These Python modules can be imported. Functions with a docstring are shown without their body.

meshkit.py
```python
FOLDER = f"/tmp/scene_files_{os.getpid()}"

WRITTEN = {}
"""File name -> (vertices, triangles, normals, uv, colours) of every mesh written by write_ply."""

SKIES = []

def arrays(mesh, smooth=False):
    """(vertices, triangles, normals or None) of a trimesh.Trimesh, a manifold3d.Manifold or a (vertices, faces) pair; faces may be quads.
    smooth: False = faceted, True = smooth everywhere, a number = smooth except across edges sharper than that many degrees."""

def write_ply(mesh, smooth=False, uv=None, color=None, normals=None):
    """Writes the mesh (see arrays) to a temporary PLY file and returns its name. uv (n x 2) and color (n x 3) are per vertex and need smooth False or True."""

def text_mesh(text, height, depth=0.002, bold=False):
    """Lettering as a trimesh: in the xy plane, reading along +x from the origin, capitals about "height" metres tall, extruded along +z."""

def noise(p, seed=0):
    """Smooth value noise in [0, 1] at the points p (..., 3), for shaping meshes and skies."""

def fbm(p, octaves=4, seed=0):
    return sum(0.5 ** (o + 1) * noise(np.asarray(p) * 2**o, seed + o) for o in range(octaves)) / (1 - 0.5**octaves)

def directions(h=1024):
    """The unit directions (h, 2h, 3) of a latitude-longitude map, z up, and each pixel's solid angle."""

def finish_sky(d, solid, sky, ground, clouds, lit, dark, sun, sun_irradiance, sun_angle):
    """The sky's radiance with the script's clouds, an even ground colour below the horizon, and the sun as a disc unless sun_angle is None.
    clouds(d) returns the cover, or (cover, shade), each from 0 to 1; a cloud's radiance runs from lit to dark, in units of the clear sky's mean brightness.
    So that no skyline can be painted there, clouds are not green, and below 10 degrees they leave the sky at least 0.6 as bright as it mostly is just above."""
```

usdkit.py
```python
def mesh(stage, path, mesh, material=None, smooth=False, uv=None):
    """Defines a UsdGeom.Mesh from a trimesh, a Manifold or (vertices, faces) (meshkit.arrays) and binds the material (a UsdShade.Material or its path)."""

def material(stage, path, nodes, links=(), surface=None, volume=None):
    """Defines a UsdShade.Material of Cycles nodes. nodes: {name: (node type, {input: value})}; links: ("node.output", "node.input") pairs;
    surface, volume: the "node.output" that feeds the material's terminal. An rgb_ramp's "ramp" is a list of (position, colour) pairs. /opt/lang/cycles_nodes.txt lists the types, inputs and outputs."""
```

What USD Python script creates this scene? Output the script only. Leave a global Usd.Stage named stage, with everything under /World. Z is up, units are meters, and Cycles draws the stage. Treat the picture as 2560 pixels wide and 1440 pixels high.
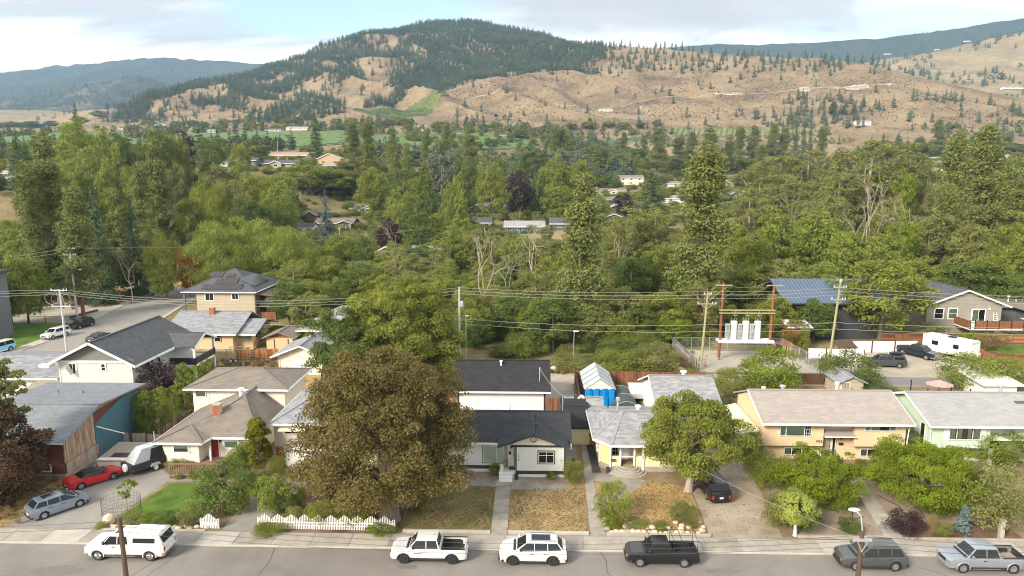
import math, random
import numpy as np, trimesh, usdkit, meshkit
import shapely.geometry as sg
from scipy.interpolate import RBFInterpolator
from pxr import Usd, UsdGeom, UsdLux, UsdShade, Sdf, Gf, Vt

stage = Usd.Stage.CreateInMemory()
UsdGeom.Xform.Define(stage, '/World'); UsdGeom.Scope.Define(stage, '/World/Looks'); UsdGeom.Scope.Define(stage, '/World/Kinds')
rng = np.random.default_rng(7); random.seed(7)
PI = math.pi

# ------------------------------------------------------------------ camera, sky, sun, exposure
CAM_H, PITCH, YAW = 27.5, 9.5, 1.507
cam = UsdGeom.Camera.Define(stage, '/World/camera')
cam.AddTranslateOp().Set((0, 0, CAM_H)); cam.AddRotateXYZOp().Set((90 - PITCH, 0, YAW))
cam.CreateHorizontalApertureAttr(36.0); cam.CreateVerticalApertureAttr(20.25); cam.CreateFocalLengthAttr(36.0 * 1707 / 2560)
cam.CreateClippingRangeAttr((0.5, 60000.0)); cam.CreateExposureAttr(3.02)
SUN_EL, SUN_AZ = math.radians(31), math.radians(-138)          # azimuth from +y towards +x of the direction TOWARDS the sun
sun = UsdLux.DistantLight.Define(stage, '/World/sun'); sun.CreateIntensityAttr(0.2); sun.CreateAngleAttr(16.0)
sun.CreateColorAttr((1.0, 0.90, 0.74)); sun.CreateNormalizeAttr(True)
sun.AddRotateXYZOp().Set((90 - math.degrees(SUN_EL), 0, 180 - math.degrees(SUN_AZ)))
dome = UsdLux.DomeLight.Define(stage, '/World/sky')
dome.GetPrim().SetCustomDataByKey('kind', 'structure')

def sky_material():
    """clear sky with layered cloud: cover, grey undersides, and the even brightening towards the zenith of a clouded sky"""
    N = lambda sc, de, ro, di=0.0: ('noise_texture', {'scale': sc, 'detail': de, 'roughness': ro, 'distortion': di})
    n = {'tc': ('texture_coordinate', {}), 'sky': ('sky_texture', {'sky_type': 'single_scattering', 'sun_disc': False, 'sun_elevation': SUN_EL, 'sun_rotation': SUN_AZ, 'altitude': 400.0}),
         's': ('separate_xyz', {}), 'zc': ('math', {'math_type': 'maximum', 'value2': 0.0}), 'za': ('math', {'math_type': 'add', 'value2': 0.17}), 'u': ('math', {'math_type': 'divide'}), 'v': ('math', {'math_type': 'divide'}), 'c': ('combine_xyz', {}),
         'm1': ('mapping', {'scale': (0.80, 1.5, 1.0), 'location': CL1, 'rotation': (0, 0, 0.10)}), 'n1': N(1.0, 8.0, 0.55, 0.5),
         'cover': ('rgb_ramp', {'ramp': [(0.0, (0, 0, 0)), (0.40, (0.05,) * 3), (0.48, (0.75,) * 3), (0.55, (1, 1, 1)), (1, (1, 1, 1))]}),
         'm2': ('mapping', {'scale': (0.75, 2.1, 1.0), 'location': CL2, 'rotation': (0, 0, -0.12)}), 'n2': N(1.0, 7.0, 0.55, 0.45),
         'shade': ('rgb_ramp', {'ramp': [(0.0, (1.0, 0.93, 0.80)), (0.47, (1.0, 0.935, 0.82)), (0.53, (0.74, 0.71, 0.66)), (0.61, (0.47, 0.46, 0.46)), (1, (0.48, 0.48, 0.49))]}),
         # one long grey cloud bank ahead and to the right
         'bs': ('mapping', {'scale': (1.0, 1.5, 1.0), 'location': (-0.52, -3.55, 0.0)}), 'bn': N(1.8, 7.0, 0.6, 0.3), 'bl': ('math', {'math_type': 'multiply_add', 'value2': 1.5, 'value3': -0.75}),
         'bd': ('gradient_texture', {'gradient_type': 'spherical'}), 'ba': ('math', {'math_type': 'add'}), 'br': ('map_range', {'range_type': 'smoothstep', 'from_min': 0.08, 'from_max': 0.55, 'to_min': 0.0, 'to_max': 0.9, 'clamp': True}),
         'bmix': ('mix', {'mix_type': 'mix', 'color2': (0.42, 0.42, 0.43)}), 'bcov': ('math', {'math_type': 'maximum'}),
         'ze': ('math', {'math_type': 'multiply_add', 'value2': 0.25 * CLOUD, 'value3': CLOUD * 0.78}), 'cz': ('combine_xyz', {}), 'cl': ('mix', {'mix_type': 'multiply', 'fac': 1.0}),
         'sk': ('mix', {'mix_type': 'multiply', 'fac': 1.0, 'color2': (SKYB * 1.0, SKYB * 0.95, SKYB * 0.80)}), 'mix': ('mix', {'mix_type': 'mix'}), 'bg': ('background_shader', {'strength': 0.1})}
    l = [('tc.generated', 's.vector'), ('s.z', 'zc.value1'), ('zc.value', 'za.value1'), ('s.x', 'u.value1'), ('za.value', 'u.value2'), ('s.y', 'v.value1'), ('za.value', 'v.value2'), ('u.value', 'c.x'), ('v.value', 'c.y'),
         ('c.vector', 'm1.vector'), ('m1.vector', 'n1.vector'), ('n1.fac', 'cover.fac'), ('c.vector', 'm2.vector'), ('m2.vector', 'n2.vector'), ('n2.fac', 'shade.fac'),
         ('c.vector', 'bs.vector'), ('bs.vector', 'bd.vector'), ('c.vector', 'bn.vector'), ('bn.fac', 'bl.value1'), ('bd.fac', 'ba.value1'), ('bl.value', 'ba.value2'), ('ba.value', 'br.value'), ('br.result', 'bmix.fac'), ('shade.color', 'bmix.color1'),
         ('cover.color', 'bcov.value1'), ('br.result', 'bcov.value2'), ('zc.value', 'ze.value1'), ('ze.value', 'cz.x'), ('ze.value', 'cz.y'), ('ze.value', 'cz.z'), ('bmix.color', 'cl.color1'), ('cz.vector', 'cl.color2'),
         ('sky.color', 'sk.color1'), ('sk.color', 'mix.color1'), ('cl.color', 'mix.color2'), ('bcov.value', 'mix.fac'), ('mix.color', 'bg.color')]
    return usdkit.material(stage, '/World/Looks/sky', n, l, surface='bg.background')
CL1, CL2 = (0.75, 2.1, 0.0), (3.3, 7.4, 0.0)
CLOUD, SKYB = 2.75, 0.40
UsdShade.MaterialBindingAPI.Apply(dome.GetPrim()).Bind(sky_material())

HAZE = 0.000095
# ------------------------------------------------------------------ materials
M = {}
def pm(name, col, rough=0.7, var=0.15, scale=2.0, col2=None, bump=0.0, bscale=None, metal=0.0, coat=0.0, spec=0.5, detail=5.0, mscale=(1, 1, 1)):
    """principled with two-tone noise over world position"""
    c1 = tuple(c * (1 - var) for c in col); c2 = tuple(min(1, c * (1 + var)) for c in (col2 or col))
    n = {'g': ('geometry', {}), 'mp': ('mapping', {'scale': mscale}), 'n': ('noise_texture', {'scale': scale, 'detail': detail, 'roughness': 0.6}),
         'r': ('rgb_ramp', {'ramp': [(0.32, c1), (0.68, c2)]}),
         'p': ('principled_bsdf', {'roughness': rough, 'metallic': metal, 'coat_weight': coat, 'specular_ior_level': spec})}
    l = [('g.position', 'mp.vector'), ('mp.vector', 'n.vector'), ('n.fac', 'r.fac'), ('r.color', 'p.base_color')]
    if bump:
        n['b'] = ('bump', {'strength': bump, 'distance': 0.05}); n['bn'] = ('noise_texture', {'scale': bscale or scale * 6, 'detail': 4.0})
        l += [('mp.vector', 'bn.vector'), ('bn.fac', 'b.height'), ('b.normal', 'p.normal')]
    M[name] = usdkit.material(stage, '/World/Looks/' + name, n, l, surface='p.BSDF'); return M[name]

def ground(name, stops, s1=0.5, s2=9.0, rough=0.95, bump=0.5, patch=None):
    """ground cover: broad patches and fine grain"""
    stops = [(0.515 + (p - 0.515) * 0.52, c) for p, c in stops]
    n = {'g': ('geometry', {}), 'n': ('noise_texture', {'scale': s1, 'detail': 8.0, 'roughness': 0.68, 'distortion': 0.3}), 'f': ('noise_texture', {'scale': s2, 'detail': 6.0, 'roughness': 0.75}),
         'a': ('math', {'math_type': 'multiply_add', 'value2': 0.42}), 'r': ('rgb_ramp', {'ramp': stops}), 'k': ('math', {'math_type': 'multiply', 'value2': 0.62}),
         'b': ('bump', {'strength': bump, 'distance': 0.05}), 'p': ('principled_bsdf', {'roughness': rough, 'specular_ior_level': 0.2})}
    l = [('g.position', 'n.vector'), ('g.position', 'f.vector'), ('n.fac', 'k.value1'), ('f.fac', 'a.value1'), ('k.value', 'a.value3'), ('a.value', 'r.fac'),
         ('r.color', 'p.base_color'), ('f.fac', 'b.height'), ('b.normal', 'p.normal')]
    M[name] = usdkit.material(stage, '/World/Looks/' + name, n, l, surface='p.BSDF'); return M[name]

def leaf(name, cols, trans=0.46, nscale=0.45, lo=0.66, hi=1.36, rough=0.55):
    """leaves: a tone for every leaf, broad lighter and darker boughs, light passing through"""
    st = [(i / (len(cols) - 1), c) for i, c in enumerate(cols)]
    n = {'g': ('geometry', {}), 'r': ('rgb_ramp', {'ramp': st}), 'n': ('noise_texture', {'scale': nscale, 'detail': 3.0, 'roughness': 0.6}),
         'mr': ('map_range', {'from_min': 0.3, 'from_max': 0.7, 'to_min': lo, 'to_max': hi, 'clamp': True}), 'v': ('hsv', {}),
         'tr': ('translucent_bsdf', {}), 'p': ('principled_bsdf', {'roughness': rough, 'specular_ior_level': 0.25}), 'm': ('mix_closure', {'fac': trans})}
    l = [('g.random_per_island', 'r.fac'), ('g.position', 'n.vector'), ('n.fac', 'mr.value'), ('mr.result', 'v.value'), ('r.color', 'v.color'), ('v.color', 'p.base_color'), ('v.color', 'tr.color'),
         ('p.BSDF', 'm.closure1'), ('tr.BSDF', 'm.closure2')]
    M[name] = usdkit.material(stage, '/World/Looks/' + name, n, l, surface='m.closure'); return M[name]

def shingle(name, cols, mortar=0.72, w=0.62, h=0.27, mott=0.5):
    """asphalt shingles laid by uv in metres: mottled tabs, course shadow lines as relief"""
    n = {'uv': ('texture_coordinate', {}), 'b': ('brick_texture', {'color1': (0, 0, 0), 'color2': (1, 1, 1), 'mortar': (0.5, 0.5, 0.5), 'scale': 1.0, 'mortar_size': 0.012, 'brick_width': w, 'row_height': h, 'bias': 0.0}),
         'g': ('geometry', {}), 'n': ('noise_texture', {'scale': 0.9, 'detail': 7.0, 'roughness': 0.62}), 'a': ('math', {'math_type': 'multiply_add', 'value2': 0.34, 'value3': 0.33}),
         'x': ('math', {'math_type': 'multiply_add', 'value2': mott}), 'y': ('math', {'math_type': 'multiply_add', 'value2': 1 - mott, 'value3': 0.0}),
         'r': ('rgb_ramp', {'ramp': [(i / (len(cols) - 1), c) for i, c in enumerate(cols)]}),
         'bp': ('bump', {'strength': 0.6, 'distance': 0.02, 'invert': True}), 'p': ('principled_bsdf', {'roughness': 0.92, 'specular_ior_level': 0.25})}
    l = [('uv.UV', 'b.vector'), ('g.position', 'n.vector'), ('b.color', 'x.value1'), ('n.fac', 'y.value1'), ('y.value', 'x.value3'), ('x.value', 'r.fac'), ('r.color', 'p.base_color'), ('b.fac', 'bp.height'), ('bp.normal', 'p.normal')]
    del n['a']
    M[name] = usdkit.material(stage, '/World/Looks/' + name, n, l, surface='p.BSDF'); return M[name]

# ------------------------------------------------------------------ prims
COUNT = {}
def new_path(name, parent='/World'):
    k = (parent, name); c = COUNT.get(k, 0); COUNT[k] = c + 1
    return f'{parent}/{name}' if c == 0 else f'{parent}/{name}_{c:03d}'
def data(path, label=None, cat=None, group=None, kind=None):
    p = stage.GetPrimAtPath(path)
    for k, v in (('label', label), ('category', cat), ('group', group), ('kind', kind)):
        if v: p.SetCustomDataByKey(k, v)
    return path
def xf(path, loc=None, rz=0, sc=None):
    x = UsdGeom.Xformable(stage.GetPrimAtPath(path))
    if loc is not None: x.AddTranslateOp().Set(Gf.Vec3d(*map(float, loc)))
    if rz: x.AddRotateZOp().Set(float(rz))
    if sc is not None: x.AddScaleOp().Set(Gf.Vec3f(*map(float, (sc, sc, sc) if np.ndim(sc) == 0 else sc)))
def thing(name, label, cat, loc=(0, 0, 0), rz=0, group=None, kind=None, sc=None):
    p = new_path(name); UsdGeom.Xform.Define(stage, p); xf(p, loc, rz, sc); return data(p, label, cat, group, kind)
def part(name, mesh, mat, parent, label=None, smooth=False, uv=None, kind=None):
    if isinstance(mesh, list): mesh = join(mesh)
    p = new_path(name, parent); usdkit.mesh(stage, p, mesh, M[mat], smooth=smooth, uv=uv)
    return data(p, label, None, None, kind)
def solo(name, mesh, mat, label, cat, group=None, loc=None, rz=0, smooth=False, kind=None, uv=None):
    if isinstance(mesh, list): mesh = join(mesh)
    p = new_path(name); usdkit.mesh(stage, p, mesh, M[mat], smooth=smooth, uv=uv)
    if loc is not None or rz: xf(p, loc, rz)
    return data(p, label, cat, group, kind)
def struct(name, mesh, mat, parent='/World', kind='structure', smooth=False, uv=None):
    if isinstance(mesh, list): mesh = join(mesh)
    p = new_path(name, parent); usdkit.mesh(stage, p, mesh, M[mat], smooth=smooth, uv=uv)
    return data(p, None, None, None, kind if parent == '/World' else None)
def kind_class(name):
    p = new_path(name, '/World/Kinds'); stage.CreateClassPrim(p); stage.GetPrimAtPath(p).SetTypeName('Xform'); return p
def copy(cls, name, label, cat, loc, rz=0, sc=None, group=None):
    p = new_path(name); UsdGeom.Xform.Define(stage, p); pr = stage.GetPrimAtPath(p)
    pr.GetReferences().AddInternalReference(cls); pr.SetInstanceable(True); xf(p, loc, rz, sc); return data(p, label, cat, group)
def scatter(name, classes, pos, idx, rz, sc, kind='stuff', label=None, cat=None):
    p = new_path(name); pi = UsdGeom.PointInstancer.Define(stage, p)
    protos = []
    for i, c in enumerate(classes):
        q = f'{p}/kind_{i}'; UsdGeom.Xform.Define(stage, q); stage.GetPrimAtPath(q).GetReferences().AddInternalReference(c); protos.append(q)
    pi.CreatePrototypesRel().SetTargets(protos)
    pi.CreatePositionsAttr(Vt.Vec3fArray.FromNumpy(np.asarray(pos, np.float32))); pi.CreateProtoIndicesAttr(Vt.IntArray.FromNumpy(np.asarray(idx, np.int32)))
    a = np.asarray(rz, float) / 2; pi.CreateOrientationsAttr(Vt.QuathArray([Gf.Quath(float(c), 0, 0, float(s)) for c, s in zip(np.cos(a), np.sin(a))]))
    sc = np.asarray(sc, np.float32); sc = np.repeat(sc[:, None], 3, 1) if sc.ndim == 1 else sc
    pi.CreateScalesAttr(Vt.Vec3fArray.FromNumpy(sc)); return data(p, label, cat, None, kind)

# ------------------------------------------------------------------ meshes: (v, f) pairs
def join(ms):
    vs, fs, n = [], [], 0
    for m in ms:
        if hasattr(m, 'to_mesh') or hasattr(m, 'faces'): v, f, _ = meshkit.arrays(m)
        else: v, f = np.asarray(m[0], float), np.asarray(m[1], int)
        if f.shape[1] == 4: f = np.vstack([f[:, [0, 1, 2]], f[:, [0, 2, 3]]])
        vs.append(v); fs.append(f + n); n += len(v)
    return np.vstack(vs), np.vstack(fs)
BF = np.array([[0, 2, 1], [0, 3, 2], [4, 5, 6], [4, 6, 7], [0, 1, 5], [0, 5, 4], [1, 2, 6], [1, 6, 5], [2, 3, 7], [2, 7, 6], [3, 0, 4], [3, 4, 7]])
def box(x0, x1, y0, y1, z0, z1):
    return np.array([(x0, y0, z0), (x1, y0, z0), (x1, y1, z0), (x0, y1, z0), (x0, y0, z1), (x1, y0, z1), (x1, y1, z1), (x0, y1, z1)], float), BF
def rot(m, rz=0, loc=(0, 0, 0), rx=0, ry=0, sc=1):
    v, f = (m if isinstance(m, tuple) else join([m])); v = np.asarray(v) * sc
    for a, i, j in ((rx, 1, 2), (ry, 2, 0), (rz, 0, 1)):
        if a:
            c, s = math.cos(math.radians(a)), math.sin(math.radians(a)); w = v.copy()
            w[:, i] = c * v[:, i] - s * v[:, j]; w[:, j] = s * v[:, i] + c * v[:, j]; v = w
    return v + np.asarray(loc, float), f
def prism(pts, h, plane='xy', at=0.0):
    """extrude a 2-D polygon; plane xy (up from at), xz (along +y from at), yz (along +x from at)"""
    poly = pts if hasattr(pts, 'exterior') else sg.Polygon(pts)
    m = trimesh.creation.extrude_polygon(poly, h, engine='earcut'); v, f = np.array(m.vertices), np.array(m.faces)
    if plane == 'xy': v = v + [0, 0, at]
    elif plane == 'xz': v = np.stack([v[:, 0], v[:, 2] + at, v[:, 1]], 1); f = f[:, ::-1]
    else: v = np.stack([v[:, 2] + at, v[:, 0], v[:, 1]], 1)
    return v, f
def sheet(pts, z):
    v2, f = trimesh.creation.triangulate_polygon(sg.Polygon(pts), engine='earcut')
    v = np.column_stack([v2, np.full(len(v2), z)]); n = np.cross(v[f[:, 1]] - v[f[:, 0]], v[f[:, 2]] - v[f[:, 0]])[:, 2]
    f = np.array(f); f[n < 0] = f[n < 0][:, ::-1]; return v, f
def tube(pts, rad, n=8, cap=True):
    pts = np.asarray(pts, float); k = len(pts); rad = np.broadcast_to(np.asarray(rad, float), k); t = np.gradient(pts, axis=0)
    t /= np.linalg.norm(t, axis=1, keepdims=True) + 1e-12
    ref = np.where(np.abs(t[:, 2:3]) > 0.9, [[1.0, 0, 0]], [[0, 0, 1.0]]); a = np.cross(t, ref); a /= np.linalg.norm(a, axis=1, keepdims=True); b = np.cross(t, a)
    th = np.arange(n) * 2 * PI / n
    v = (pts[:, None] + rad[:, None, None] * (np.cos(th)[None, :, None] * a[:, None] + np.sin(th)[None, :, None] * b[:, None])).reshape(-1, 3)
    f = []
    for i in range(k - 1):
        for j in range(n):
            p, q = i * n + j, i * n + (j + 1) % n; f += [(p, p + n, q + n), (p, q + n, q)]
    if cap:
        v = np.vstack([v, pts[:1], pts[-1:]]); c0, c1 = len(v) - 2, len(v) - 1
        for j in range(n): f += [(c0, j, (j + 1) % n), (c1, (k - 1) * n + (j + 1) % n, (k - 1) * n + j)]
    return v, np.array(f)
def lathe(prof, n=16, loc=(0, 0, 0)):
    prof = np.asarray(prof, float); k = len(prof); th = np.arange(n) * 2 * PI / n
    v = np.stack([prof[:, None, 0] * np.cos(th), prof[:, None, 0] * np.sin(th), np.repeat(prof[:, 1:2], n, 1)], -1).reshape(-1, 3); f = []
    for i in range(k - 1):
        for j in range(n):
            p, q = i * n + j, i * n + (j + 1) % n; f += [(p, q, q + n), (p, q + n, p + n)]
    return v + np.asarray(loc), np.array(f)
def beam(p, q, w, h, up=(0, 0, 1)):
    """bar of section w x h from p to q; its top face along p-q"""
    p, q = np.asarray(p, float), np.asarray(q, float); t = (q - p) / np.linalg.norm(q - p); s = np.cross(t, up); s /= np.linalg.norm(s); u = np.cross(s, t)
    v = [e + a * s * w / 2 + b * u * h / 2 for e in (p, q) for a, b in ((-1, -1), (1, -1), (1, 1), (-1, 1))]
    return np.array(v), np.array([[0, 1, 2], [0, 2, 3], [4, 6, 5], [4, 7, 6], [0, 5, 1], [0, 4, 5], [1, 6, 2], [1, 5, 6], [2, 7, 3], [2, 6, 7], [3, 4, 0], [3, 7, 4]])
def hull(pts):
    m = trimesh.convex.convex_hull(np.asarray(pts, float)); return np.array(m.vertices), np.array(m.faces)
def rbox(x0, x1, y0, y1, z0, z1, r=0.03):
    e = [(sx, sy, sz) for sx in (0, 1) for sy in (0, 1) for sz in (0, 1)]; P = []
    for sx, sy, sz in e:
        c = np.array([x1 if sx else x0, y1 if sy else y0, z1 if sz else z0]); d = np.array([-1 if sx else 1, -1 if sy else 1, -1 if sz else 1]) * r
        P += [c + d * (1, 1, 0), c + d * (1, 0, 1), c + d * (0, 1, 1)]
    return hull(P)
def blob(c, r, seed=0, sub=2, amp=0.25, fr=1.2, flat=None):
    m = trimesh.creation.icosphere(sub, 1.0); v = np.array(m.vertices); k = 1 + amp * (meshkit.fbm(v * fr + seed * 7.3, 3, seed) - 0.5) * 2
    v = v * k[:, None] * np.asarray(r, float)
    if flat is not None: v[:, 2] = np.maximum(v[:, 2], flat)
    return v + np.asarray(c, float), np.array(m.faces)
# ------------------------------------------------------------------ foliage materials
leaf('leaf_green', [(0.227, 0.252, 0.044), (0.351, 0.358, 0.061), (0.495, 0.453, 0.083)])
leaf('leaf_dark', [(0.134, 0.181, 0.043), (0.209, 0.258, 0.054), (0.303, 0.326, 0.070)])
leaf('leaf_light', [(0.232, 0.272, 0.056), (0.351, 0.363, 0.079), (0.467, 0.443, 0.119)])
leaf('leaf_olive', [(0.237, 0.245, 0.079), (0.336, 0.330, 0.108), (0.470, 0.440, 0.167)])
leaf('leaf_yellow', [(0.198, 0.253, 0.027), (0.270, 0.312, 0.036), (0.383, 0.372, 0.055)])
leaf('leaf_locust', [(0.19, 0.24, 0.018), (0.27, 0.31, 0.026), (0.42, 0.39, 0.055)])
leaf('leaf_column', [(0.22, 0.22, 0.018), (0.36, 0.32, 0.03), (0.56, 0.44, 0.07)])
leaf('leaf_blossom', [(0.34, 0.38, 0.09), (0.72, 0.68, 0.36), (0.84, 0.79, 0.52)])
leaf('leaf_gold', [(0.208, 0.169, 0.039), (0.260, 0.208, 0.046), (0.312, 0.260, 0.065)])
leaf('leaf_silver', [(0.180, 0.204, 0.144), (0.252, 0.276, 0.192), (0.348, 0.360, 0.276)])
leaf('leaf_purple', [(0.049, 0.025, 0.028), (0.077, 0.036, 0.036), (0.105, 0.056, 0.050)], trans=0.2)
leaf('leaf_brown', [(0.155, 0.125, 0.038), (0.215, 0.17, 0.05), (0.16, 0.175, 0.05), (0.25, 0.20, 0.065), (0.38, 0.22, 0.05)], trans=0.3, nscale=0.35)
leaf('leaf_bronze', [(0.096, 0.056, 0.029), (0.150, 0.085, 0.039), (0.211, 0.114, 0.046)], trans=0.25)
leaf('leaf_orange', [(0.26, 0.09, 0.02), (0.34, 0.14, 0.025), (0.24, 0.15, 0.04)])
leaf('leaf_variegated', [(0.26, 0.31, 0.06), (0.50, 0.50, 0.19), (0.72, 0.67, 0.36)], lo=0.85, hi=1.15)
leaf('needle_pine', [(0.167, 0.189, 0.054), (0.251, 0.265, 0.070), (0.382, 0.338, 0.092), (0.261, 0.276, 0.074)], trans=0.15)
leaf('needle_fir', [(0.098, 0.147, 0.058), (0.147, 0.201, 0.070), (0.212, 0.261, 0.086)], trans=0.12)
leaf('needle_blue', [(0.112, 0.158, 0.150), (0.165, 0.217, 0.210), (0.240, 0.300, 0.285)], trans=0.12)
leaf('needle_cedar', [(0.172, 0.211, 0.028), (0.246, 0.282, 0.036), (0.369, 0.353, 0.049)], trans=0.15)
leaf('needle_hill', [(0.106, 0.149, 0.089), (0.155, 0.206, 0.112), (0.220, 0.261, 0.136)], trans=0.1, nscale=0.02)
leaf('sage', [(0.171, 0.142, 0.099), (0.247, 0.199, 0.133), (0.323, 0.266, 0.171)], trans=0.1, nscale=0.03)
leaf('dry_grass_blade', [(0.30, 0.22, 0.10), (0.38, 0.28, 0.13), (0.46, 0.35, 0.18)])
pm('bark_grey', (0.20, 0.165, 0.13), 0.9, 0.3, 3.0, mscale=(2, 2, 0.5), bump=0.6)
pm('bark_red', (0.15, 0.085, 0.056), 0.9, 0.3, 3.0, mscale=(2, 2, 0.5), bump=0.6)
pm('bark_pale', (0.34, 0.29, 0.235), 0.9, 0.2, 3.0, mscale=(2, 2, 0.5), bump=0.4)
pm('bark_dark', (0.07, 0.055, 0.045), 0.9, 0.3, 3.0)

# ------------------------------------------------------------------ foliage meshes
def unit(v): return v / (np.linalg.norm(v, axis=-1, keepdims=True) + 1e-9)
def leaves(c, nrm, s, r, asp=0.62, hang=None, jit=0.7):
    """one kite of two triangles for every leaf spray: centres c, facing roughly along nrm; hang stretches them downwards"""
    k = len(c); n = unit(nrm + r.normal(0, jit, (k, 3))); a = unit(np.cross(n, unit(r.normal(size=(k, 3)))))
    if hang is not None:
        a = unit(a * (1 - hang) + np.array([0, 0, -1.0]) * hang)
    b = unit(np.cross(n, a)); s = (np.broadcast_to(s, k) * r.uniform(0.65, 1.35, k))[:, None]
    q = np.stack([c + a * s, c + b * s * asp + n * s * 0.12, c - a * s, c - b * s * asp + n * s * 0.12], 1).reshape(-1, 3)
    i = np.arange(k)[:, None] * 4
    return q, np.vstack([i + [0, 1, 2], i + [0, 2, 3]])
def crown_points(r, n, h0, h1, rad, shape='round', clumps=70, cr=0.3, shell=0.55, rough=0.25, seed=0):
    """clump centres through a crown's volume, and leaf positions over every clump"""
    K = clumps; u = r.uniform(0, 1, K); th = r.uniform(0, 2 * PI, K); d = unit(r.normal(size=(K, 3)))
    rr = shell + (1 - shell) * r.uniform(0, 1, K) ** 0.6
    lump = 1 + rough * (meshkit.fbm(d * 1.6 + seed * 3.1, 3, seed) - 0.5) * 2.6
    P = d * (rr * lump)[:, None]
    hz = (h1 - h0) / 2
    if shape == 'round': C = P * [rad, rad, hz]
    elif shape == 'dome':
        P[:, 2] = np.where(P[:, 2] < 0, P[:, 2] * 0.95, P[:, 2]); w = np.where(P[:, 2] < 0, 1.12, 1.0) * (1 + 0.05 * np.abs(P[:, 2])); C = P * np.stack([w * rad, w * rad, np.full(K, hz)], 1)
    elif shape == 'up':                                            # vase: wider at the top
        t = (P[:, 2] + 1) / 2; w = 0.45 + 0.75 * np.clip(t, 0, 1); C = P * np.stack([w * rad, w * rad, np.full(K, hz)], 1)
    elif shape == 'cone':
        P[:, 2] = r.uniform(-1, 1, K); t = (P[:, 2] + 1) / 2; P[:, :2] = unit(P[:, :2]) * r.uniform(0.55, 1, (K, 1)); w = (1.05 - t) ** 0.85; C = P * np.stack([w * rad, w * rad, np.full(K, hz)], 1)
    elif shape == 'pine':
        P[:, 2] = r.uniform(-1, 1, K); t = (P[:, 2] + 1) / 2; w = (1.02 - t) ** 0.78 * (0.5 + 0.5 * np.minimum(1, t * 3.5 + 0.15)); d2 = unit(np.column_stack([P[:, :2], np.zeros(K)])) * (r.uniform(0.05, 1, K) ** 0.65 * r.uniform(0.55, 1.3, K))[:, None]; C = np.column_stack([d2[:, 0] * w * rad, d2[:, 1] * w * rad, P[:, 2] * hz])
    else:                                                          # column
        P[:, 2] = r.uniform(-1, 0.94, K); t = (P[:, 2] + 1) / 2; P[:, :2] = unit(P[:, :2]) * r.uniform(0.55, 1, (K, 1)); w = np.sqrt(np.maximum(0.02, 1.03 - t ** 2.6)) * (0.8 + 0.2 * np.minimum(1, t * 5)); C = P * np.stack([w * rad, w * rad, np.full(K, hz)], 1)
    C = C + [0, 0, (h0 + h1) / 2]
    R = cr * rad * r.uniform(0.65, 1.35, K)
    wts = R ** 2 / (R ** 2).sum(); k = r.choice(K, n, p=wts)
    e = unit(r.normal(size=(n, 3))); e[:, 2] = np.where(e[:, 2] < -0.35, -e[:, 2], e[:, 2])
    c = C[k] + e * (R[k] * r.uniform(0.55, 1.05, n))[:, None] * [1, 1, 0.8]
    out = unit(c - [0, 0, (h0 * 0.7 + h1 * 0.3)])
    return C, c, unit(e * 0.7 + out * 0.6 + [0, 0, 0.35])
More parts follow.
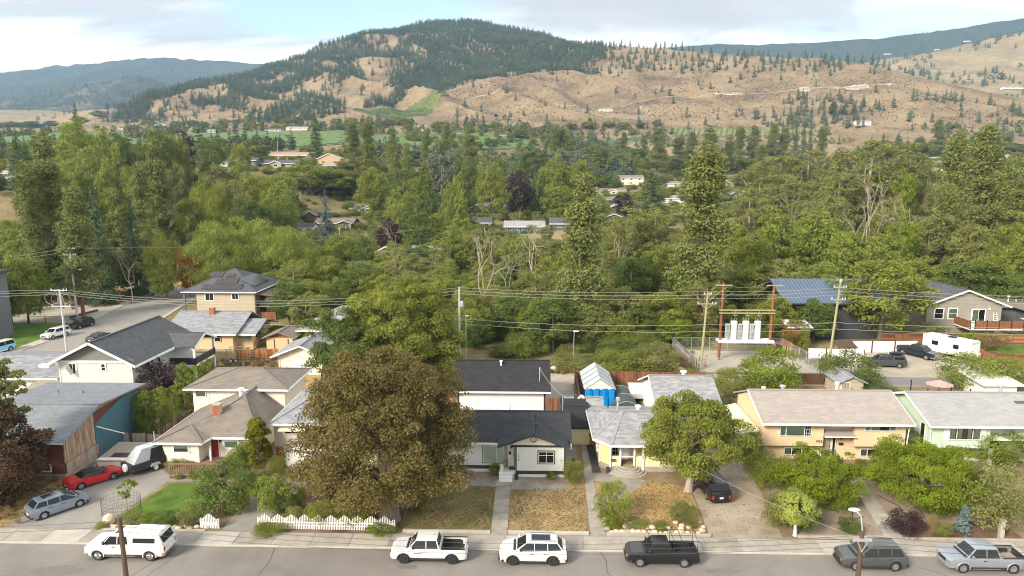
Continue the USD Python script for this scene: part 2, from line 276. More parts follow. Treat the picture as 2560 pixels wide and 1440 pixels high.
def trunk(r, h, rad, C, n=7, start=0.25, lean=0.0, seg=8, limb=0.38):
    z = np.linspace(0, h, seg); w = np.cumsum(r.normal(0, 0.03 * h / seg, (seg, 2)), 0); pts = np.column_stack([w[:, 0] + lean * z, w[:, 1], z]); pts[0, :2] = 0
    m = [tube(pts, np.linspace(1, 0.18, seg) ** 0.8 * rad * np.where(np.arange(seg) == 0, 1.35, 1), 8)]
    for t in (C[r.choice(len(C), min(n, len(C)), replace=False)] if n else ()):
        z0 = max(0.15 * h, min(h * 0.85, t[2] * r.uniform(0.45, 0.8))) if t[2] > h * 0.25 else h * 0.3
        b = np.array([np.interp(z0, z, pts[:, 0]), np.interp(z0, z, pts[:, 1]), z0]); s = np.linspace(0, 1, 5)[:, None]
        mid = b * (1 - s) + t * s + np.array([0, 0, 1]) * (np.sin(s * PI) * 0.06 * np.linalg.norm(t - b)) + np.sin(s * PI) * r.normal(0, 0.05 * np.linalg.norm(t - b), 3)
        m.append(tube(mid, np.linspace(1, 0.2, 5) * rad * limb, 5, False))
    return join(m)
def conifer_points(r, n, h, rad, base=0.12, tiers=16, pow_=0.85, droop=0.25, gap=0.0, per=7, irregular=0.15):
    """branch sprays in whorls; returns needles' centres and outward directions, and branch lines"""
    c, d, br = [], [], []
    zs = np.linspace(base * h, h * 0.985, tiers); A = 0.0
    wt = []
    for i, z in enumerate(zs):
        t = (z - base * h) / (h * (1 - base)); R = rad * ((1 - t) ** pow_ + 0.03) * (0.72 + 0.28 * min(1, t * 6 + 0.25))
        k = max(4, int(round(per * (1 - 0.45 * t)))); A += 2.4
        for j in range(k):
            if r.uniform() < gap: continue
            th = A + 2 * PI * j / k + r.normal(0, 0.25); L = R * r.uniform(1 - irregular * 2, 1 + irregular)
            br.append((z + r.normal(0, 0.012 * h), th, L)); wt.append(L ** 1.35)
    wt = np.array(wt) / sum(wt); k = r.choice(len(br), n, p=wt); B = np.array(br)[k]
    s = r.uniform(0.12, 1, n) ** 0.75; L = B[:, 2] * s; th = B[:, 1] + r.normal(0, 0.16, n) * (0.4 + s)
    z = B[:, 0] - droop * L + 0.10 * B[:, 2] * s ** 3 + r.normal(0, 0.01 * h, n)
    c = np.column_stack([np.cos(th) * L, np.sin(th) * L, z]); d = np.column_stack([np.cos(th) * 0.5, np.sin(th) * 0.5, np.full(n, 0.75)])
    return c, d, br

def deciduous(cname, mat, seed, h=12, rad=4.5, n=4200, s=0.30, shape='round', h0=0.14, clumps=70, bark='bark_grey', cr=0.3, hang=None, limbs=6, tr=0.22, shell=0.55, rough=0.28, asp=0.62, jit=0.7, parent=None):
    r = np.random.default_rng(seed); C, c, d = crown_points(r, n, h * h0, h, rad, shape, clumps, cr, shell, rough, seed)
    p = parent or kind_class(cname)
    part('trunk', trunk(r, h * (0.97 if shape == 'pine' else 0.86), tr * h / (26 if shape == 'pine' else 12), C, limbs), bark, p); part('crown', leaves(c, d, s, r, asp, hang, jit), mat, p); return p
def conifer(cname, mat, seed, h=20, rad=3.2, n=3200, s=0.34, base=0.1, tiers=18, pow_=0.85, droop=0.25, gap=0.0, per=8, bark='bark_red', tr=0.3, irregular=0.15, asp=0.4, stubs=0, parent=None, jit=0.6):
    r = np.random.default_rng(seed); c, d, br = conifer_points(r, n, h, rad, base, tiers, pow_, droop, gap, per, irregular)
    p = parent or kind_class(cname)
    m = [tube([(0, 0, 0), (0.03 * rad, 0.02, h * 0.35), (0, 0.03, h * 0.7), (0, 0, h * 0.99)], [tr * 1.2, tr * 0.9, tr * 0.5, tr * 0.08], 8)]
    for i in r.choice(len(br), min(26, len(br)), replace=False):
        z, th, L = br[i]; m.append(tube([(0, 0, z), (math.cos(th) * L * 0.8, math.sin(th) * L * 0.8, z - droop * L * 0.8)], [tr * 0.16, tr * 0.05], 4, False))
    part('trunk', join(m), bark, p); part('crown', leaves(c, d, s, r, asp, None, jit), mat, p); return p
def bare_tree(cname, seed, h=12, mat='bark_pale', spread=0.45, parent=None, tr=0.2):
    r = np.random.default_rng(seed); m = []
    def grow(p, d, L, rad, lvl):
        q = p + d * L; mid = (p + q) / 2 + r.normal(0, 0.06 * L, 3); m.append(tube([p, mid, q], [rad, rad * 0.82, rad * 0.6], 6 if lvl < 2 else 4, False))
        if lvl >= 5: return
        for _ in range(2 if lvl else 3):
            e = unit(d + r.normal(0, spread, 3) + [0, 0, 0.12]); grow(q, e, L * r.uniform(0.62, 0.84), rad * 0.62, lvl + 1)
    p = parent or kind_class(cname); grow(np.zeros(3), np.array([0.03, 0, 1.0]), h * 0.34, tr, 0); part('trunk', m[0], mat, p); part('crown', join(m[1:]), mat, p, 'bare twigs without leaves'); return p

K = {}
for i, (nm, mat) in enumerate((('green', 'leaf_green'), ('dark', 'leaf_dark'), ('light', 'leaf_light'), ('yellow', 'leaf_yellow'), ('olive', 'leaf_olive'))):
    K['round_' + nm] = [deciduous(f'round_tree_{nm}', mat, 11 + i * 7 + j, n=9500, s=0.185, clumps=90 + 25 * j, cr=0.27 - 0.02 * j, shape=('round', 'dome', 'up')[j] if nm != 'olive' else ('up', 'round', 'up')[j], bark='bark_pale' if nm == 'olive' else 'bark_grey') for j in range(3 if nm != 'yellow' else 2)]
K['willow'] = [deciduous('willow_tree', 'leaf_light', 91 + j, h=11, rad=5.5, n=12000, s=0.20, shape='dome', hang=0.6, asp=0.3, clumps=110, cr=0.26, h0=0.04, jit=0.6) for j in range(2)]
K['willow_mid'] = [deciduous('weeping_tree', 'leaf_green', 95, h=11, rad=5.5, n=7000, s=0.27, shape='dome', hang=0.72, asp=0.26, clumps=80, cr=0.32, h0=0.04, jit=0.5)]
K['cottonwood'] = [deciduous('cottonwood_tree', 'leaf_olive', 71 + j, h=18, rad=5.0, n=9500, s=0.18, shape='up', clumps=105, cr=0.2, bark='bark_pale', limbs=14, rough=0.4, shell=0.4, tr=0.25) for j in range(3)]
K['silver'] = [deciduous('silver_tree', 'leaf_silver', 81, n=4200, s=0.28, clumps=60, shape='up', bark='bark_pale')]
K['purple'] = [deciduous('purple_tree', 'leaf_purple', 61 + j, n=4200, s=0.27, clumps=70, h0=0.1) for j in range(2)]
K['orange'] = [deciduous('orange_tree', 'leaf_orange', 66, n=4200, s=0.24, shape='up', clumps=60)]
K['gold'] = [deciduous('gold_tree', 'leaf_gold', 67, n=4200, s=0.26, clumps=80)]
K['pine'] = [deciduous('pine_tree', 'needle_pine', 31 + j, h=26, rad=4.2, n=17000, s=0.23, shape='pine', h0=0.10 + 0.05 * j, clumps=92 - 12 * j, cr=0.40, bark='bark_red', limbs=7, tr=0.32, asp=0.45, jit=0.95) for j in range(3)]
K['fir'] = [conifer('fir_tree', 'needle_fir', 36 + j, h=20, rad=3.8, n=9500, s=0.21, base=0.04, tiers=24, pow_=0.9, droop=0.32, per=9, bark='bark_dark') for j in range(2)]
K['blue'] = [conifer('blue_spruce', 'needle_blue', 39, h=14, rad=3.3, n=8500, s=0.18, base=0.03, tiers=22, pow_=0.95, droop=0.2, per=9, bark='bark_dark')]
K['cedar'] = [deciduous('cedar_tree', 'needle_cedar', 41 + j, h=6, rad=1.35, n=8000, s=0.075, shape='column', h0=0.02, clumps=110, cr=0.26, limbs=0, hang=0.5, asp=0.4, rough=0.15, shell=0.75) for j in range(2)]
K['cone'] = [deciduous('pyramid_cedar', 'needle_cedar', 44, h=10, rad=2.4, n=4600, s=0.19, shape='cone', h0=0.02, clumps=110, cr=0.24, limbs=0, hang=0.4, asp=0.4)]
K['cone_dark'] = [deciduous('dark_cypress', 'leaf_dark', 45, h=10, rad=2.9, n=4600, s=0.2, shape='column', h0=0.02, clumps=110, cr=0.24, limbs=0, asp=0.5)]
K['bare'] = [bare_tree('bare_tree', 51 + j, h=13) for j in range(2)]
K['shrub'] = [deciduous('shrub_' + nm, mat, 101 + i, h=2.2, rad=1.3, n=6500, s=0.052, shape='dome', h0=0.0, clumps=70, cr=0.36, limbs=3, tr=0.25) for i, (nm, mat) in enumerate((('green', 'leaf_green'), ('dark', 'leaf_dark'), ('light', 'leaf_light'), ('olive', 'leaf_olive'), ('yellow', 'leaf_yellow'), ('purple', 'leaf_purple'), ('cedar', 'needle_cedar')))]
SH = dict(zip(('green', 'dark', 'light', 'olive', 'yellow', 'purple', 'cedar'), K['shrub']))
K['hill'] = [conifer('hill_pine', 'needle_hill', 301 + j, h=15, rad=3.5, n=520, s=0.66, base=0.06, tiers=10, pow_=0.58, droop=0.15, gap=0.1, per=6, tr=0.2, asp=0.6, irregular=0.3, bark='bark_dark') for j in range(4)]
K['hill_round'] = [deciduous('hill_tree', m_, 311 + j, h=9, rad=3.8, n=520, s=0.62, shape='dome', h0=0.02, clumps=30, limbs=0) for j, m_ in enumerate(('leaf_green', 'leaf_dark', 'leaf_olive'))]
K['brush'] = []
for j in range(2):
    p_ = kind_class('sagebrush'); r_ = np.random.default_rng(320 + j); C_, c_, d_ = crown_points(r_, 46, 0, 1.0, 0.9, 'dome', 10, 0.4, 0.4, 0.3, j)
    part('foliage', leaves(c_, d_, 0.36, r_), 'sage', p_); K['brush'].append(p_)
# ------------------------------------------------------------------ terrain: surveyed heights, then relief
TC = [(-160,30,0),(-160,70,0),(-160,110,0),(-160,150,0),(-160,190,0),(-160,230,0),(-100,30,0),(-100,70,0),(-100,110,0),(-100,150,0),(-100,190,0),(-100,230,0),(-50,30,0),(-50,70,0),(-50,110,0),(-50,150,0),(-50,190,0),(-50,230,0),(0,30,0),(0,70,0),(0,110,0),(0,150,0),(0,190,0),(0,230,0),(50,30,0),(50,70,0),(50,110,0),(50,150,0),(50,190,0),(50,230,0),(100,30,0),(100,70,0),(100,110,0),(100,150,0),(100,190,0),(100,230,0),(160,30,0),(160,70,0),(160,110,0),(160,150,0),(160,190,0),(160,230,0),(-60,270,0),(-50,300,1),(-88,306,2),(-103,318,4),(-85,345,5),(-97,282,4),(-43,203,2),(-28,196,3),(-21,352,12),(-21,292,5),(-2,262,8),(12,270,8),(76,520,18),(53,465,12),(45,410,9),(43,340,6),(39,315,4),(108,500,18),(142,500,19),(84,400,11),(121,400,15),(361,640,42),(373,600,40),(279,460,29),(412,600,40),(-181,372,32),(-168,366,32),(-155,370,33),(-137,374,33),(-141,402,36),(-116,398,36),(-111,388,33),(-221,290,25),(105,270,8),(152,270,8),(167,430,16),(215,430,19),(265,600,26),(214,600,26),(222,330,12),(-125,215,3),(-120,250,4),(-115,300,3),(-150,200,6),(-170,200,11),(-200,200,18),(-240,200,23),(-300,150,23),(-300,250,25),(-184,240,18),(-197,258,23),(-202,275,25),(-253,280,26),(-208,330,28),(-182,355,31),(-156,370,32),(-127,380,32),(-109,395,33),(-60,340,4),(-90,345,5),(-45,400,12),(-20,420,8),(-130,315,8),(-160,300,14),(-374,520,39),(-327,520,41),(-265,520,44),(-204,520,44),(-149,540,45),(-105,560,43),(-61,600,41),(-9,640,42),(-453,760,66),(-354,740,65),(-275,760,69),(-189,770,70),(-100,770,69),(-12,780,67),(57,800,68),(82,820,41),(178,830,39),(296,830,37),(408,820,38),(531,800,41),(141,900,71),(243,900,70),(344,900,70),(435,880,71),(568,860,73),(-684,1150,108),(-499,1020,95),(-346,960,91),(-228,930,89),(-94,930,89),(13,940,87),(150,960,88),(285,960,86),(420,960,89),(547,950,90),(664,930,87),(-856,1200,105),(-999,1200,103),(-1143,1200,100),(-585,1200,129),(-424,1180,137),(-285,1170,139),(-148,1150,139),(16,1180,149),(175,1130,136),(325,1100,128),(461,1060,125),(596,1040,125),(712,1000,110),(-574,1420,195),(-444,1480,218),(-287,1550,239),(-111,1550,247),(44,1450,225),(200,1300,197),(361,1230,177),(510,1180,170),(621,1110,154),(-465,1720,291),(-320,1850,351),(-157,1900,369),(3,1750,318),(219,1430,252),(392,1340,226),(537,1280,213),(-936,1500,133),(-854,1600,179),(-826,1700,217),(-713,1850,290),(-581,1950,353),(-435,2050,410),(-295,2130,448),(-177,2150,457),(-96,2100,427),(3,2000,400),(78,1900,370),(150,1750,333),(211,1620,312),(271,1550,304),(349,1480,286),(456,1430,264),(555,1380,248),(626,1320,229),(660,1270,199),(682,1220,179),(701,1150,155),(743,1080,130),(862,1050,117),(-1155,1850,112),(-1498,2400,85),(-1041,1950,146),(-1335,2500,102),(-996,2050,173),(-1263,2600,115),(-848,2200,225),(-1060,2750,140),(-686,2300,271),(-849,2850,163),(-509,2400,312),(-626,2950,183),(-343,2480,340),(-420,3030,196),(-206,2500,346),(-251,3050,199),(-112,2450,324),(-138,3000,188),(4,2350,305),(5,2900,179),(92,2250,283),(114,2800,168),(180,2100,257),(227,2650,156),(256,1970,241),(328,2520,148),(332,1900,236),(428,2450,145),(431,1830,223),(561,2380,139),(568,1780,207),(743,2330,131),(695,1730,195),(917,2280,126),(791,1670,182),(1052,2220,119),(841,1620,160),(1127,2170,109),(877,1570,146),(1185,2120,102),(914,1500,129),(1250,2050,93),(984,1430,110),(1363,1980,84),(1149,1400,101),(1600,1950,80)]
DENSE_A=[(-723,1218),(-755,1554),(-666,1729),(-549,1841),(-410,1935),(-266,2006),(-94,1929),(77,1887),(130,1569),(139,1434),(105,1406),(89,1339),(-20,1350),(-112,1355),(-168,1253),(-222,1197),(-248,1340),(-191,1428),(-199,1554),(-270,1730),(-364,1757),(-469,1737),(-531,1650),(-571,1549),(-618,1406),(-688,1334),(-690,1197)]
MEDIUM=[(-690,1197),(-618,1406),(-531,1650),(-364,1757),(-199,1554),(-168,1253),(-224,1167),(-263,1080),(-272,1018),(-358,994),(-453,1026)]
SPARSE_TOP=[(120,1618),(286,1540),(372,1477),(450,1409),(558,1369),(629,1312),(521,1208),(373,1273),(235,1297),(113,1310),(84,1324)]
SPARSE_ALL=[(-139,1246),(91,1320),(626,1305),(659,1179),(691,1103),(707,1026),(634,917),(-103,923)]
FOOT_R=[(317,1118),(421,1113),(519,1060),(619,1083),(714,1055),(634,917),(288,972)]
VINE_A=[(-264,1033),(-242,1097),(-195,1154),(-154,1149),(-207,1048),(-203,982)]
VINE_B=[(-207,1048),(-187,1107),(-154,1149),(-128,1150),(-149,1081),(-171,947),(-199,969)]
VINE_C=[(183,967),(312,962),(404,949),(333,928),(187,930)]
FIELD_L=[(-423,708),(-396,807),(-330,846),(-221,826),(-175,653),(-208,574),(-295,579),(-373,612)]
FIELD_L0=[(-634,819),(-605,923),(-497,860),(-370,612),(-370,538),(-393,505)]
FIELD_M=[(-188,732),(-104,802),(6,849),(10,732),(-81,623),(-138,560)]
FIELD_R=[(46,863),(166,932),(174,918),(118,885),(50,779)]
TC = np.array(TC, float); _rbf = RBFInterpolator(TC[:, :2] / 200, TC[:, 2], kernel='linear', smoothing=0.3)
def sstep(x, a, b): t = np.clip((x - a) / (b - a), 0, 1); return t * t * (3 - 2 * t)
def terrain(x, y):
    x, y = np.ravel(np.asarray(x, float)), np.ravel(np.asarray(y, float)); z = _rbf(np.column_stack([x, y]) / 200)
    z = z * sstep(y - 0.25 * np.maximum(-x - 140, 0), 150, 235) * sstep(y, 120, 160) + 0.0
    k = sstep(z, 70, 150); u, v = 0.80 * x + 0.6 * y, -0.6 * x + 0.8 * y
    ridg = 1 - np.abs(2 * meshkit.fbm(np.column_stack([u / 150, v / 420, 0 * u]), 3, 5) - 1)
    z = z + k * (ridg - 0.62) * 52 * sstep(320 - x, 0, 320) + k * (ridg - 0.62) * 16 + sstep(z, 40, 110) * (meshkit.fbm(np.column_stack([x / 42, y / 42, 0 * x]), 4, 9) - 0.5) * 9
    return np.where(y < 121, 0.0, z)
def tz(x, y): return float(terrain([x], [y])[0])
az = np.radians(np.concatenate([np.linspace(-88, -44, 30)[:-1], np.linspace(-44, 44, 300), np.linspace(44, 88, 30)[1:]]))
rr = np.concatenate([[3, 30, 60, 90], np.geomspace(118, 3400, 260)])
A_, R_ = np.meshgrid(az, rr, indexing='ij'); X_, Y_ = np.sin(A_) * R_, np.cos(A_) * R_
Z_ = terrain(X_, Y_) - 0.02
na, nr = A_.shape; ii = (np.arange(na - 1)[:, None] * nr + np.arange(nr - 1)).ravel()
QF = np.column_stack([ii, ii + 1, ii + nr + 1, ii + nr])[:, ::-1]
V_ = np.column_stack([X_.ravel(), Y_.ravel(), Z_])
# dry grass hillsides with gravelly scars
ground('hill_grass', [(0.28, (0.085, 0.062, 0.043)), (0.42, (0.165, 0.12, 0.075)), (0.55, (0.235, 0.174, 0.105)), (0.70, (0.295, 0.226, 0.136)), (0.85, (0.235, 0.18, 0.121))], s1=0.012, s2=0.22, bump=0.5)
NEARF = (V_[QF].mean(1)[:, 1] < 640) & (np.abs(V_[QF].mean(1)[:, 0]) < 700); QN, QF = QF[NEARF], QF[~NEARF]
ground('valley_grass', [(0.25, (0.085, 0.09, 0.035)), (0.42, (0.15, 0.14, 0.058)), (0.6, (0.24, 0.19, 0.095)), (0.8, (0.33, 0.26, 0.14))], 0.03, 0.8)
un_, inv_ = np.unique(QN, return_inverse=True); struct('valley_ground', (V_[un_], inv_.reshape(QN.shape)), 'valley_grass', smooth=True)
struct('terrain', (np.vstack([V_, [(0, -60, -0.02), (-2500, -60, -0.02), (2500, -60, -0.02)]]), np.vstack([QF[:, [0, 1, 2]], QF[:, [0, 2, 3]], [[len(V_), len(V_) + 2, nr * (na - 1)], [len(V_), nr * (na - 1), 0], [len(V_), 0, len(V_) + 1]]])), 'hill_grass', smooth=True)

FARV = {}
# far ranges, each a ridge with its own distance, front slope and back slope
def ray_at(px, py, y):
    P_, f = math.radians(PITCH), 1707.0; a = math.radians(-YAW); d = np.array([math.sin(a) * math.cos(P_), math.cos(a) * math.cos(P_), -math.sin(P_)]); r = np.array([math.cos(a), -math.sin(a), 0]); u = np.cross(r, d)
    w = d + r * (px - 1280) / f - u * (py - 720) / f; t = y / w[1]; return w[0] * t, y, CAM_H + w[2] * t
def ridge_hill(name, crest, foot_z, run, back, mat, amp=30, res=140, seed=0, fr=1 / 260, rel=0.35, z_end=0):
    c = np.array(crest, float); x = np.linspace(c[0, 0], c[-1, 0], res); yc, zc = np.interp(x, c[:, 0], c[:, 1]), np.interp(x, c[:, 0], c[:, 2])
    s = np.concatenate([np.linspace(-1, 0, 60), np.linspace(0, 1, 16)[1:]]); S, Xg = np.meshgrid(s, x, indexing='ij'); yc, zc = np.broadcast_to(yc, S.shape), np.broadcast_to(zc, S.shape)
    Y = yc + np.where(S < 0, S * run, S * back); t = np.abs(S); Z = zc + (foot_z - zc) * np.where(S < 0, t ** 0.9, t)
    q = np.column_stack([Xg.ravel() * fr, Y.ravel() * fr, np.zeros(S.size)]); rid = 1 - np.abs(2 * meshkit.fbm(q, 4, seed) - 1); fine = meshkit.fbm(q * 9, 3, seed + 3)
    Z = Z.ravel() + (amp * (rid - 0.6) * np.minimum(1, t * 7).ravel() + amp * rel * (fine - 0.5)) 
    nx = res; i = (np.arange(len(s) - 1)[:, None] * nx + np.arange(nx - 1)).ravel(); f = np.column_stack([i, i + 1, i + nx + 1, i + nx])
    FARV[name] = np.column_stack([Xg.ravel(), Y.ravel(), Z]), f; return struct(name, FARV[name], mat, smooth=True)
ground('far_forest', [(0.2, (0.022, 0.036, 0.026)), (0.5, (0.036, 0.052, 0.034)), (0.75, (0.06, 0.07, 0.042)), (0.95, (0.12, 0.115, 0.07))], s1=0.004, s2=0.05, bump=1.0)
ground('far_forest_lit', [(0.2, (0.05, 0.07, 0.035)), (0.5, (0.10, 0.115, 0.05)), (0.8, (0.17, 0.165, 0.075))], s1=0.004, s2=0.05, bump=1.0)
ground('far_rock', [(0.2, (0.026, 0.038, 0.028)), (0.55, (0.045, 0.055, 0.038)), (0.68, (0.12, 0.105, 0.085)), (0.85, (0.24, 0.205, 0.165))], s1=0.006, s2=0.035, bump=1.0)
ground('far_grass', [(0.2, (0.11, 0.12, 0.06)), (0.40, (0.20, 0.165, 0.09)), (0.6, (0.285, 0.215, 0.12)), (0.85, (0.37, 0.29, 0.18))], s1=0.007, s2=0.05, bump=0.6)
R = lambda pts, y: [ray_at(a, b, y + (c[0] if c else 0)) for a, b, *c in pts]
ridge_hill('forested_mountain', R([(-900, 230), (-500, 215), (-200, 195), (0, 181), (100, 172), (140, 163), (170, 165), (230, 158), (330, 149), (390, 143), (430, 146), (500, 150), (640, 159), (760, 172), (1000, 215)], 4600), 260, 1500, 900, 'far_forest', 60, 200, 1, 1 / 500)
ridge_hill('forested_foothill', R([(-900, 330), (-500, 300), (-200, 275), (0, 258), (110, 228), (200, 216), (275, 202), (330, 190), (380, 196), (420, 212), (480, 206), (560, 184), (640, 172), (760, 200), (900, 250)], 3100), 170, 700, 500, 'far_rock', 46, 200, 2, 1 / 260)
ridge_hill('dry_bench', R([(-900, 300), (-400, 292), (-150, 282), (0, 275), (120, 276), (210, 285), (300, 292), (420, 300), (560, 310)], 2500), 170, 500, 500, 'far_grass', 18, 120, 3, 1 / 160)
ridge_hill('forested_plateau', R([(1300, 150), (1600, 125), (1780, 110), (1900, 112), (2050, 105), (2200, 96), (2350, 78), (2480, 57), (2560, 45), (2800, 40), (3300, 44)], 3900), 330, 900, 900, 'far_forest', 40, 200, 4, 1 / 420)
ridge_hill('dry_grass_hill', R([(1800, 250), (2000, 200), (2180, 155), (2260, 141), (2330, 131), (2400, 113), (2480, 96), (2560, 78), (2750, 60), (3200, 70)], 2700), 150, 1300, 500, 'far_grass', 40, 180, 5, 1 / 220)
far = [(np.array([(-42000, -8000, -3), (42000, -8000, -3), (42000, 42000, -3), (-42000, 42000, -3)], float), np.array([[0, 1, 2, 3]]))]
struct('valley_floor', far, 'far_grass')

# the air
vol = usdkit.material(stage, '/World/Looks/haze', {'v': ('principled_volume', {'color': (0.44, 0.68, 1.0), 'density': HAZE, 'anisotropy': 0.25})}, [], volume='v.volume'); M['haze'] = vol
HB = (6500, -400, 5800, -6, 960)
struct('haze', box(-HB[0], HB[0], HB[1], HB[2], HB[3], HB[4]), 'haze', kind='stuff')
# ------------------------------------------------------------------ hillside trees, fields and brush
def inside(poly, x, y): 
    import shapely; return shapely.contains_xy(sg.Polygon(poly) if isinstance(poly, list) else poly, x, y)
def spots(poly, step, r, keep=None):
    a = np.array(poly, float); (x0, y0), (x1, y1) = a.min(0) - 90, a.max(0) * 1.13 + 30
    gx, gy = np.meshgrid(np.arange(x0, x1, step), np.arange(y0, y1, step)); x = gx.ravel() + r.uniform(-.55, .55, gx.size) * step; y = gy.ravel() + r.uniform(-.55, .55, gx.size) * step
    m = inside(DENSE_OVER if poly is DENSE_A else poly, x, y); x, y = x[m], y[m]
    if keep is not None: m = keep(x, y) > r.uniform(0, 1, len(x)); x, y = x[m], y[m]
    return x, y
import shapely, shapely.affinity
DENSE_OVER = shapely.union_all([shapely.affinity.scale(sg.Polygon(DENSE_A), k_, k_, origin=(0, 0)).buffer(45) for k_ in (1, 1.04, 1.08, 1.12)])
r_ = np.random.default_rng(77)
def nz(x, y, s, seed): return meshkit.fbm(np.column_stack([np.asarray(x) / s, np.asarray(y) / s, np.zeros(len(x))]), 3, seed)
def streak(x, y): u, v = 0.80 * x + 0.6 * y, -0.6 * x + 0.8 * y; return meshkit.fbm(np.column_stack([u / 62, v / 170, 0 * u]), 3, 21)
xs, ys = [], []
for poly, step, keep in ((DENSE_A, 7.0, lambda x, y: (0.2 + 0.8 * sstep(streak(x, y), 0.28, 0.42)) * sstep(shapely.distance(shapely.points(x, y), DENSE_OVER.boundary) + 55 * (nz(x, y, 45, 12) - 0.5), 5, 75)), (MEDIUM, 7.5, lambda x, y: sstep(streak(x, y), 0.44, 0.56) * 0.8 + 0.05),
                         (SPARSE_TOP, 16, lambda x, y: sstep(nz(x, y, 60, 3), 0.40, 0.58) * 0.62 + 0.08), (FOOT_R, 13, lambda x, y: sstep(nz(x, y, 70, 8), 0.40, 0.6) * 0.75 + 0.05)):
    x, y = spots(poly, step, r_, keep); xs.append(x); ys.append(y)
x, y = np.concatenate(xs), np.concatenate(ys); z = terrain(x, y)
near = np.argsort(y)
scatter('hillside_forest', K['hill'], np.column_stack([x, y, z - 0.6]), r_.integers(0, 4, len(x)), r_.uniform(0, 6.28, len(x)), r_.uniform(0.6, 1.35, len(x)) * (0.9 + 0.0 * x), label='dark pine forest covering the main hill and its shoulders', cat='forest')
# single pines on the bare grass of the right-hand hill and along its crest
x, y = spots(SPARSE_ALL, 33, r_, lambda x, y: 0.10 + 0.34 * sstep(nz(x, y, 110, 4), 0.45, 0.62))
cr_ = np.array([ray_at(px, py, yy)[:2] for px, py, yy in ((1500, 118, 1700), (1520, 117, 1690), (1562, 116, 1620), (1575, 115, 1610), (1597, 113, 1590), (1640, 110, 1548), (1652, 111, 1540), (1662, 112, 1535), (1680, 113, 1520), (1690, 114, 1515), (1705, 115, 1505), (1722, 116, 1495), (1733, 116, 1490), (1755, 117, 1478), (1776, 122, 1465), (1815, 125, 1450), (1845, 128, 1445), (1860, 130, 1440), (1880, 132, 1435), (1897, 133, 1430), (1920, 134, 1425), (1974, 137, 1405), (2013, 140, 1395), (2030, 141, 1390), (2053, 143, 1380), (2064, 144, 1376), (2118, 150, 1350), (2135, 152, 1340), (2155, 154, 1330), (2180, 157, 1318), (2195, 162, 1310), (2210, 168, 1300), (2262, 189, 1268), (2282, 196, 1258))])
x, y = np.concatenate([cr_[:, 0], x]), np.concatenate([cr_[:, 1], y]); z = terrain(x, y)
for i in range(min(len(x), 235)):
    top = i < len(cr_)
    copy(K['hill'][i % 4], 'hill_pine', 'small dark pine standing alone along the crest of the bare right-hand hill' if top else 'small dark pine scattered on the dry grass slope of the right-hand hill', 'pine tree',
         (x[i], y[i], z[i] - 0.5), r_.uniform(0, 360), r_.uniform(0.75, 1.35) if top else r_.uniform(0.5, 1.15), 'pines on the crest of the bare hill' if top else 'pines scattered on the bare hill')
# brush on the bare slopes
x, y = spots(SPARSE_ALL, 5.0, r_, lambda x, y: 0.12 + 0.55 * sstep(nz(x, y, 40, 6), 0.42, 0.62))
x2, y2 = spots(MEDIUM, 12, r_, lambda x, y: 0.25 + 0 * x); x, y = np.concatenate([x, x2]), np.concatenate([y, y2])
scatter('hillside_brush', K['brush'], np.column_stack([x, y, terrain(x, y) - 0.15]), r_.integers(0, 2, len(x)), r_.uniform(0, 6.28, len(x)), r_.uniform(0.5, 1.4, len(x)), label='low grey brown sagebrush dotted over the bare hillside', cat='brush')
# vineyards: real rows of vines on a green sward
ground('vine_ground', [(0.2, (0.12, 0.145, 0.06)), (0.5, (0.17, 0.19, 0.075)), (0.8, (0.25, 0.235, 0.11))], s1=0.02, s2=0.4)
ground('vine_ground_b', [(0.2, (0.14, 0.17, 0.05)), (0.5, (0.20, 0.22, 0.07)), (0.8, (0.27, 0.26, 0.10))], s1=0.02, s2=0.4)
pm('vine_leaf', (0.10, 0.155, 0.055), 0.8, 0.3, 0.15); pm('vine_leaf_b', (0.12, 0.17, 0.045), 0.8, 0.3, 0.15)
pm('scar', (0.42, 0.35, 0.27), 0.95, 0.15, 0.2); pm('track', (0.33, 0.25, 0.165), 0.95, 0.15, 0.1)
def draped(poly, lift, step=9):
    a = np.array(sg.Polygon(poly).segmentize(step).exterior.coords)[:-1]; (x0, y0), (x1, y1) = a.min(0), a.max(0); gx, gy = np.meshgrid(np.arange(x0, x1, step), np.arange(y0, y1, step)); import shapely, scipy.spatial as ss
    P2 = sg.Polygon(poly); m = shapely.contains_xy(P2.buffer(-step * .4), gx.ravel(), gy.ravel()); p = np.vstack([a, np.column_stack([gx.ravel()[m], gy.ravel()[m]])])
    t = ss.Delaunay(p).simplices; c = p[t].mean(1); t = t[shapely.contains_xy(P2, c[:, 0], c[:, 1])]; v = np.column_stack([p, terrain(p[:, 0], p[:, 1]) + lift]); n = np.cross(v[t[:, 1]] - v[t[:, 0]], v[t[:, 2]] - v[t[:, 0]])[:, 2]; t[n < 0] = t[n < 0][:, ::-1]; return v, t
def vines(poly, gap, ang, mat, gmat, lab):
    v, t = draped(poly, 0.5); struct('vineyard_ground', (v, t), gmat)
    P2 = sg.Polygon(poly); c = np.array(P2.centroid.coords[0]); L = 500; d = np.array([math.cos(ang), math.sin(ang)]); n = np.array([-d[1], d[0]]); ms = []
    for k in np.arange(-L, L, gap):
        g = P2.intersection(sg.LineString([c + n * k - d * L, c + n * k + d * L]))
        for s in getattr(g, 'geoms', [g]):
            if s.is_empty or s.length < 8: continue
            q = np.array([s.interpolate(u).coords[0] for u in np.arange(0, s.length, 7.0)]); 
            if len(q) < 2: continue
            z = terrain(q[:, 0], q[:, 1]); ms.append(tube(np.column_stack([q, z + 1.0]), rng.uniform(0.75, 1.25, len(q)), 5))
    data(struct('vineyard', join(ms), mat, kind='stuff'), lab, 'vineyard')
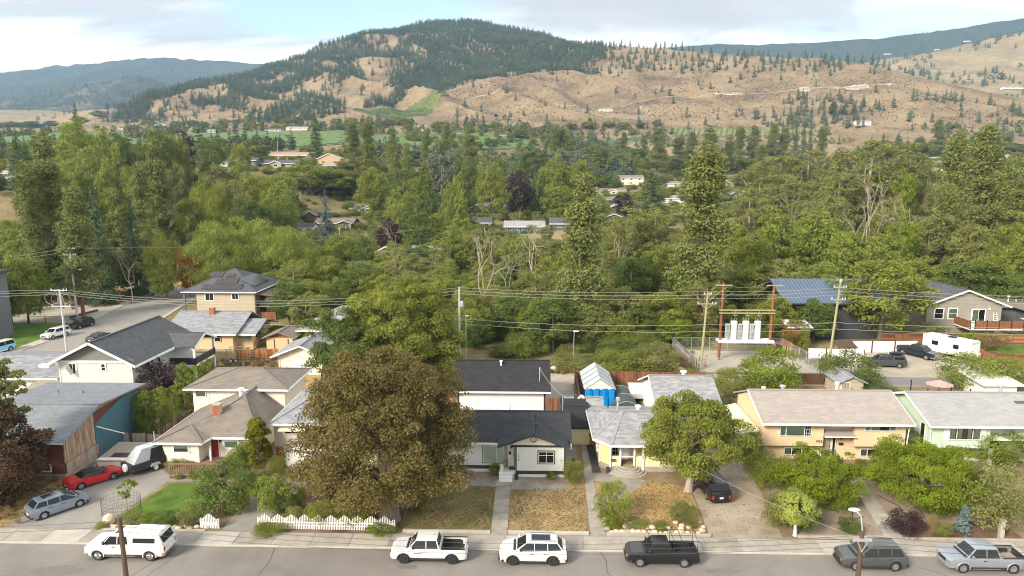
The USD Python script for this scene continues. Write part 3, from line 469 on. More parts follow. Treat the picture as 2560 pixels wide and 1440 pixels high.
vines(VINE_A, 6, 1.2, 'vine_leaf', 'vine_ground', 'dark green vineyard block on the foot of the hill')
vines(VINE_B, 6, 1.2, 'vine_leaf_b', 'vine_ground_b', 'yellow green vineyard block beside the darker one on the hill')
vines(VINE_C, 7, 1.25, 'vine_leaf', 'vine_ground', 'striped vineyard rows below the bare hill behind the dark pines')
vines(FIELD_L, 4.5, 0.1, 'vine_leaf', 'vine_ground', 'broad green vineyard on the bench behind the left houses')
vines(FIELD_L0, 4.5, 0.1, 'vine_leaf', 'vine_ground', 'small green field at the far left edge of the bench')
vines(FIELD_M, 4.5, 0.1, 'vine_leaf', 'vine_ground', 'green orchard strip behind the tall pines in the middle')
vines(FIELD_R, 5, 0.3, 'vine_leaf', 'vine_ground', 'light green field left of the pine row below the bare hill')
# pale earth scars and a cart track across the bare slope
def scar(px, py, w, h, y0):
    x, y, _ = ray_at(px, py, y0); return draped([(x - w / 2, y - h), (x - w / 4, y - h * 1.2), (x + w / 2, y - h * .8), (x + w / 2, y + h), (x, y + h * 1.3), (x - w / 2, y + h * .7)], 0.4, 5)
for px, py, w, h in ((1830, 228, 32, 9), (1795, 231, 12, 5), (2010, 227, 18, 8), (2092, 228, 10, 6), (2140, 226, 38, 10), (2225, 240, 20, 5), (1478, 276, 30, 6)): data(struct('earth_scar', scar(px, py, w, h, 1150), 'scar'))
for pts in ([(1180, 247), (1280, 245), (1400, 247), (1500, 246), (1600, 238), (1720, 236), (1830, 233), (2000, 232), (2150, 232), (2300, 252), (2420, 268)], [(1130, 272), (1250, 262), (1340, 250)]):
    q = np.array([ray_at(a, b, 1150)[:2] for a, b in pts]); u = np.linspace(0, len(q) - 1, 90); q = np.column_stack([np.interp(u, np.arange(len(q)), q[:, 0]), np.interp(u, np.arange(len(q)), q[:, 1])]); t = np.gradient(q, axis=0); t /= np.linalg.norm(t, axis=1, keepdims=True); n = np.column_stack([-t[:, 1], t[:, 0]]) * 2.0
    P2 = np.vstack([q + n, (q - n)[::-1]]); z = terrain(P2[:, 0], P2[:, 1]) + 0.6; k = len(q); i = np.arange(k - 1)
    struct('cart_track', (np.column_stack([P2, z]), np.column_stack([i, 2 * k - 1 - i, 2 * k - 2 - i, i + 1])), 'track')
for nm_, n_, s0, s1, lab in (('dry_grass_hill', 1500, 1.0, 1.9, 'scattered pines and green clumps on the sunny far slope at right'), ('forested_foothill', 1800, .8, 1.3, 'forest on the rocky far knoll at left'), ('dry_bench', 300, .8, 1.3, 'pines dotted over the far dry bench at left'), ('forested_mountain', 3500, .6, 1.1, 'forest along the far blue mountain'), ('forested_plateau', 3500, .6, 1.1, 'forest along the far plateau edge at right')):
    v_, q_ = FARV[nm_]; c_ = v_[q_].mean(1); c_ = c_[r_.integers(0, len(c_), n_)] + r_.normal(0, 1, (n_, 3)) * [11, 9, 0]; m_ = (nz(c_[:, 0], c_[:, 1], 150, 40) > (.52 if 'dry' in nm_ else .1)); c_ = c_[m_]; n_ = len(c_)
    scatter('distant_forest', K['hill'] + K['hill_round'][:2], c_ - [0, 0, 1.5], r_.integers(0, 6 if 'dry' in nm_ else 4, n_), r_.uniform(0, 6.28, n_), r_.uniform(s0, s1, n_), label=lab, cat='forest')
# ------------------------------------------------------------------ trees of the creek woods, the far neighbourhood and the bench
REG = []                                                           # (path, label, bearing) of things that may need telling apart
def reg(path, label, x, y): REG.append((path, label, math.atan2(x, y))); return path
TREES = """fir -197.0 262.0 45.0 5.3
fir -198.2 268.0 42.4 3.4
fir -158.3 225.0 42.1 2.2
pine -99.7 140.0 34.9 5.1
pine -100.4 135.0 28.6 3.6
fir -90.4 140.0 27.9 3.3
pine -86.8 128.0 24.8 4.2
fir -90.0 152.0 22.9 3.9
round_yellow -188.9 285.0 48.4 5.5
fir -197.7 300.0 58.7 4.9
round_light -163.8 250.0 41.8 8.4
round_light -168.2 268.0 45.4 4.8
round_light -140.8 215.0 34.2 6.0
round_light -129.5 212.0 32.9 4.6
round_light -141.5 205.0 29.2 4.8
round_dark -156.9 262.0 43.0 4.7
round_dark -149.6 275.0 44.2 5.7
pine -104.4 190.0 36.5 5.2
pine -100.4 175.0 28.9 3.6
round_green -147.6 285.0 42.6 5.3
purple -165.4 330.0 46.4 4.2
round_dark -149.1 320.0 44.2 6.9
round_green -145.6 345.0 42.2 4.8
fir -172.5 430.0 51.9 3.7
round_olive -140.3 270.0 29.3 3.9
round_light -142.0 285.0 30.7 5.0
round_olive -130.8 285.0 30.8 6.7
round_light -123.5 290.0 30.7 5.2
willow_mid -102.4 215.0 24.2 6.1
round_olive -96.4 222.0 24.9 5.5
round_green -100.7 245.0 27.8 5.4
cottonwood -103.2 190.0 24.6 4.7
round_yellow -84.0 192.0 17.0 2.8
round_yellow -88.8 190.0 16.7 2.6
round_green -100.7 200.0 19.9 4.7
willow -69.7 150.0 16.0 6.7
willow -63.8 158.0 17.3 7.7
willow -53.9 152.0 14.8 5.4
willow_mid -80.4 160.0 11.0 4.3
willow_mid -82.1 150.0 13.4 3.7
orange -76.8 150.0 10.0 2.5
round_yellow -81.0 146.0 5.9 1.8
round_light -109.3 140.0 17.6 3.8
round_dark -108.8 145.0 16.8 2.7
round_light -93.7 118.0 15.2 3.9
round_yellow -93.3 122.0 10.6 3.7
bare -85.3 142.0 12.7 2.5
round_dark -94.2 148.0 11.3 4.0
round_dark -97.2 138.0 10.7 3.7
pine -94.1 146.0 16.7 3.5
fir -133.2 430.0 65.8 6.2
pine -100.3 390.0 56.5 6.0
pine -90.6 385.0 55.1 6.4
pine -67.4 340.0 46.7 4.9
pine -58.9 330.0 41.1 4.2
pine -64.9 430.0 52.4 4.7
pine -53.2 440.0 58.4 5.8
pine -35.7 410.0 56.3 5.9
silver -42.4 330.0 37.9 7.0
cone_dark -36.2 235.0 28.6 3.8
round_dark -30.2 330.0 33.0 5.5
round_green -16.7 300.0 32.0 5.9
purple -5.3 320.0 29.0 5.7
cone -26.3 262.0 27.7 3.3
round_light -30.4 268.0 24.3 4.2
gold -90.5 378.0 22.8 8.8
round_light -48.5 255.0 22.3 4.8
round_light -44.9 240.0 18.4 4.2
blue -67.8 226.0 22.6 4.0
bare -110.9 330.0 18.0 8.7
round_green -100.3 275.0 27.9 7.4
round_light -114.6 352.0 33.4 11.5
round_green -102.1 356.0 29.6 8.7
round_dark -93.2 360.0 28.0 7.7
round_green -73.4 320.0 30.1 6.5
round_dark -58.5 310.0 30.4 6.6
round_green -49.7 300.0 26.5 5.2
round_green -117.5 300.0 25.7 7.4
round_light -89.1 240.0 23.9 6.5
round_dark -86.5 215.0 19.3 5.7
round_green -112.9 318.0 15.4 7.5
round_dark -100.4 362.0 20.1 7.4
purple -45.4 218.0 13.2 3.8
bare -41.7 212.0 13.9 3.1
cone_dark -34.7 214.0 15.9 4.9
cone -22.7 226.0 19.4 4.1
cedar -30.8 226.0 14.8 2.2
cedar -28.0 228.0 15.6 2.3
cedar -32.9 225.0 13.8 2.0
round_green -47.1 168.0 13.1 3.9
round_dark -40.9 165.0 12.6 3.4
round_green -44.3 148.0 9.5 3.2
round_green -49.0 142.0 9.5 3.0
cottonwood -27.0 150.0 9.3 5.8
cottonwood -21.5 152.0 9.3 4.9
round_olive -31.6 148.0 7.9 3.5
round_yellow -31.9 142.0 7.7 2.1
round_light -18.3 178.0 14.0 4.8
round_olive -13.3 175.0 13.3 4.1
bare -8.3 118.0 17.2 4.5
bare -4.5 121.0 15.9 3.6
bare 0.4 150.0 18.4 4.4
round_light 11.0 340.0 34.1 7.0
round_green 17.1 345.0 32.3 6.6
silver 26.2 470.0 44.1 11.3
silver 16.3 480.0 42.8 8.3
round_dark 1.1 470.0 44.6 9.4
pine 19.1 540.0 62.9 6.5
pine 25.5 545.0 62.0 5.6
pine 31.4 545.0 59.5 5.3
pine 59.0 560.0 47.2 7.4
cone 51.0 560.0 49.4 7.1
blue 68.1 560.0 44.1 8.0
cone 86.6 560.0 42.8 5.8
cone 94.1 562.0 40.3 5.8
pine 103.1 565.0 63.1 9.3
pine 153.1 600.0 67.2 10.6
pine 128.9 610.0 58.1 9.7
pine 146.9 640.0 64.9 8.0
pine 175.7 620.0 61.0 7.4
pine 196.7 660.0 69.7 8.6
pine 211.2 665.0 71.8 8.7
fir 52.4 300.0 29.9 9.3
pine 8.8 112.0 27.1 4.8
pine 29.8 118.0 31.1 5.9
cottonwood 21.8 146.0 20.3 6.4
cottonwood 27.3 150.0 21.5 5.6
cottonwood 18.0 140.0 16.6 4.1
cottonwood 29.4 138.0 15.1 4.4
purple 45.4 335.0 18.0 4.1
round_green 13.5 305.0 21.6 7.4
round_dark 19.9 300.0 19.7 6.1
round_light 27.6 290.0 19.9 5.0
fir 1.8 335.0 28.7 3.1
fir 5.0 338.0 28.3 2.9
round_dark -2.5 170.0 11.2 4.5
round_light -3.4 165.0 12.6 4.4
round_olive 1.4 158.0 12.4 4.6
round_green 4.6 140.0 10.8 3.7
pine 241.0 700.0 76.1 9.1
pine 254.4 705.0 74.1 8.8
fir 263.6 700.0 77.9 6.3
fir 271.4 700.0 78.7 5.9
fir 277.9 700.0 75.2 5.5
pine 289.5 700.0 72.1 8.3
pine 430.2 1010.0 127.3 14.7
fir 446.6 1015.0 124.4 12.5
pine 458.7 1010.0 120.6 11.3
cottonwood 95.1 262.0 35.8 11.2
cottonwood 100.5 254.0 35.5 10.8
cottonwood 82.0 250.0 30.9 7.9
cottonwood 111.1 232.0 40.3 12.5
cottonwood 124.1 240.0 37.2 9.5
cottonwood 136.9 252.0 34.4 7.1
cottonwood 99.3 225.0 29.3 9.0
cottonwood 81.7 215.0 26.8 9.2
cottonwood 63.7 200.0 23.5 6.3
round_olive 80.2 190.0 20.4 6.6
round_olive 98.5 190.0 20.4 5.4
bare 75.2 160.0 24.7 4.1
bare 80.5 164.0 25.6 4.7
bare 92.5 168.0 24.1 4.3
round_yellow 109.4 205.0 26.8 3.5
round_light 54.2 150.0 18.5 5.6
round_light 61.8 152.0 19.1 5.7
round_yellow 65.4 148.0 16.9 4.7
round_light 71.7 145.0 14.6 5.5
round_yellow 80.8 150.0 17.2 3.5
round_light 64.5 140.0 14.2 4.5
round_green 45.1 140.0 15.4 4.5
round_green 43.9 150.0 16.7 3.9
round_olive 83.1 165.0 17.1 5.2
pine 114.8 190.0 36.9 5.9
pine 108.3 168.0 38.3 6.6
pine 109.8 160.0 30.6 5.0
pine 95.3 160.0 24.3 4.1
round_olive 92.4 160.0 17.9 5.1
round_green 104.6 150.0 16.8 4.3
cottonwood 136.6 240.0 32.1 6.1
round_olive 95.2 150.0 16.8 4.3
round_green 74.7 132.0 12.0 4.6
round_dark 81.8 130.0 11.1 5.7
round_green 59.1 114.0 13.1 6.3
round_green 56.5 117.0 9.6 3.4
round_light 55.0 130.0 11.0 4.2
round_olive 47.5 128.0 11.6 4.5
round_green 40.9 126.0 11.1 3.3
round_dark 47.2 112.0 7.1 3.0
round_green 40.6 112.0 7.6 2.6
cedar 43.4 106.0 4.5 0.8
gold 42.6 108.0 4.4 1.9
round_green 25.7 135.0 13.0 3.9
round_dark 19.2 128.0 12.3 4.1
round_olive 1.1 122.0 10.0 4.0
round_dark -2.3 112.0 7.4 3.7
round_green 3.7 112.0 7.4 3.7
round_olive 15.9 114.0 8.5 4.0
round_green 22.2 112.0 8.2 3.6
round_yellow 23.5 108.0 5.0 2.2
round_light 0.4 108.0 6.8 2.6
round_olive 9.8 106.0 6.0 3.5
round_dark -9.1 106.0 4.6 2.5
round_green -17.1 128.0 7.6 3.4
round_olive -5.9 118.0 7.7 3.2
round_dark -34.8 138.0 9.3 3.7
round_green -25.5 132.0 7.7 3.5
round_green 86.9 130.0 12.2 4.1
round_dark 87.4 126.0 9.8 3.3
round_green -44.7 135.0 6.4 3.2
round_light -39.0 132.0 6.8 2.4
pine 448.4 780.0 85.5 10.1
pine 501.1 800.0 73.8 8.1
pine 417.7 760.0 65.3 8.6
pine 394.6 760.0 63.2 8.6
fir 409.0 820.0 75.1 7.9
pine 459.0 760.0 73.6 8.6
fir 400.4 830.0 72.1 7.0
pine 510.1 760.0 67.3 8.5
pine 109.3 820.0 75.6 7.0
pine 134.3 830.0 72.4 7.1
round_dark 375.6 760.0 62.4 17.2
round_dark 404.5 750.0 58.6 19.1
round_green 422.6 745.0 57.5 16.8
round_dark 460.0 745.0 56.3 18.9
round_green 496.2 750.0 57.7 16.9
round_dark 510.3 740.0 54.8 14.6
round_dark 105.7 700.0 52.9 12.0
round_green 85.9 640.0 42.8 11.0
round_olive 125.1 600.0 39.1 12.0
round_dark 151.6 640.0 41.7 11.0
round_dark 173.5 640.0 39.9 11.0
round_green 198.7 640.0 41.7 11.0
fir 33.2 400.0 34.2 3.0
round_green 29.0 400.0 34.8 5.7
pine 184.4 560.0 49.3 6.4
round_green 90.6 420.0 19.0 7.3
gold 89.8 400.0 17.6 4.6
round_green 144.4 480.0 23.2 6.9
round_olive 146.5 470.0 28.7 8.1
round_dark 149.6 960.0 89.1 13.7
round_green 127.1 955.0 89.9 14.7
round_light 106.0 960.0 93.4 13.7
round_green 78.0 950.0 87.5 16.3
round_dark 55.7 940.0 88.0 13.4
round_green 174.9 980.0 91.4 11.1
round_green -163.3 900.0 84.8 15.5
round_dark -187.1 890.0 85.2 12.8
round_dark -204.8 900.0 86.8 10.3
round_green -43.8 890.0 83.9 15.3
round_dark -58.5 880.0 79.4 12.6
round_green -22.9 870.0 74.8 12.5
round_green -334.6 960.0 103.4 15.5
fir -340.1 980.0 112.1 8.4
round_dark -318.9 955.0 104.6 12.6
round_green -265.2 950.0 99.8 13.6
round_green -238.3 930.0 94.1 16.0
round_dark -284.3 940.0 96.5 10.8
round_green -390.9 960.0 96.5 16.6
round_green -435.2 985.0 102.8 14.2
round_dark -417.9 985.0 103.9 11.4
round_green -469.4 960.0 95.6 16.7
round_dark -443.2 940.0 93.1 12.5
round_green -531.7 960.0 91.3 16.7
round_dark -487.0 950.0 92.2 13.7
round_green -531.9 930.0 85.2 13.5
fir -374.9 970.0 101.5 7.3
pine -358.4 980.0 108.9 8.5
round_green 7.2 900.0 80.5 11.8
round_dark -80.4 900.0 86.6 11.9
round_green -110.3 850.0 70.5 10.7
round_green -115.1 700.0 61.0 10.1
round_dark -11.6 780.0 64.7 8.9
pine -49.1 1000.0 109.8 6.3
fir -121.7 900.0 86.7 5.2
fir -88.4 960.0 102.4 6.0
round_dark -800.0 1150.0 103.0 20.1
round_dark -834.4 1150.0 99.7 20.1
round_green -868.8 1150.0 97.8 23.5
round_dark -780.0 1250.0 117.9 21.8
round_green -810.6 1240.0 114.4 21.6
round_dark -720.6 1250.0 123.4 14.5"""
BASE = {'round': (12, 4.5), 'willow': (11, 5.5), 'cottonwood': (18, 5.0), 'silver': (12, 4.5), 'cone': (10, 2.4), 'cone_dark': (10, 2.9), 'cedar': (6, 1.35), 'pine': (26, 4.6), 'fir': (20, 3.8), 'blue': (14, 3.3), 'bare': (13, 4.6),
        'purple': (12, 4.5), 'orange': (12, 4.5), 'gold': (12, 4.5)}
LOOK = {'round_green': ('leafy_tree', 'mid green leafy tree'), 'round_dark': ('leafy_tree', 'dark green leafy tree'), 'round_light': ('leafy_tree', 'light green leafy tree'), 'round_olive': ('leafy_tree', 'olive green leafy tree'), 'round_yellow': ('leafy_tree', 'bright yellow green leafy tree'),
        'willow': ('willow_tree', 'broad soft green willow'), 'willow_mid': ('willow_tree', 'drooping green willow'), 'cottonwood': ('cottonwood_tree', 'tall olive cottonwood with pale limbs'), 'silver': ('silver_tree', 'silver leaved tree'), 'purple': ('plum_tree', 'dark purple leaved tree'),
        'orange': ('maple_tree', 'small tree with orange autumn leaves'), 'gold': ('leafy_tree', 'golden green leafy tree'), 'pine': ('pine_tree', 'tall ponderosa pine'), 'fir': ('fir_tree', 'dark pointed fir'), 'blue': ('spruce_tree', 'blue grey spruce'), 'cedar': ('cedar_tree', 'slim green cedar'),
        'cone': ('cedar_tree', 'pointed yellow green cedar'), 'cone_dark': ('cypress_tree', 'dense dark green cypress'), 'bare': ('dead_tree', 'bare leafless grey tree')}
NEARBY = [(-95, 'left of the street end'), (-66, 'behind the street end'), (-42, 'behind the solar panel house'), (-18, 'behind the big green maple'), (2, 'behind the black roofed garage'), (26, 'behind the long red fence'), (48, 'behind the transformer platform'), (70, 'behind the blue metal roof'), (300, 'behind the grey gabled house')]
FARBY = [(-0.40, 'on the far left bench'), (-0.22, 'on the left bench slope'), (-0.08, 'near the brick garage house'), (0.06, 'near the grey roofed houses'), (0.18, 'near the white gabled houses'), (0.32, 'beyond the right woods'), (9, 'at the far right beyond the woods')]
def where(x, y):
    b = math.atan2(x, y)
    if y < 175: return next(t for lim, t in NEARBY if x / y * 130 < lim)
    if y < 620: return next(t for lim, t in FARBY if b < lim)
    return ('at the foot of the forested hill' if b < 0.02 else 'at the foot of the bare hill') if y > 860 else ('on the fields below the forested hill' if b < 0.02 else 'in the dark row below the bare hill')
def kind_of(k): return next(v for n, v in sorted(BASE.items(), key=lambda e: -len(e[0])) if k.startswith(n))
r_ = np.random.default_rng(5)
TAKEN = []
rows = [l.split() for l in TREES.splitlines()]; txy = np.array([[float(a) for a in l[1:]] for l in rows]); tzs = terrain(txy[:, 0], txy[:, 1])
TALLY = {}
for (k, *_), (x, y, zt, rad), g in zip(rows, txy, tzs):
    rad *= .55 if y > 850 else 1; h0, r0 = kind_of(k); h = max(zt - g, rad * 1.15, 3.0); i = TALLY[k] = TALLY.get(k, -1) + 1
    nm, lk = LOOK[k]; lab = f'{lk} {where(x, y)}'
    p = copy(K[k][i % len(K[k])], nm, lab, nm.replace('_', ' '), (x, y, g - 0.15), r_.uniform(0, 360), (rad / r0 * 1.08, rad / r0 * 1.08, h / h0), f'{nm.replace("_", " ")}s {where(x, y)}'); reg(p, lab, x, y); TAKEN.append((x, y, rad))
# younger trees that fill the woods between them
CLEAR = [sg.Polygon([(-62, 60), (-95, 60), (-108, 175), (-66, 175), (-52, 118)]), sg.Point(-92, 312).buffer(19), sg.Point(-40, 205).buffer(11), sg.Point(-24, 199).buffer(11), sg.Point(-12, 305).buffer(12), sg.Point(18, 272).buffer(22), sg.Polygon([(-45, 60), (-45, 135), (-66, 140), (-66, 60)]), sg.Polygon([(20, 60), (20, 106), (45, 112), (45, 60)]), sg.Polygon([(44, 60), (40, 124), (104, 140), (110, 60)])]
import shapely
def free(x, y, gap):
    p = sg.Point(x, y); return not any(c.contains(p) for c in CLEAR) and all((x - a) ** 2 + (y - b) ** 2 > (gap * 0.45 + c * 0.5) ** 2 for a, b, c in TAKEN)
n = 0; KF = ['round_green', 'round_olive', 'round_dark', 'round_light', 'cottonwood', 'round_green', 'round_olive', 'round_dark']
for _ in range(5000):
    if n >= 260: break
    y = r_.uniform(103, 240); x = r_.uniform(-0.78 * y, 0.82 * y); rad = r_.uniform(2.6, 4.6)
    if y < 112 and not (-15 < x < 25 and y > 101): continue
    if not free(x, y, rad): continue
    k = KF[r_.integers(len(KF))]; h0, r0 = kind_of(k); h = rad * r_.uniform(1.7, 2.3) * (1.25 if k == 'cottonwood' else 1); nm, lk = LOOK[k]; lab = f'lower {lk} {where(x, y)}'; g = tz(x, y)
    copy(K[k][n % len(K[k])], nm, lab, nm.replace('_', ' '), (x, y, g - 0.1), r_.uniform(0, 360), (rad / r0, rad / r0, h / h0), f'low {nm.replace("_", " ")}s {where(x, y)}'); TAKEN.append((x, y, rad)); n += 1
# undergrowth below them, and the leafy mass of the distant neighbourhood
xs, ys = r_.uniform(-150, 170, 5200), r_.uniform(99, 240, 5200); pts_ = shapely.points(xs, ys); m = ~np.any([shapely.contains(c, pts_) for c in CLEAR], 0) & ((ys > 106) | ((xs > -6) & (xs < 19))) & (np.abs(xs) < 0.8 * ys); xs, ys = xs[m], ys[m]
s_ = r_.uniform(0.5, 1.5, len(xs)); scatter('undergrowth', [SH['green'], SH['dark'], SH['olive'], SH['light']], np.column_stack([xs, ys, terrain(xs, ys) - 0.1]), r_.integers(0, 4, len(xs)), r_.uniform(0, 6.28, len(xs)), np.column_stack([s_ * 1.2, s_ * 1.2, s_]), label='tangled green undergrowth below the creek woods', cat='undergrowth')
SIGHT = [(835,96,306),(775,34,318),(905,60,345),(745,72,282),(965,84,203),(1082,112,196),(1222,78,352),(1204,48,292),(1311,98,262),(1400,48,270),(1578,60,520),(1522,84,465),(1515,60,410),(1545,50,340),(1535,42,315),(1700,90,500),(1818,70,500),(1690,54,400),(1850,44,400),(2322,60,640),(2425,54,600),(2395,46,460),(2540,60,600),(492,40,372),(537,64,366),(606,68,370),(698,90,374),(720,92,402),(822,56,398),(832,46,388),(35,80,290)]                          # the far houses stand in clearings and look out over lower gardens
def clear(x, y): b = x / y + 0.0263; return any(abs(b - (p - 1280) / 1707) < (w_ / 2 + 1) / 1707 and y < d + 12 for p, w_, d in SIGHT)
xs, ys = [], []
for _ in range(2600):
    y = 240 + 560 * r_.uniform() ** 1.3; x = r_.uniform(-0.8, 0.82) * y
    if free(x, y, 5) and not clear(x, y) and not (x < -0.15 * y and y > 430): xs.append(x); ys.append(y)
xs, ys = np.array(xs), np.array(ys); s_ = r_.uniform(0.35, 0.75, len(xs))
CLF = K['round_green'] + K['round_dark'] + K['round_olive']
xg, yg = r_.uniform(-.7, .82, 5200), 240 + 420 * r_.uniform(0, 1, 5200); xg = xg * yg; mg = (nz(xg, yg, 22, 51) > .44) & ~((xg < -.2 * yg) & (yg > 430)); xg, yg = xg[mg], yg[mg]; sg2 = r_.uniform(.6, 1.7, len(xg)); scatter('garden_shrubs', [SH['green'], SH['dark'], SH['olive'], SH['light']], np.column_stack([xg, yg, terrain(xg, yg) - .1]), r_.integers(0, 4, len(xg)), r_.uniform(0, 6.28, len(xg)), np.column_stack([sg2 * 1.4, sg2 * 1.4, sg2 * .9]), label='low hedges and bushes between the far houses', cat='shrubs')
scatter('distant_wood', CLF, np.column_stack([xs, ys, terrain(xs, ys) - 0.2]), r_.integers(0, len(CLF), len(xs)), r_.uniform(0, 6.28, len(xs)), np.column_stack([s_ * 1.25, s_ * 1.25, s_]), label='mixed garden trees that merge into one mass beyond the creek woods', cat='wood')
xs = r_.uniform(-0.85, 0.15, 2600); ys = r_.uniform(400, 930, 2600); xs = xs * ys; fl_ = [sg.Polygon(p_).buffer(4) for p_ in (FIELD_L, FIELD_L0, FIELD_M)]; q_ = shapely.points(xs, ys); m = (nz(xs, ys, 55, 33) > 0.47) & ~np.any([shapely.contains(p_, q_) for p_ in fl_], 0) & np.array([not clear(a, b) for a, b in zip(xs, ys)]); xs, ys = xs[m], ys[m]
scatter('bench_wood', K['hill_round'] + K['hill'][:2], np.column_stack([xs, ys, terrain(xs, ys) - 0.4]), r_.integers(0, 5, len(xs)), r_.uniform(0, 6.28, len(xs)), r_.uniform(0.6, 1.25, len(xs)), label='garden trees and pines merging between the fields of the bench', cat='wood')
xs = r_.uniform(-0.55, 0.75, 900); ys = r_.uniform(820, 985, 900); xs = xs * ys; m = nz(xs, ys, 60, 31) > 0.5; xs, ys = xs[m], ys[m]
scatter('foothill_wood', K['hill_round'] + K['hill'][:2], np.column_stack([xs, ys, terrain(xs, ys) - 0.4]), r_.integers(0, 5, len(xs)), r_.uniform(0, 6.28, len(xs)), r_.uniform(0.45, 1.0, len(xs)), label='green trees and pines merging along the foot of the hills', cat='wood')
# ------------------------------------------------------------------ building materials
for n_, c_ in dict(white_paint=(0.72, 0.72, 0.70), cream_paint=(0.74, 0.66, 0.56), peach_paint=(0.62, 0.48, 0.30), mint_paint=(0.46, 0.58, 0.47), yellow_paint=(0.60, 0.53, 0.26), yellow_pale=(0.66, 0.60, 0.36), beige_stucco=(0.52, 0.46, 0.39), tan_siding=(0.40, 0.34, 0.25),
                   grey_siding=(0.50, 0.51, 0.505), grey_shakes=(0.16, 0.165, 0.155), taupe_siding=(0.27, 0.24, 0.205), sand_stucco=(0.60, 0.44, 0.27), teal_paint=(0.045, 0.115, 0.15), charcoal=(0.04, 0.042, 0.048), dark_grey=(0.10, 0.11, 0.12), black_metal=(0.02, 0.02, 0.022),
                   red_door=(0.22, 0.012, 0.015), olive_door=(0.24, 0.24, 0.15), brown_trim=(0.11, 0.06, 0.035), orange_stucco=(0.48, 0.32, 0.20), sheer=(0.62, 0.62, 0.52), blind=(0.50, 0.58, 0.44), brick_far=(0.22, 0.10, 0.07), cream_metal=(0.76, 0.70, 0.50), blue_paint=(0.10, 0.16, 0.24), brown_siding=(0.13, 0.075, 0.055)).items():
    pm(n_, c_, 0.75 if 'metal' not in n_ else 0.45, 0.055, 0.9, bump=0.08, bscale=25)
pm('red_wood', (0.11, 0.032, 0.02), 0.8, 0.25, 2.2, mscale=(6, 6, 0.5), bump=0.2); pm('worn_wood', (0.24, 0.125, 0.07), 0.85, 0.42, 1.3, (0.30, 0.19, 0.12), mscale=(4, 4, 0.6), bump=0.2); pm('grey_wood', (0.30, 0.255, 0.21), 0.9, 0.25, 2.0, mscale=(4, 4, 0.6), bump=0.2)
pm('fence_red', (0.155, 0.06, 0.03), 0.85, 0.28, 1.6, (0.20, 0.085, 0.04), mscale=(5, 5, 0.7)); pm('fence_red_dark', (0.115, 0.042, 0.022), 0.85, 0.28, 1.6, mscale=(5, 5, 0.7)); pm('fence_red_light', (0.23, 0.095, 0.042), 0.85, 0.28, 1.6, mscale=(5, 5, 0.7)); pm('fence_orange', (0.42, 0.18, 0.05), 0.8, 0.22, 1.6, mscale=(5, 5, 0.7)); pm('fence_dark', (0.085, 0.05, 0.034), 0.85, 0.28, 1.6, mscale=(5, 5, 0.7)); pm('fence_pale', (0.52, 0.42, 0.24), 0.85, 0.2, 1.6, mscale=(5, 5, 0.7)); pm('deck_wood', (0.20, 0.13, 0.08), 0.85, 0.25, 1.6)
pm('concrete', (0.34, 0.31, 0.268), 0.9, 0.16, 0.9, bump=0.2, bscale=14); pm('concrete_old', (0.295, 0.265, 0.224), 0.92, 0.26, 0.8, bump=0.25, bscale=12); pm('concrete_light', (0.405, 0.375, 0.33), 0.9, 0.14, 0.9, bump=0.2, bscale=14)
pm('galv', (0.50, 0.53, 0.56), 0.45, 0.08, 2, metal=0.5); pm('white_metal', (0.80, 0.80, 0.80), 0.35, 0.03, 2); pm('silver_metal', (0.62, 0.63, 0.64), 0.35, 0.05, 2, metal=0.6)
pm('brick_red', (0.33, 0.115, 0.055), 0.9, 0.2, 5.0); pm('brick_red_b', (0.26, 0.085, 0.045), 0.9, 0.2, 5.0); pm('mortar', (0.42, 0.33, 0.27), 0.95, 0.1, 5.0)
pm('blue_metal_roof', (0.125, 0.175, 0.25), 0.33, 0.06, 0.6, metal=0.55); pm('solar', (0.035, 0.022, 0.024), 0.28, 0.15, 0.8); pm('solar_blue', (0.02, 0.024, 0.035), 0.18, 0.15, 0.8); pm('tar', (0.045, 0.045, 0.05), 0.9, 0.15, 1.0)
pm('tarp_blue', (0.0, 0.19, 0.52), 0.5, 0.18, 1.4, bump=0.6, bscale=3); pm('tarp_grey', (0.40, 0.43, 0.46), 0.6, 0.08, 1.0, bump=0.25, bscale=3); pm('mesh_dark', (0.06, 0.075, 0.085), 0.8, 0.1, 1.0); pm('ground_cloth', (0.035, 0.037, 0.045), 0.9, 0.15, 1.0, bump=0.3, bscale=4)
M['glass_dark'] = usdkit.material(stage, '/World/Looks/glass_dark', {'p': ('principled_bsdf', {'base_color': (0.014, 0.016, 0.02), 'roughness': 0.05, 'specular_ior_level': 0.4})}, [], surface='p.BSDF')
M['glass_clear'] = usdkit.material(stage, '/World/Looks/glass_clear', {'f': ('fresnel', {'IOR': 1.5}), 't': ('transparent_bsdf', {'color': (0.88, 0.92, 0.90)}), 'g': ('glossy_bsdf', {'color': (1, 1, 1), 'roughness': 0.03}), 'm': ('mix_closure', {})}, [('f.fac', 'm.fac'), ('t.BSDF', 'm.closure1'), ('g.BSDF', 'm.closure2')], surface='m.closure')
G_ = lambda a, b, c, tint=(1, 1, 1): [tuple(x * t for t in tint) for x in (a, b, c)]
shingle('shingle_charcoal', G_(0.028, 0.045, 0.068, (0.92, 0.98, 1.1)), mott=0.35); shingle('shingle_black', G_(0.020, 0.031, 0.046, (1, 1, 1.06)), mott=0.3); shingle('shingle_grey', G_(0.17, 0.265, 0.38, (1, 1, 1.04)), mott=0.6); shingle('shingle_grey_mid', G_(0.15, 0.25, 0.36, (0.97, 1, 1.07)), mott=0.55)
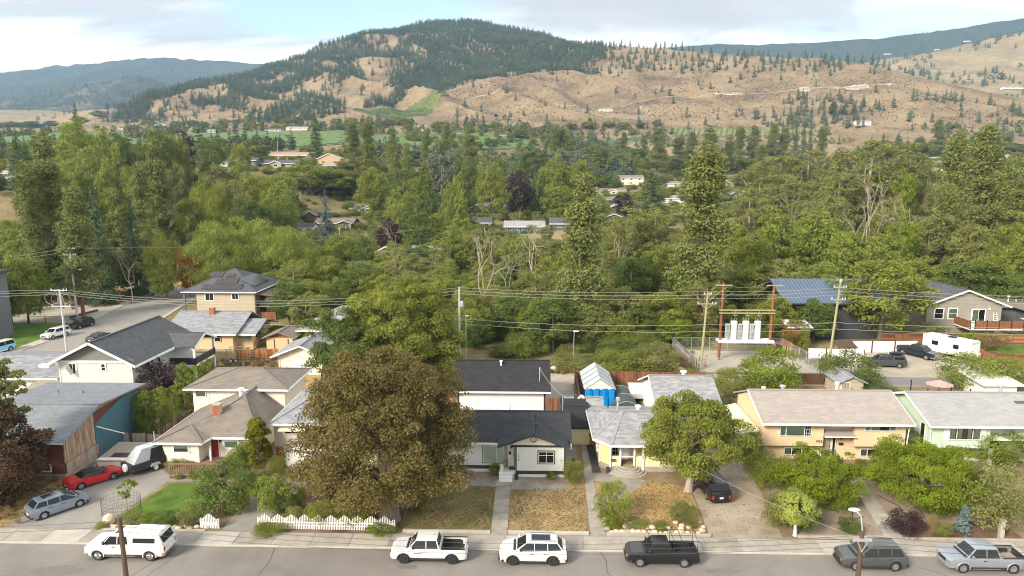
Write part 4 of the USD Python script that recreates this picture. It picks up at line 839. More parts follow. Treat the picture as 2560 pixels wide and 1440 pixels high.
shingle('shingle_brown', G_(0.13, 0.185, 0.245, (1.08, 0.93, 0.80)), mott=0.4); shingle('shingle_pink', G_(0.235, 0.30, 0.37, (1.07, 0.945, 0.87)), mott=0.4); shingle('shingle_pale', G_(0.24, 0.31, 0.38, (1.0, 1.0, 1.0)), mott=0.35); shingle('shingle_blue_grey', G_(0.155, 0.21, 0.275, (0.93, 1.0, 1.1)), mott=0.4); shingle('shingle_slate', G_(0.065, 0.095, 0.13, (0.95, 1, 1.1)), mott=0.4); shingle('shingle_orange', G_(0.26, 0.34, 0.42, (1.0, 0.74, 0.55)), mott=0.4)

# ------------------------------------------------------------------ house builder
def plane_uv(pts):
    p = np.asarray(pts, float); n = np.zeros(3)
    for i in range(len(p)): n += np.cross(p[i] - p[0], p[(i + 1) % len(p)] - p[0])
    n = unit(n); u = np.cross([0, 0, 1.0], n); u = unit(u) if np.linalg.norm(u) > 1e-6 else np.array([1.0, 0, 0]); return p, n, u, np.cross(n, u)
def slab(pts, t=0.14):
    p, n, u, v = plane_uv(pts)
    if n[2] < 0: p = p[::-1]; p, n, u, v = plane_uv(p)
    q = np.column_stack([p @ u, p @ v]); k = len(p); _, f = trimesh.creation.triangulate_polygon(sg.Polygon(q), engine='earcut'); tv, _ = trimesh.creation.triangulate_polygon(sg.Polygon(q), engine='earcut')
    idx = np.array([np.argmin(((q - a) ** 2).sum(1)) for a in tv])[np.array(f)]
    a, b, c = (q[idx[:, i]] for i in range(3)); cw = ((b - a)[:, 0] * (c - a)[:, 1] - (b - a)[:, 1] * (c - a)[:, 0]) < 0; idx[cw] = idx[cw][:, ::-1]
    V = np.vstack([p, p - n * t]); F = [*idx, *(idx[:, ::-1] + k)]
    for i in range(k):
        j = (i + 1) % k; F += [(i, i + k, j + k), (i, j + k, j)]
    return V, np.array(F), np.vstack([q, q])
def roof_mesh(planes, t=0.14):
    vs, fs, us, n = [], [], [], 0
    for pl in planes:
        v, f, u = slab(pl, t); vs.append(v); fs.append(f + n); us.append(u); n += len(v)
    return (np.vstack(vs), np.vstack(fs)), np.vstack(us)
def gable_x(x0, x1, y0, y1, ze, zr, yr=None, ze2=None):
    yr = (y0 + y1) / 2 if yr is None else yr; ze2 = ze if ze2 is None else ze2
    return [[(x0, y0, ze), (x1, y0, ze), (x1, yr, zr), (x0, yr, zr)], [(x0, yr, zr), (x1, yr, zr), (x1, y1, ze2), (x0, y1, ze2)]]
def gable_y(x0, x1, y0, y1, ze, zr, xr=None):
    xr = (x0 + x1) / 2 if xr is None else xr
    return [[(x0, y0, ze), (xr, y0, zr), (xr, y1, zr), (x0, y1, ze)], [(xr, y0, zr), (x1, y0, ze), (x1, y1, ze), (xr, y1, zr)]]
def hip(x0, x1, y0, y1, ze, zr, inset=None):
    d = inset or (y1 - y0) / 2; yr = (y0 + y1) / 2
    if x1 - x0 >= 2 * d + 0.01: a, b = (x0 + d, yr, zr), (x1 - d, yr, zr)
    else: a = b = ((x0 + x1) / 2, yr, zr)
    if a == b: return [[(x0, y0, ze), (x1, y0, ze), a], [(x1, y0, ze), (x1, y1, ze), a], [(x1, y1, ze), (x0, y1, ze), a], [(x0, y1, ze), (x0, y0, ze), a]]
    return [[(x0, y0, ze), (x1, y0, ze), b, a], [(x1, y0, ze), (x1, y1, ze), b], [(x1, y1, ze), (x0, y1, ze), a, b], [(x0, y1, ze), (x0, y0, ze), a]]
class House:
    def __init__(s, name, label, cat, o=(0, 0, 0), rz=0, group=None, local=False):
        s.bd = set(); s.o = np.zeros(3) if local else np.asarray(o, float); s.p = thing(name, label, cat, o, rz, group); s.d = {}
        if not local: reg(s.p, label, o[0], o[1])
    def add(s, name, mesh, mat, parent=None, label=None, uv=None, smooth=False, kind=None):
        m = join(mesh) if isinstance(mesh, list) else (mesh if isinstance(mesh, tuple) else join([mesh]))
        return part(name, (np.asarray(m[0], float) - s.o, m[1]), mat, parent or s.p, label, smooth, uv, kind)
    def off(s, face, at): return at if (face, round(at, 2)) not in s.bd else at + (.047 if face in ('right', 'back') else -.047)
    def lb(s, face, at, u0, u1, d0, d1, z0, z1):
        if face == 'front': return box(u0, u1, at - d1, at - d0, z0, z1)
        if face == 'back': return box(u0, u1, at + d0, at + d1, z0, z1)
        if face == 'right': return box(at + d0, at + d1, u0, u1, z0, z1)
        return box(at - d1, at - d0, u0, u1, z0, z1)
    def walls(s, x0, x1, y0, y1, z0, z1, mat, name='wall'): return s.add(name, box(x0, x1, y0, y1, z0, z1), mat)
    def gable_wall(s, pts, plane, at, t, mat, label=None): return s.add('gable_wall', prism(pts, t, plane, at), mat, label=label)
    def roof(s, planes, mat, t=0.14, label=None):
        m, uv = roof_mesh(planes, t); r = s.add('roof', m, mat, uv=uv, label=label); seen = {}; lo = min(q[2] for pl in planes for q in pl) + .25
        for pl in planes:
            for a, b in zip(pl, pl[1:] + pl[:1]): seen.setdefault(frozenset((tuple(np.round(a, 3)), tuple(np.round(b, 3)))), []).append((a, b))
        caps = [beam(np.add(e[0][0], (0, 0, .02)), np.add(e[0][1], (0, 0, .02)), .3, .05) for e in seen.values() if len(e) == 2 and max(e[0][0][2], e[0][1][2]) > lo]
        if caps and mat.startswith('shingle'): s.add('ridge_cap', caps, mat, r)
        return r
    def fascia(s, edges, mat='white_paint', w=0.05, h=0.2, dz=-0.09):
        for p, q in edges: s.add('fascia', beam(np.add(p, (0, 0, dz)), np.add(q, (0, 0, dz)), w, h), mat)
    def boards(s, face, at, u0, u1, z0, z1, mat, course=0.24, name='siding_board', clip=None):
        n = max(1, int(round((z1 - z0) / course))); c = (z1 - z0) / n; s.bd.add((face, round(at, 2)))
        for i in range(n):
            a, b = z0 + i * c, z0 + (i + 1) * c; w0, w1 = (u0, u1) if clip is None else clip(a, b)
            if w1 - w0 < 0.1: continue
            v, f = s.lb(face, at, w0, w1, 0.001, 0.045, a, b - 0.007); v = v.copy(); k = {'front': 1, 'back': 1, 'left': 0, 'right': 0}[face]; sg_ = {'front': -1, 'back': 1, 'left': -1, 'right': 1}[face]
            top = v[:, 2] > (a + b) / 2; out = np.abs(v[:, k] - (at + sg_ * 0.045)) < 1e-6; v[top & out, k] -= sg_ * 0.03
            s.add(name, (v, f), mat)
    def panels(s, face, at, u0, u1, z0, z1, mat, w=0.6, name='siding_panel'):
        n = max(1, int(round((u1 - u0) / w))); c = (u1 - u0) / n
        for i in range(n): s.add(name, s.lb(face, at, u0 + i * c + 0.006, u0 + (i + 1) * c - 0.006, 0.001, 0.022, z0, z1), mat)
    def window(s, face, at, u0, u1, z0, z1, trim='white_paint', v=(), hz=(), curtain=None, outer=None, fw=0.06, cur=((0, 1),), ctop=0.0, parent=None, label=None, grid=None):
        at = s.off(face, at); B = lambda a, b, c, d, e, f: s.lb(face, at, a, b, c, d, e, f)
        fr = [B(u0, u1, 0.002, 0.085, z0, z0 + fw), B(u0, u1, 0.002, 0.075, z1 - fw, z1), B(u0, u0 + fw, 0.002, 0.083, z0 + fw, z1 - fw), B(u1 - fw, u1, 0.002, 0.083, z0 + fw, z1 - fw)]
        for t in v: c = u0 + (u1 - u0) * t; fr.append(B(c - fw * .45, c + fw * .45, 0.002, 0.07, z0 + fw, z1 - fw))
        for t in hz: c = z0 + (z1 - z0) * t; fr.append(B(u0 + fw, u1 - fw, 0.002, 0.068, c - fw * .45, c + fw * .45))
        if grid:
            a, b, nu, nz_ = grid
            for i in range(1, nu): c = u0 + (u1 - u0) * (a + (b - a) * i / nu); fr.append(B(c - .012, c + .012, 0.036, 0.05, z0 + fw, z1 - fw))
            for i in range(1, nz_): c = z0 + (z1 - z0) * i / nz_; fr.append(B(u0 + (u1 - u0) * a, u0 + (u1 - u0) * b, 0.036, 0.049, c - .012, c + .012))
        w = s.add('window', fr, trim, parent, label)
        s.add('pane', B(u0 + fw * .5, u1 - fw * .5, 0.026, 0.034, z0 + fw * .5, z1 - fw * .5), 'glass_clear' if curtain else 'glass_dark', w)
        if curtain:
            s.add('interior', B(u0 + fw * .5, u1 - fw * .5, 0.002, 0.006, z0 + fw * .5, z1 - fw * .5), 'black_metal', w)
            for a, b in cur:
                L = u1 - u0; m_ = []; nn = max(3, int((b - a) * L / 0.13)) if curtain == 'sheer' else 1
                for i in range(nn): m_.append(B(u0 + fw * .6 + (L - fw * 1.2) * (a + (b - a) * i / nn), u0 + fw * .6 + (L - fw * 1.2) * (a + (b - a) * (i + 1) / nn) - (0.012 if nn > 1 else 0), 0.008, 0.012 + 0.008 * (i % 2), z0 + fw * .6 + (z1 - z0) * ctop, z1 - fw * .6))
                s.add('curtain' if curtain == 'sheer' else 'blind', m_, curtain, w)
        if outer:
            o, t = outer if isinstance(outer, tuple) else (outer, 0.1)
            s.add('window_trim', [B(u0 - t, u1 + t, 0.002, 0.05, z0 - t, z0 - .001), B(u0 - t, u1 + t, 0.002, 0.05, z1 + .001, z1 + t), B(u0 - t, u0 - .001, 0.002, 0.049, z0, z1), B(u1 + .001, u1 + t, 0.002, 0.049, z0, z1)], o)
        return w
    def door(s, face, at, u0, u1, z0, z1, mat, trim='white_paint', panels=3, glass=None, label=None):
        at = s.off(face, at); t = 0.08; B = lambda a, b, c, d, e, f: s.lb(face, at, a, b, c, d, e, f)
        d = s.add('door', [B(u0, u1, 0.002, 0.045, z0, z1)] + [B(u0 + .1, u1 - .1, 0.045, 0.06, z0 + (z1 - z0) * (i + .12) / panels, z0 + (z1 - z0) * (i + .88) / panels) for i in range(panels) if not (glass and (i + .5) / panels > glass)], mat, label=label)
        s.add('door_frame', [B(u0 - t, u0 - .001, 0.002, 0.06, z0, z1 + t), B(u1 + .001, u1 + t, 0.002, 0.06, z0, z1 + t), B(u0, u1, 0.002, 0.06, z1 + .001, z1 + t)], trim)
        s.add('handle', B(u1 - .13, u1 - .07, 0.06, 0.11, z0 + (z1 - z0) * .46, z0 + (z1 - z0) * .52), 'black_metal', d)
        if glass: s.add('pane', B(u0 + .12, u1 - .12, 0.046, 0.055, z0 + (z1 - z0) * (glass + .03), z1 - .12), 'glass_dark', d)
    def garage_door(s, face, at, u0, u1, z0, z1, mat='white_paint', rows=4):
        d = s.add('garage_door', s.lb(face, at, u0, u1, 0.001, 0.02, z0, z1), mat); c = (z1 - z0) / rows
        for i in range(rows): s.add('door_panel', s.lb(face, at, u0 + .02, u1 - .02, 0.021, 0.045, z0 + i * c + .015, z0 + (i + 1) * c - .015), mat, d)
    def chimney(s, x, y, z0, z1, w=0.7, dpt=0.6, mat='brick_red', bricks=True):
        c = s.add('chimney', [box(x - w / 2, x + w / 2, y - dpt / 2, y + dpt / 2, z0, z1 - .12)], 'mortar' if bricks else mat); s.add('chimney_cap', rbox(x - w / 2 - .06, x + w / 2 + .06, y - dpt / 2 - .06, y + dpt / 2 + .06, z1 - .12, z1, .02), 'concrete', c)
        if bricks:
            nr_ = int((z1 - .12 - z0) / 0.13)
            for i in range(nr_):
                for j in range(-1, 3):
                    a = x - w / 2 + (j + .5 * (i % 2)) * w / 2.5; b = a + w / 2.5 - .02; a, b = max(a, x - w / 2), min(b, x + w / 2)
                    if b - a > .06: s.add('brick', box(a, b, y - dpt / 2 - .015, y - dpt / 2 + .002, z0 + i * .13, z0 + i * .13 + .11), ('brick_red', 'brick_red_b')[(i * 3 + j) % 2], c)
    def vent(s, x, y, z, h=0.6, r=0.1, mat='silver_metal', cap=True, name='roof_vent'):
        s.add(name, [lathe([(r, -0.3), (r, h * .75)] + ([(r * 1.9, h * .75), (r * 1.9, h), (0.001, h * 1.03)] if cap else [(r, h), (0.001, h)]), 12, (x, y, z))], mat, smooth=40)
    def box_vent(s, x, y, z, w=.35): s.add('roof_vent', rbox(x - w / 2, x + w / 2, y - w / 2, y + w / 2, z - .1, z + .16, .03), 'black_metal')
    def pipe(s, pts, r, mat, name): return s.add(name, tube(pts, r, 8), mat, smooth=40)
    def text(s, txt, x, y, z, h, mat='black_metal', vertical=False):
        for i, ch in enumerate(txt):
            m = meshkit.text_mesh(ch, h, 0.015, True); v = np.array(m.vertices); v = np.column_stack([v[:, 0], -v[:, 2], v[:, 1]]); f = np.array(m.faces)
            s.add('house_number', (v + ([x, y, z - i * h * 1.35] if vertical else [x + i * h * .8, y, z]), f), mat)

# ------------------------------------------------------------------ the front row
# white bungalow
h = House('bungalow', 'white bungalow with charcoal roof, black trim and octagon gable vent', 'house', (-3, 59, 0))
h.walls(-9.6, 3.3, 60.2, 67.4, 0.28, 3.0, 'white_paint'); h.walls(-1.2, 3.3, 59.1, 60.2, 0.28, 3.02, 'white_paint'); h.add('foundation', [box(-9.55, -1.25, 60.1, 67.3, 0, 0.28), box(-1.25, 3.28, 59.05, 60.1, 0, 0.28)], 'white_paint')
h.panels('front', 59.1, -1.15, 3.2, 0.62, 2.86, 'white_paint'); h.panels('front', 60.2, -9.6, -2.05, 0.62, 2.86, 'white_paint'); h.panels('right', 3.3, 59.15, 67.3, 0.62, 2.9, 'white_paint', 1.2)
h.add('base_band', [h.lb('front', 59.1, -1.2, 3.3, 0.001, 0.04, 0.28, 0.6), h.lb('front', 60.2, -9.6, -2.75, 0.001, 0.04, 0.28, 0.6)], 'charcoal')
h.add('corner_trim', [h.lb('front', 59.1, -1.22, -1.12, 0.02, 0.05, 0.6, 2.9), h.lb('front', 59.1, 3.2, 3.32, 0.02, 0.05, 0.6, 2.9)], 'charcoal'); h.add('fascia', h.lb('front', 59.1, -1.6, 3.45, 0.03, 0.06, 2.9, 3.1), 'charcoal')
h.window('front', 59.1, 0.86, 2.30, 1.36, 2.50, v=(.5,), hz=(.66,), outer=('charcoal', .09)); h.window('front', 60.2, -4.26, -2.28, 0.92, 2.76, v=(.62,), hz=(.84,), curtain='sheer', cur=((0, .33), (.36, .6)), outer=('charcoal', .09))
h.door('front', 60.2, -2.02, -1.36, 0.62, 2.68, 'white_paint', 'charcoal', 1); h.add('mailbox', h.lb('front', 60.2, -1.9, -1.66, 0.06, 0.16, 1.75, 2.0), 'black_metal'); h.add('porch_lamp', h.lb('front', 60.2, -1.72, -1.56, 0.06, 0.18, 2.38, 2.6), 'black_metal')
h.roof(gable_x(-10.2, 4.0, 59.6, 68.4, 3.04, 4.58, 64.0), 'shingle_charcoal'); s_ = (4.42 - 3.3) / 3.15
h.roof([[(-2.85, 58.25, 3.30), (0.38, 58.25, 4.46), (0.38, 63.7, 4.46), (-2.85, 60.3, 3.30)], [(0.38, 58.25, 4.46), (3.6, 58.25, 3.30), (3.6, 60.3, 3.30), (0.38, 63.7, 4.46)]], 'shingle_charcoal', 0.12, 'charcoal gable roof over the front room')
h.fascia([((-10.2, 59.58, 3.04), (-2.8, 59.58, 3.04))]); h.fascia([((-2.85, 58.24, 3.30), (0.38, 58.24, 4.46)), ((0.38, 58.24, 4.46), (3.6, 58.24, 3.30))], 'charcoal')
h.gable_wall([(-1.7, 3.1), (2.5, 3.1), (0.38, 4.1)], 'xz', 59.06, 0.08, 'cream_paint', 'cream gable front'); th = np.arange(8) * PI / 4 + PI / 8; oc = np.column_stack([0.4 + .30 * np.cos(th), 3.66 + .30 * np.sin(th)])
h.add('gable_vent', prism(sg.Polygon(oc).difference(sg.Polygon((oc - [.4, 3.66]) * .78 + [.4, 3.66])), .05, 'xz', 59.0), 'charcoal', label='octagonal vent with dark frame'); h.text('972', -1.02, 59.07, 2.05, 0.17, 'dark_grey', True); h.add('door_bell', h.lb('front', 59.1, 2.92, 2.98, 0.02, 0.04, 1.55, 1.72), 'dark_grey')
h.pipe([(-1.9, 64.6, 4.3), (-1.9, 64.6, 5.25)], .08, 'white_metal', 'vent_pipe'); h.box_vent(0.6, 60.7, 4.38, .3); h.pipe([(3.3, 64.6, 4.3), (3.3, 64.6, 6.0)], .04, 'galv', 'service_mast'); h.pipe([(3.85, 59.4, 3.1), (3.85, 59.4, 2.6)], .06, 'white_metal', 'downspout')
st = h.add('porch', [box(-2.75, -1.25, 58.75, 60.15, 0, 0.58)], 'white_paint'); [h.add('step', box(-2.72, -1.5, 58.75 - .3 * (i + 1), 58.75 - .3 * i, 0, 0.42 - .17 * i), 'white_paint', st) for i in range(3)]; h.add('door_mat', box(-1.85, -1.3, 59.3, 60.0, 0.582, 0.60), 'brown_trim', st)
# garage behind it
h = House('garage', 'long white garage with black roof behind the white bungalow', 'garage', (-3, 76.3, 0))
h.walls(-8.3, 1.8, 76.3, 84.5, 0, 2.7, 'white_paint'); h.panels('front', 76.3, -8.2, 1.75, 0.05, 2.55, 'white_paint', .4); h.roof(gable_x(-9.0, 2.5, 75.6, 85.2, 2.72, 5.15), 'shingle_black'); h.fascia([((-9, 75.58, 2.72), (2.5, 75.58, 2.72))], 'white_paint'); h.add('corner_trim', [h.lb('front', 76.3, -8.32, -8.18, .02, .05, 0, 2.7), h.lb('front', 76.3, 1.68, 1.84, .02, .05, 0, 2.7)], 'black_metal')
h.gable_wall([(76.3, 2.7), (84.5, 2.7), (80.4, 4.9)], 'yz', 1.75, .05, 'white_paint'); h.gable_wall([(76.3, 2.7), (84.5, 2.7), (80.4, 4.9)], 'yz', -8.3, .05, 'white_paint'); h.vent(-3.4, 79.6, 4.8, .5, .1, 'white_metal'); h.pipe([(1.2, 77.2, 3.4), (1.2, 77.2, 5.2)], .06, 'galv', 'service_mast')
f_ = thing('trellis', 'white lattice screen standing between white bungalow and black roofed garage', 'trellis', (-2.8, 72, 0)); [part('post', box(x - .05, x + .05, -.05, .05, 0, 2.1), 'white_paint', f_) for x in (-2.7, -.9, .9, 2.7)]; [part('rail', box(-2.7, 2.7, -.03, .03, z, z + .07), 'white_paint', f_) for z in (1.3, 1.98)]; [part('slat', box(x - .02, x + .02, -.02, .02, 1.37, 1.98), 'white_paint', f_) for x in np.arange(-2.55, 2.6, .19)]
# yellow bungalow
h = House('bungalow', 'pale yellow bungalow with mottled grey hip roof and open porch', 'house', (10, 60.5, 0))
h.walls(6.7, 14.4, 62.0, 70.2, 0.3, 2.85, 'yellow_paint'); h.add('wall', prism([(6.7, 61.6), (7.6, 60.55), (7.72, 60.62), (6.9, 62.2)], 2.3, 'xy', .55), 'yellow_paint'); h.add('foundation', prism([(6.68, 61.55), (7.62, 60.5), (14.6, 60.5), (14.4, 70.2), (6.68, 70.2)], .5, 'xy', 0), 'concrete_old')
h.add('corner_trim', [box(6.62, 6.76, 61.5, 61.66, .5, 2.8), box(7.5, 7.66, 60.44, 60.6, 0.1, 2.85)], 'white_paint')
for a, b in ((7.68, 8.52), (9.84, 10.55), (10.8, 14.4)): h.boards('front', 60.6, a, b, 0.12, 1.45, 'yellow_pale', .19); h.walls(a, b, 60.6, 60.75, 0.1, 1.45, 'yellow_pale', 'porch_wall')
h.add('porch_column', box(10.54, 10.76, 60.45, 60.67, .1, 2.8), 'white_paint'); h.add('porch_column', box(8.44, 8.6, 60.45, 60.7, .6, 2.8), 'white_paint'); h.add('porch_column', box(9.76, 9.9, 60.45, 60.7, .6, 2.8), 'white_paint'); h.add('porch_floor', box(7.7, 14.4, 60.76, 61.99, .5, .62), 'deck_wood'); h.add('rail', box(8.6, 9.76, 60.5, 60.58, 1.42, 1.5), 'white_paint')
h.door('front', 62.0, 8.7, 9.62, .65, 2.75, 'white_paint'); h.window('front', 62.0, 7.95, 8.5, 1.0, 2.7, v=(.5,), hz=(.25, .5, .75), fw=.04); h.window('front', 62.0, 11.2, 12.8, 1.5, 2.6); h.add('mailbox', h.lb('front', 60.57, 7.7, 8.1, .03, .14, 0.98, 1.2), 'brown_trim')
Y0, YB, X0, X1 = 59.75, 70.6, 6.0, 15.2; a, b = (9.2, 64.75, 4.42), (13.4, 64.75, 4.42)
h.roof([[(7.5, Y0, 2.86), (X1, Y0, 2.86), b, a], [(X1, Y0, 2.86), (X1, YB, 2.86), b], [(X1, YB, 2.86), (X0 + .8, YB, 2.86), a, b], [(X0 + .8, YB, 2.86), (X0, 69.2, 2.86), a], [(X0, 69.2, 2.86), (X0, 61.4, 2.86), a], [(X0, 61.4, 2.86), (7.5, Y0, 2.86), a]], 'shingle_grey')
h.fascia([((X0, 69.2, 2.86), (X0, 61.4, 2.86)), ((X0, 61.4, 2.86), (7.5, Y0, 2.86)), ((7.5, Y0, 2.86), (X1, Y0, 2.86))]); h.vent(9.0, 66.8, 3.85, 1.25, .11, 'galv'); h.vent(11.0, 66.4, 3.95, .45, .17, 'white_metal'); h.vent(8.1, 67.5, 3.6, .4, .05, 'black_metal', False); h.vent(13.6, 67.8, 3.6, .4, .07, 'black_metal', False)
h.pipe([(7.2, 63.2, 3.4), (7.2, 63.2, 5.0)], .03, 'galv', 'antenna_mast'); [h.add('antenna_rod', tube([(7.2 - w, 63.2, z), (7.2 + w, 63.2, z)], .015, 4), 'galv') for z, w in ((4.95, .3), (4.8, .42), (4.65, .36))]
st = h.add('porch', [prism([(8.55 + 1.2 * .5 + .62 * math.cos(t) * 1.0, 60.55 - .62 * .55 * math.sin(t)) for t in np.linspace(0, PI, 14)], .52, 'xy', 0)], 'concrete_old')
for i in range(4): R_ = .95 + .3 * i; h.add('step', prism([(9.18 + R_ * math.cos(t), 60.5 - R_ * .85 * math.sin(t)) for t in np.linspace(0, PI, 20)], .41 - .12 * i, 'xy', 0), 'concrete', st)
for i, (x, z) in enumerate(((6.62, 2.3), (6.6, 1.9), (6.64, 1.5))): h.add('hanging_ornament', blob((x - .1, 61.9, z), (.13, .13, .2), i, 1), 'cream_paint')
h.walls(13.9, 20.2, 68.9, 80.5, 0, 2.6, 'white_paint'); h.roof(gable_x(13.4, 20.55, 67.7, 81.7, 2.45, 5.12, 74.7), 'shingle_grey'); h.gable_wall([(68.9, 2.6), (80.5, 2.6), (74.7, 4.9)], 'yz', 13.88, .1, 'white_paint'); h.fascia([((13.38, 67.7, 2.45), (13.38, 74.7, 5.12)), ((13.38, 74.7, 5.12), (13.38, 81.7, 2.45))], h=.16); h.window('left', 13.88, 70.4, 71.2, 1.3, 2.3); h.box_vent(17.6, 70.6, 3.55, .45); h.vent(17.5, 75.3, 4.9, .55, .2, 'white_metal')
# peach split-level
h = House('split_level_house', 'peach split level house with pinkish roof and number 992', 'house', (29.3, 63.2, 0))
h.walls(22.45, 36.05, 63.85, 71.2, 0, 4.1, 'peach_paint'); h.walls(22.45, 28.3, 63.2, 63.85, 1.62, 4.1, 'peach_paint', 'upper_wall'); h.walls(31.25, 36.05, 63.2, 63.85, 1.62, 4.1, 'peach_paint', 'upper_wall')
h.boards('front', 63.2, 22.45, 28.3, 1.62, 4.05, 'peach_paint', .235); h.boards('front', 63.2, 31.25, 36.05, 1.62, 4.05, 'peach_paint', .235); h.boards('front', 63.85, 28.32, 31.24, 3.05, 4.05, 'peach_paint', .235)
h.window('front', 63.2, 24.08, 27.1, 2.6, 3.92, v=(.2, .78), curtain='blind', cur=((0, .78),), grid=(.78, 1, 3, 4)); h.window('front', 63.2, 32.1, 35.1, 3.2, 3.92, v=(.2, .8), curtain='sheer', cur=((.02, .2), (.2, .5)), grid=(.8, 1, 3, 3))
h.window('front', 63.85, 24.86, 27.3, .42, 1.2, v=(.3, .7), curtain='sheer', cur=((0, .25),)); h.window('front', 63.85, 32.2, 35.3, .35, 1.15, v=(.22, .78), curtain='sheer', cur=((0, .2), (.5, .8)))
h.door('front', 63.85, 28.45, 29.3, .35, 2.5, 'olive_door', panels=4); h.window('front', 63.85, 29.42, 29.78, .4, 2.5, fw=.05); h.add('mailbox', h.lb('front', 63.85, 30.1, 30.5, .02, .14, 1.5, 1.72), 'black_metal'); h.add('porch_lamp', h.lb('front', 63.85, 30.22, 30.38, .02, .16, 2.1, 2.45), 'black_metal')
h.add('door_hood', hull([(28.3, 63.85, 2.62), (31.25, 63.85, 2.62), (28.3, 62.85, 2.62), (31.25, 62.85, 2.62), (28.3, 62.85, 2.7), (31.25, 62.85, 2.7), (28.3, 63.85, 3.02), (31.25, 63.85, 3.02)]), 'shingle_pink'); h.add('hood_fascia', box(28.28, 31.27, 62.8, 62.848, 2.6, 2.72), 'white_paint'); h.text('992', 27.6, 63.15, 1.95, .26, 'brown_trim')
h.roof(gable_x(22.15, 36.5, 62.4, 72.0, 4.12, 5.93, 67.2), 'shingle_pink'); h.fascia([((22.15, 62.38, 4.12), (36.5, 62.38, 4.12)), ((36.5, 62.38, 4.12), (36.5, 67.2, 5.93)), ((22.15, 62.38, 4.12), (22.15, 67.2, 5.93))]); h.gable_wall([(63.85, 4.1), (71.2, 4.1), (67.3, 5.75)], 'yz', 35.99, .06, 'peach_paint'); h.gable_wall([(63.85, 4.1), (71.2, 4.1), (67.3, 5.75)], 'yz', 22.45, .06, 'peach_paint')
h.pipe([(36.4, 62.3, 4.0), (36.2, 62.9, 3.7), (36.1, 63.1, .1)], .05, 'white_metal', 'downspout'); h.vent(26.1, 68.4, 5.4, .6, .16, 'silver_metal'); h.vent(31.5, 68.2, 5.4, 1.05, .12, 'white_metal'); h.vent(24.0, 68.0, 5.5, .45, .12, 'white_metal')
h.roof([[(19.7, 63.6, 2.35), (22.3, 63.6, 3.05), (22.3, 71.4, 3.05), (19.7, 71.4, 2.35)]], 'cream_metal', .08, 'cream metal carport roof'); h.fascia([((19.7, 63.58, 2.35), (22.3, 63.58, 3.05)), ((19.68, 63.6, 2.35), (19.68, 71.4, 2.35))], 'white_paint', h=.16); [h.add('carport_post', box(19.8, 19.9, y, y + .1, 0, 2.3), 'white_paint') for y in (63.8, 67.5, 71.2)]; [h.add('roof_rib', beam((19.7, y, 2.40), (22.3, y, 3.10), .05, .04), 'cream_metal') for y in np.arange(64.2, 71.3, .75)]
# mint split-level
h = House('split_level_house', 'mint green split level house with pale grey roof at the right edge', 'house', (44, 63.2, 0))
h.walls(38.5, 52.5, 63.85, 71.6, 0, 4.0, 'mint_paint'); h.walls(38.5, 44.0, 63.2, 63.85, 1.55, 4.0, 'mint_paint', 'upper_wall'); h.walls(47.6, 52.5, 63.2, 63.85, 1.55, 4.0, 'mint_paint', 'upper_wall'); h.boards('front', 63.2, 38.5, 44.0, 1.55, 3.95, 'mint_paint', .24); h.boards('front', 63.85, 44.02, 47.6, 2.9, 3.95, 'mint_paint', .24); h.boards('left', 38.5, 63.85, 71.6, .3, 3.95, 'mint_paint', .24)
h.boards('left', 38.5, 63.85, 71.6, 3.97, 5.6, 'mint_paint', .2, clip=lambda a, b: (63.85 + max(0, (b - 3.97) / .40), 71.6 - max(0, (b - 3.97) / .40)))
h.window('front', 63.2, 40.1, 43.1, 2.4, 3.8, v=(.25, .75), curtain='sheer', cur=((.02, .2), (.3, .42), (.6, .72), (.8, .98)), outer=None); h.add('shutter', h.lb('front', 63.2, 39.62, 40.08, .03, .07, 2.36, 3.84), 'white_paint'); h.add('shutter', h.lb('front', 63.2, 43.12, 43.58, .03, .07, 2.36, 3.84), 'white_paint')
h.window('front', 63.85, 41.3, 43.0, .5, 1.42, v=(.5,), curtain='sheer', cur=((0, 1),)); h.add('porch_post', box(44.0, 44.3, 62.9, 63.2, 0, 1.55), 'white_paint'); h.add('door_hood', box(44.1, 47.6, 62.7, 63.84, 2.5, 2.62), 'white_paint'); h.door('front', 63.85, 45.4, 46.3, .2, 2.3, 'white_paint'); h.window('front', 63.85, 44.4, 45.2, .3, 2.3)
h.roof(gable_x(37.95, 53.0, 62.5, 72.4, 3.98, 5.78, 67.4), 'shingle_pale'); h.gable_wall([(63.85, 4.0), (71.6, 4.0), (67.6, 5.62)], 'yz', 38.5, .1, 'mint_paint'); h.fascia([((37.95, 62.48, 3.98), (53, 62.48, 3.98)), ((37.93, 62.5, 3.98), (37.93, 67.4, 5.78)), ((37.93, 67.4, 5.78), (37.93, 72.4, 3.98))]); h.window('left', 38.5, 64.1, 64.9, 1.2, 3.6, fw=.05); h.vent(48.0, 68.2, 5.4, .95, .16, 'silver_metal'); h.add('roof_patch', slab([(47.9, 65.7, 5.2), (49.3, 65.7, 5.2), (49.3, 66.1, 5.33), (47.9, 66.1, 5.33)], .02)[:2], 'shingle_slate'); h.pipe([(38.5, 62.4, 3.9), (38.3, 63.0, 3.6), (38.42, 63.1, .1)], .05, 'white_metal', 'downspout')
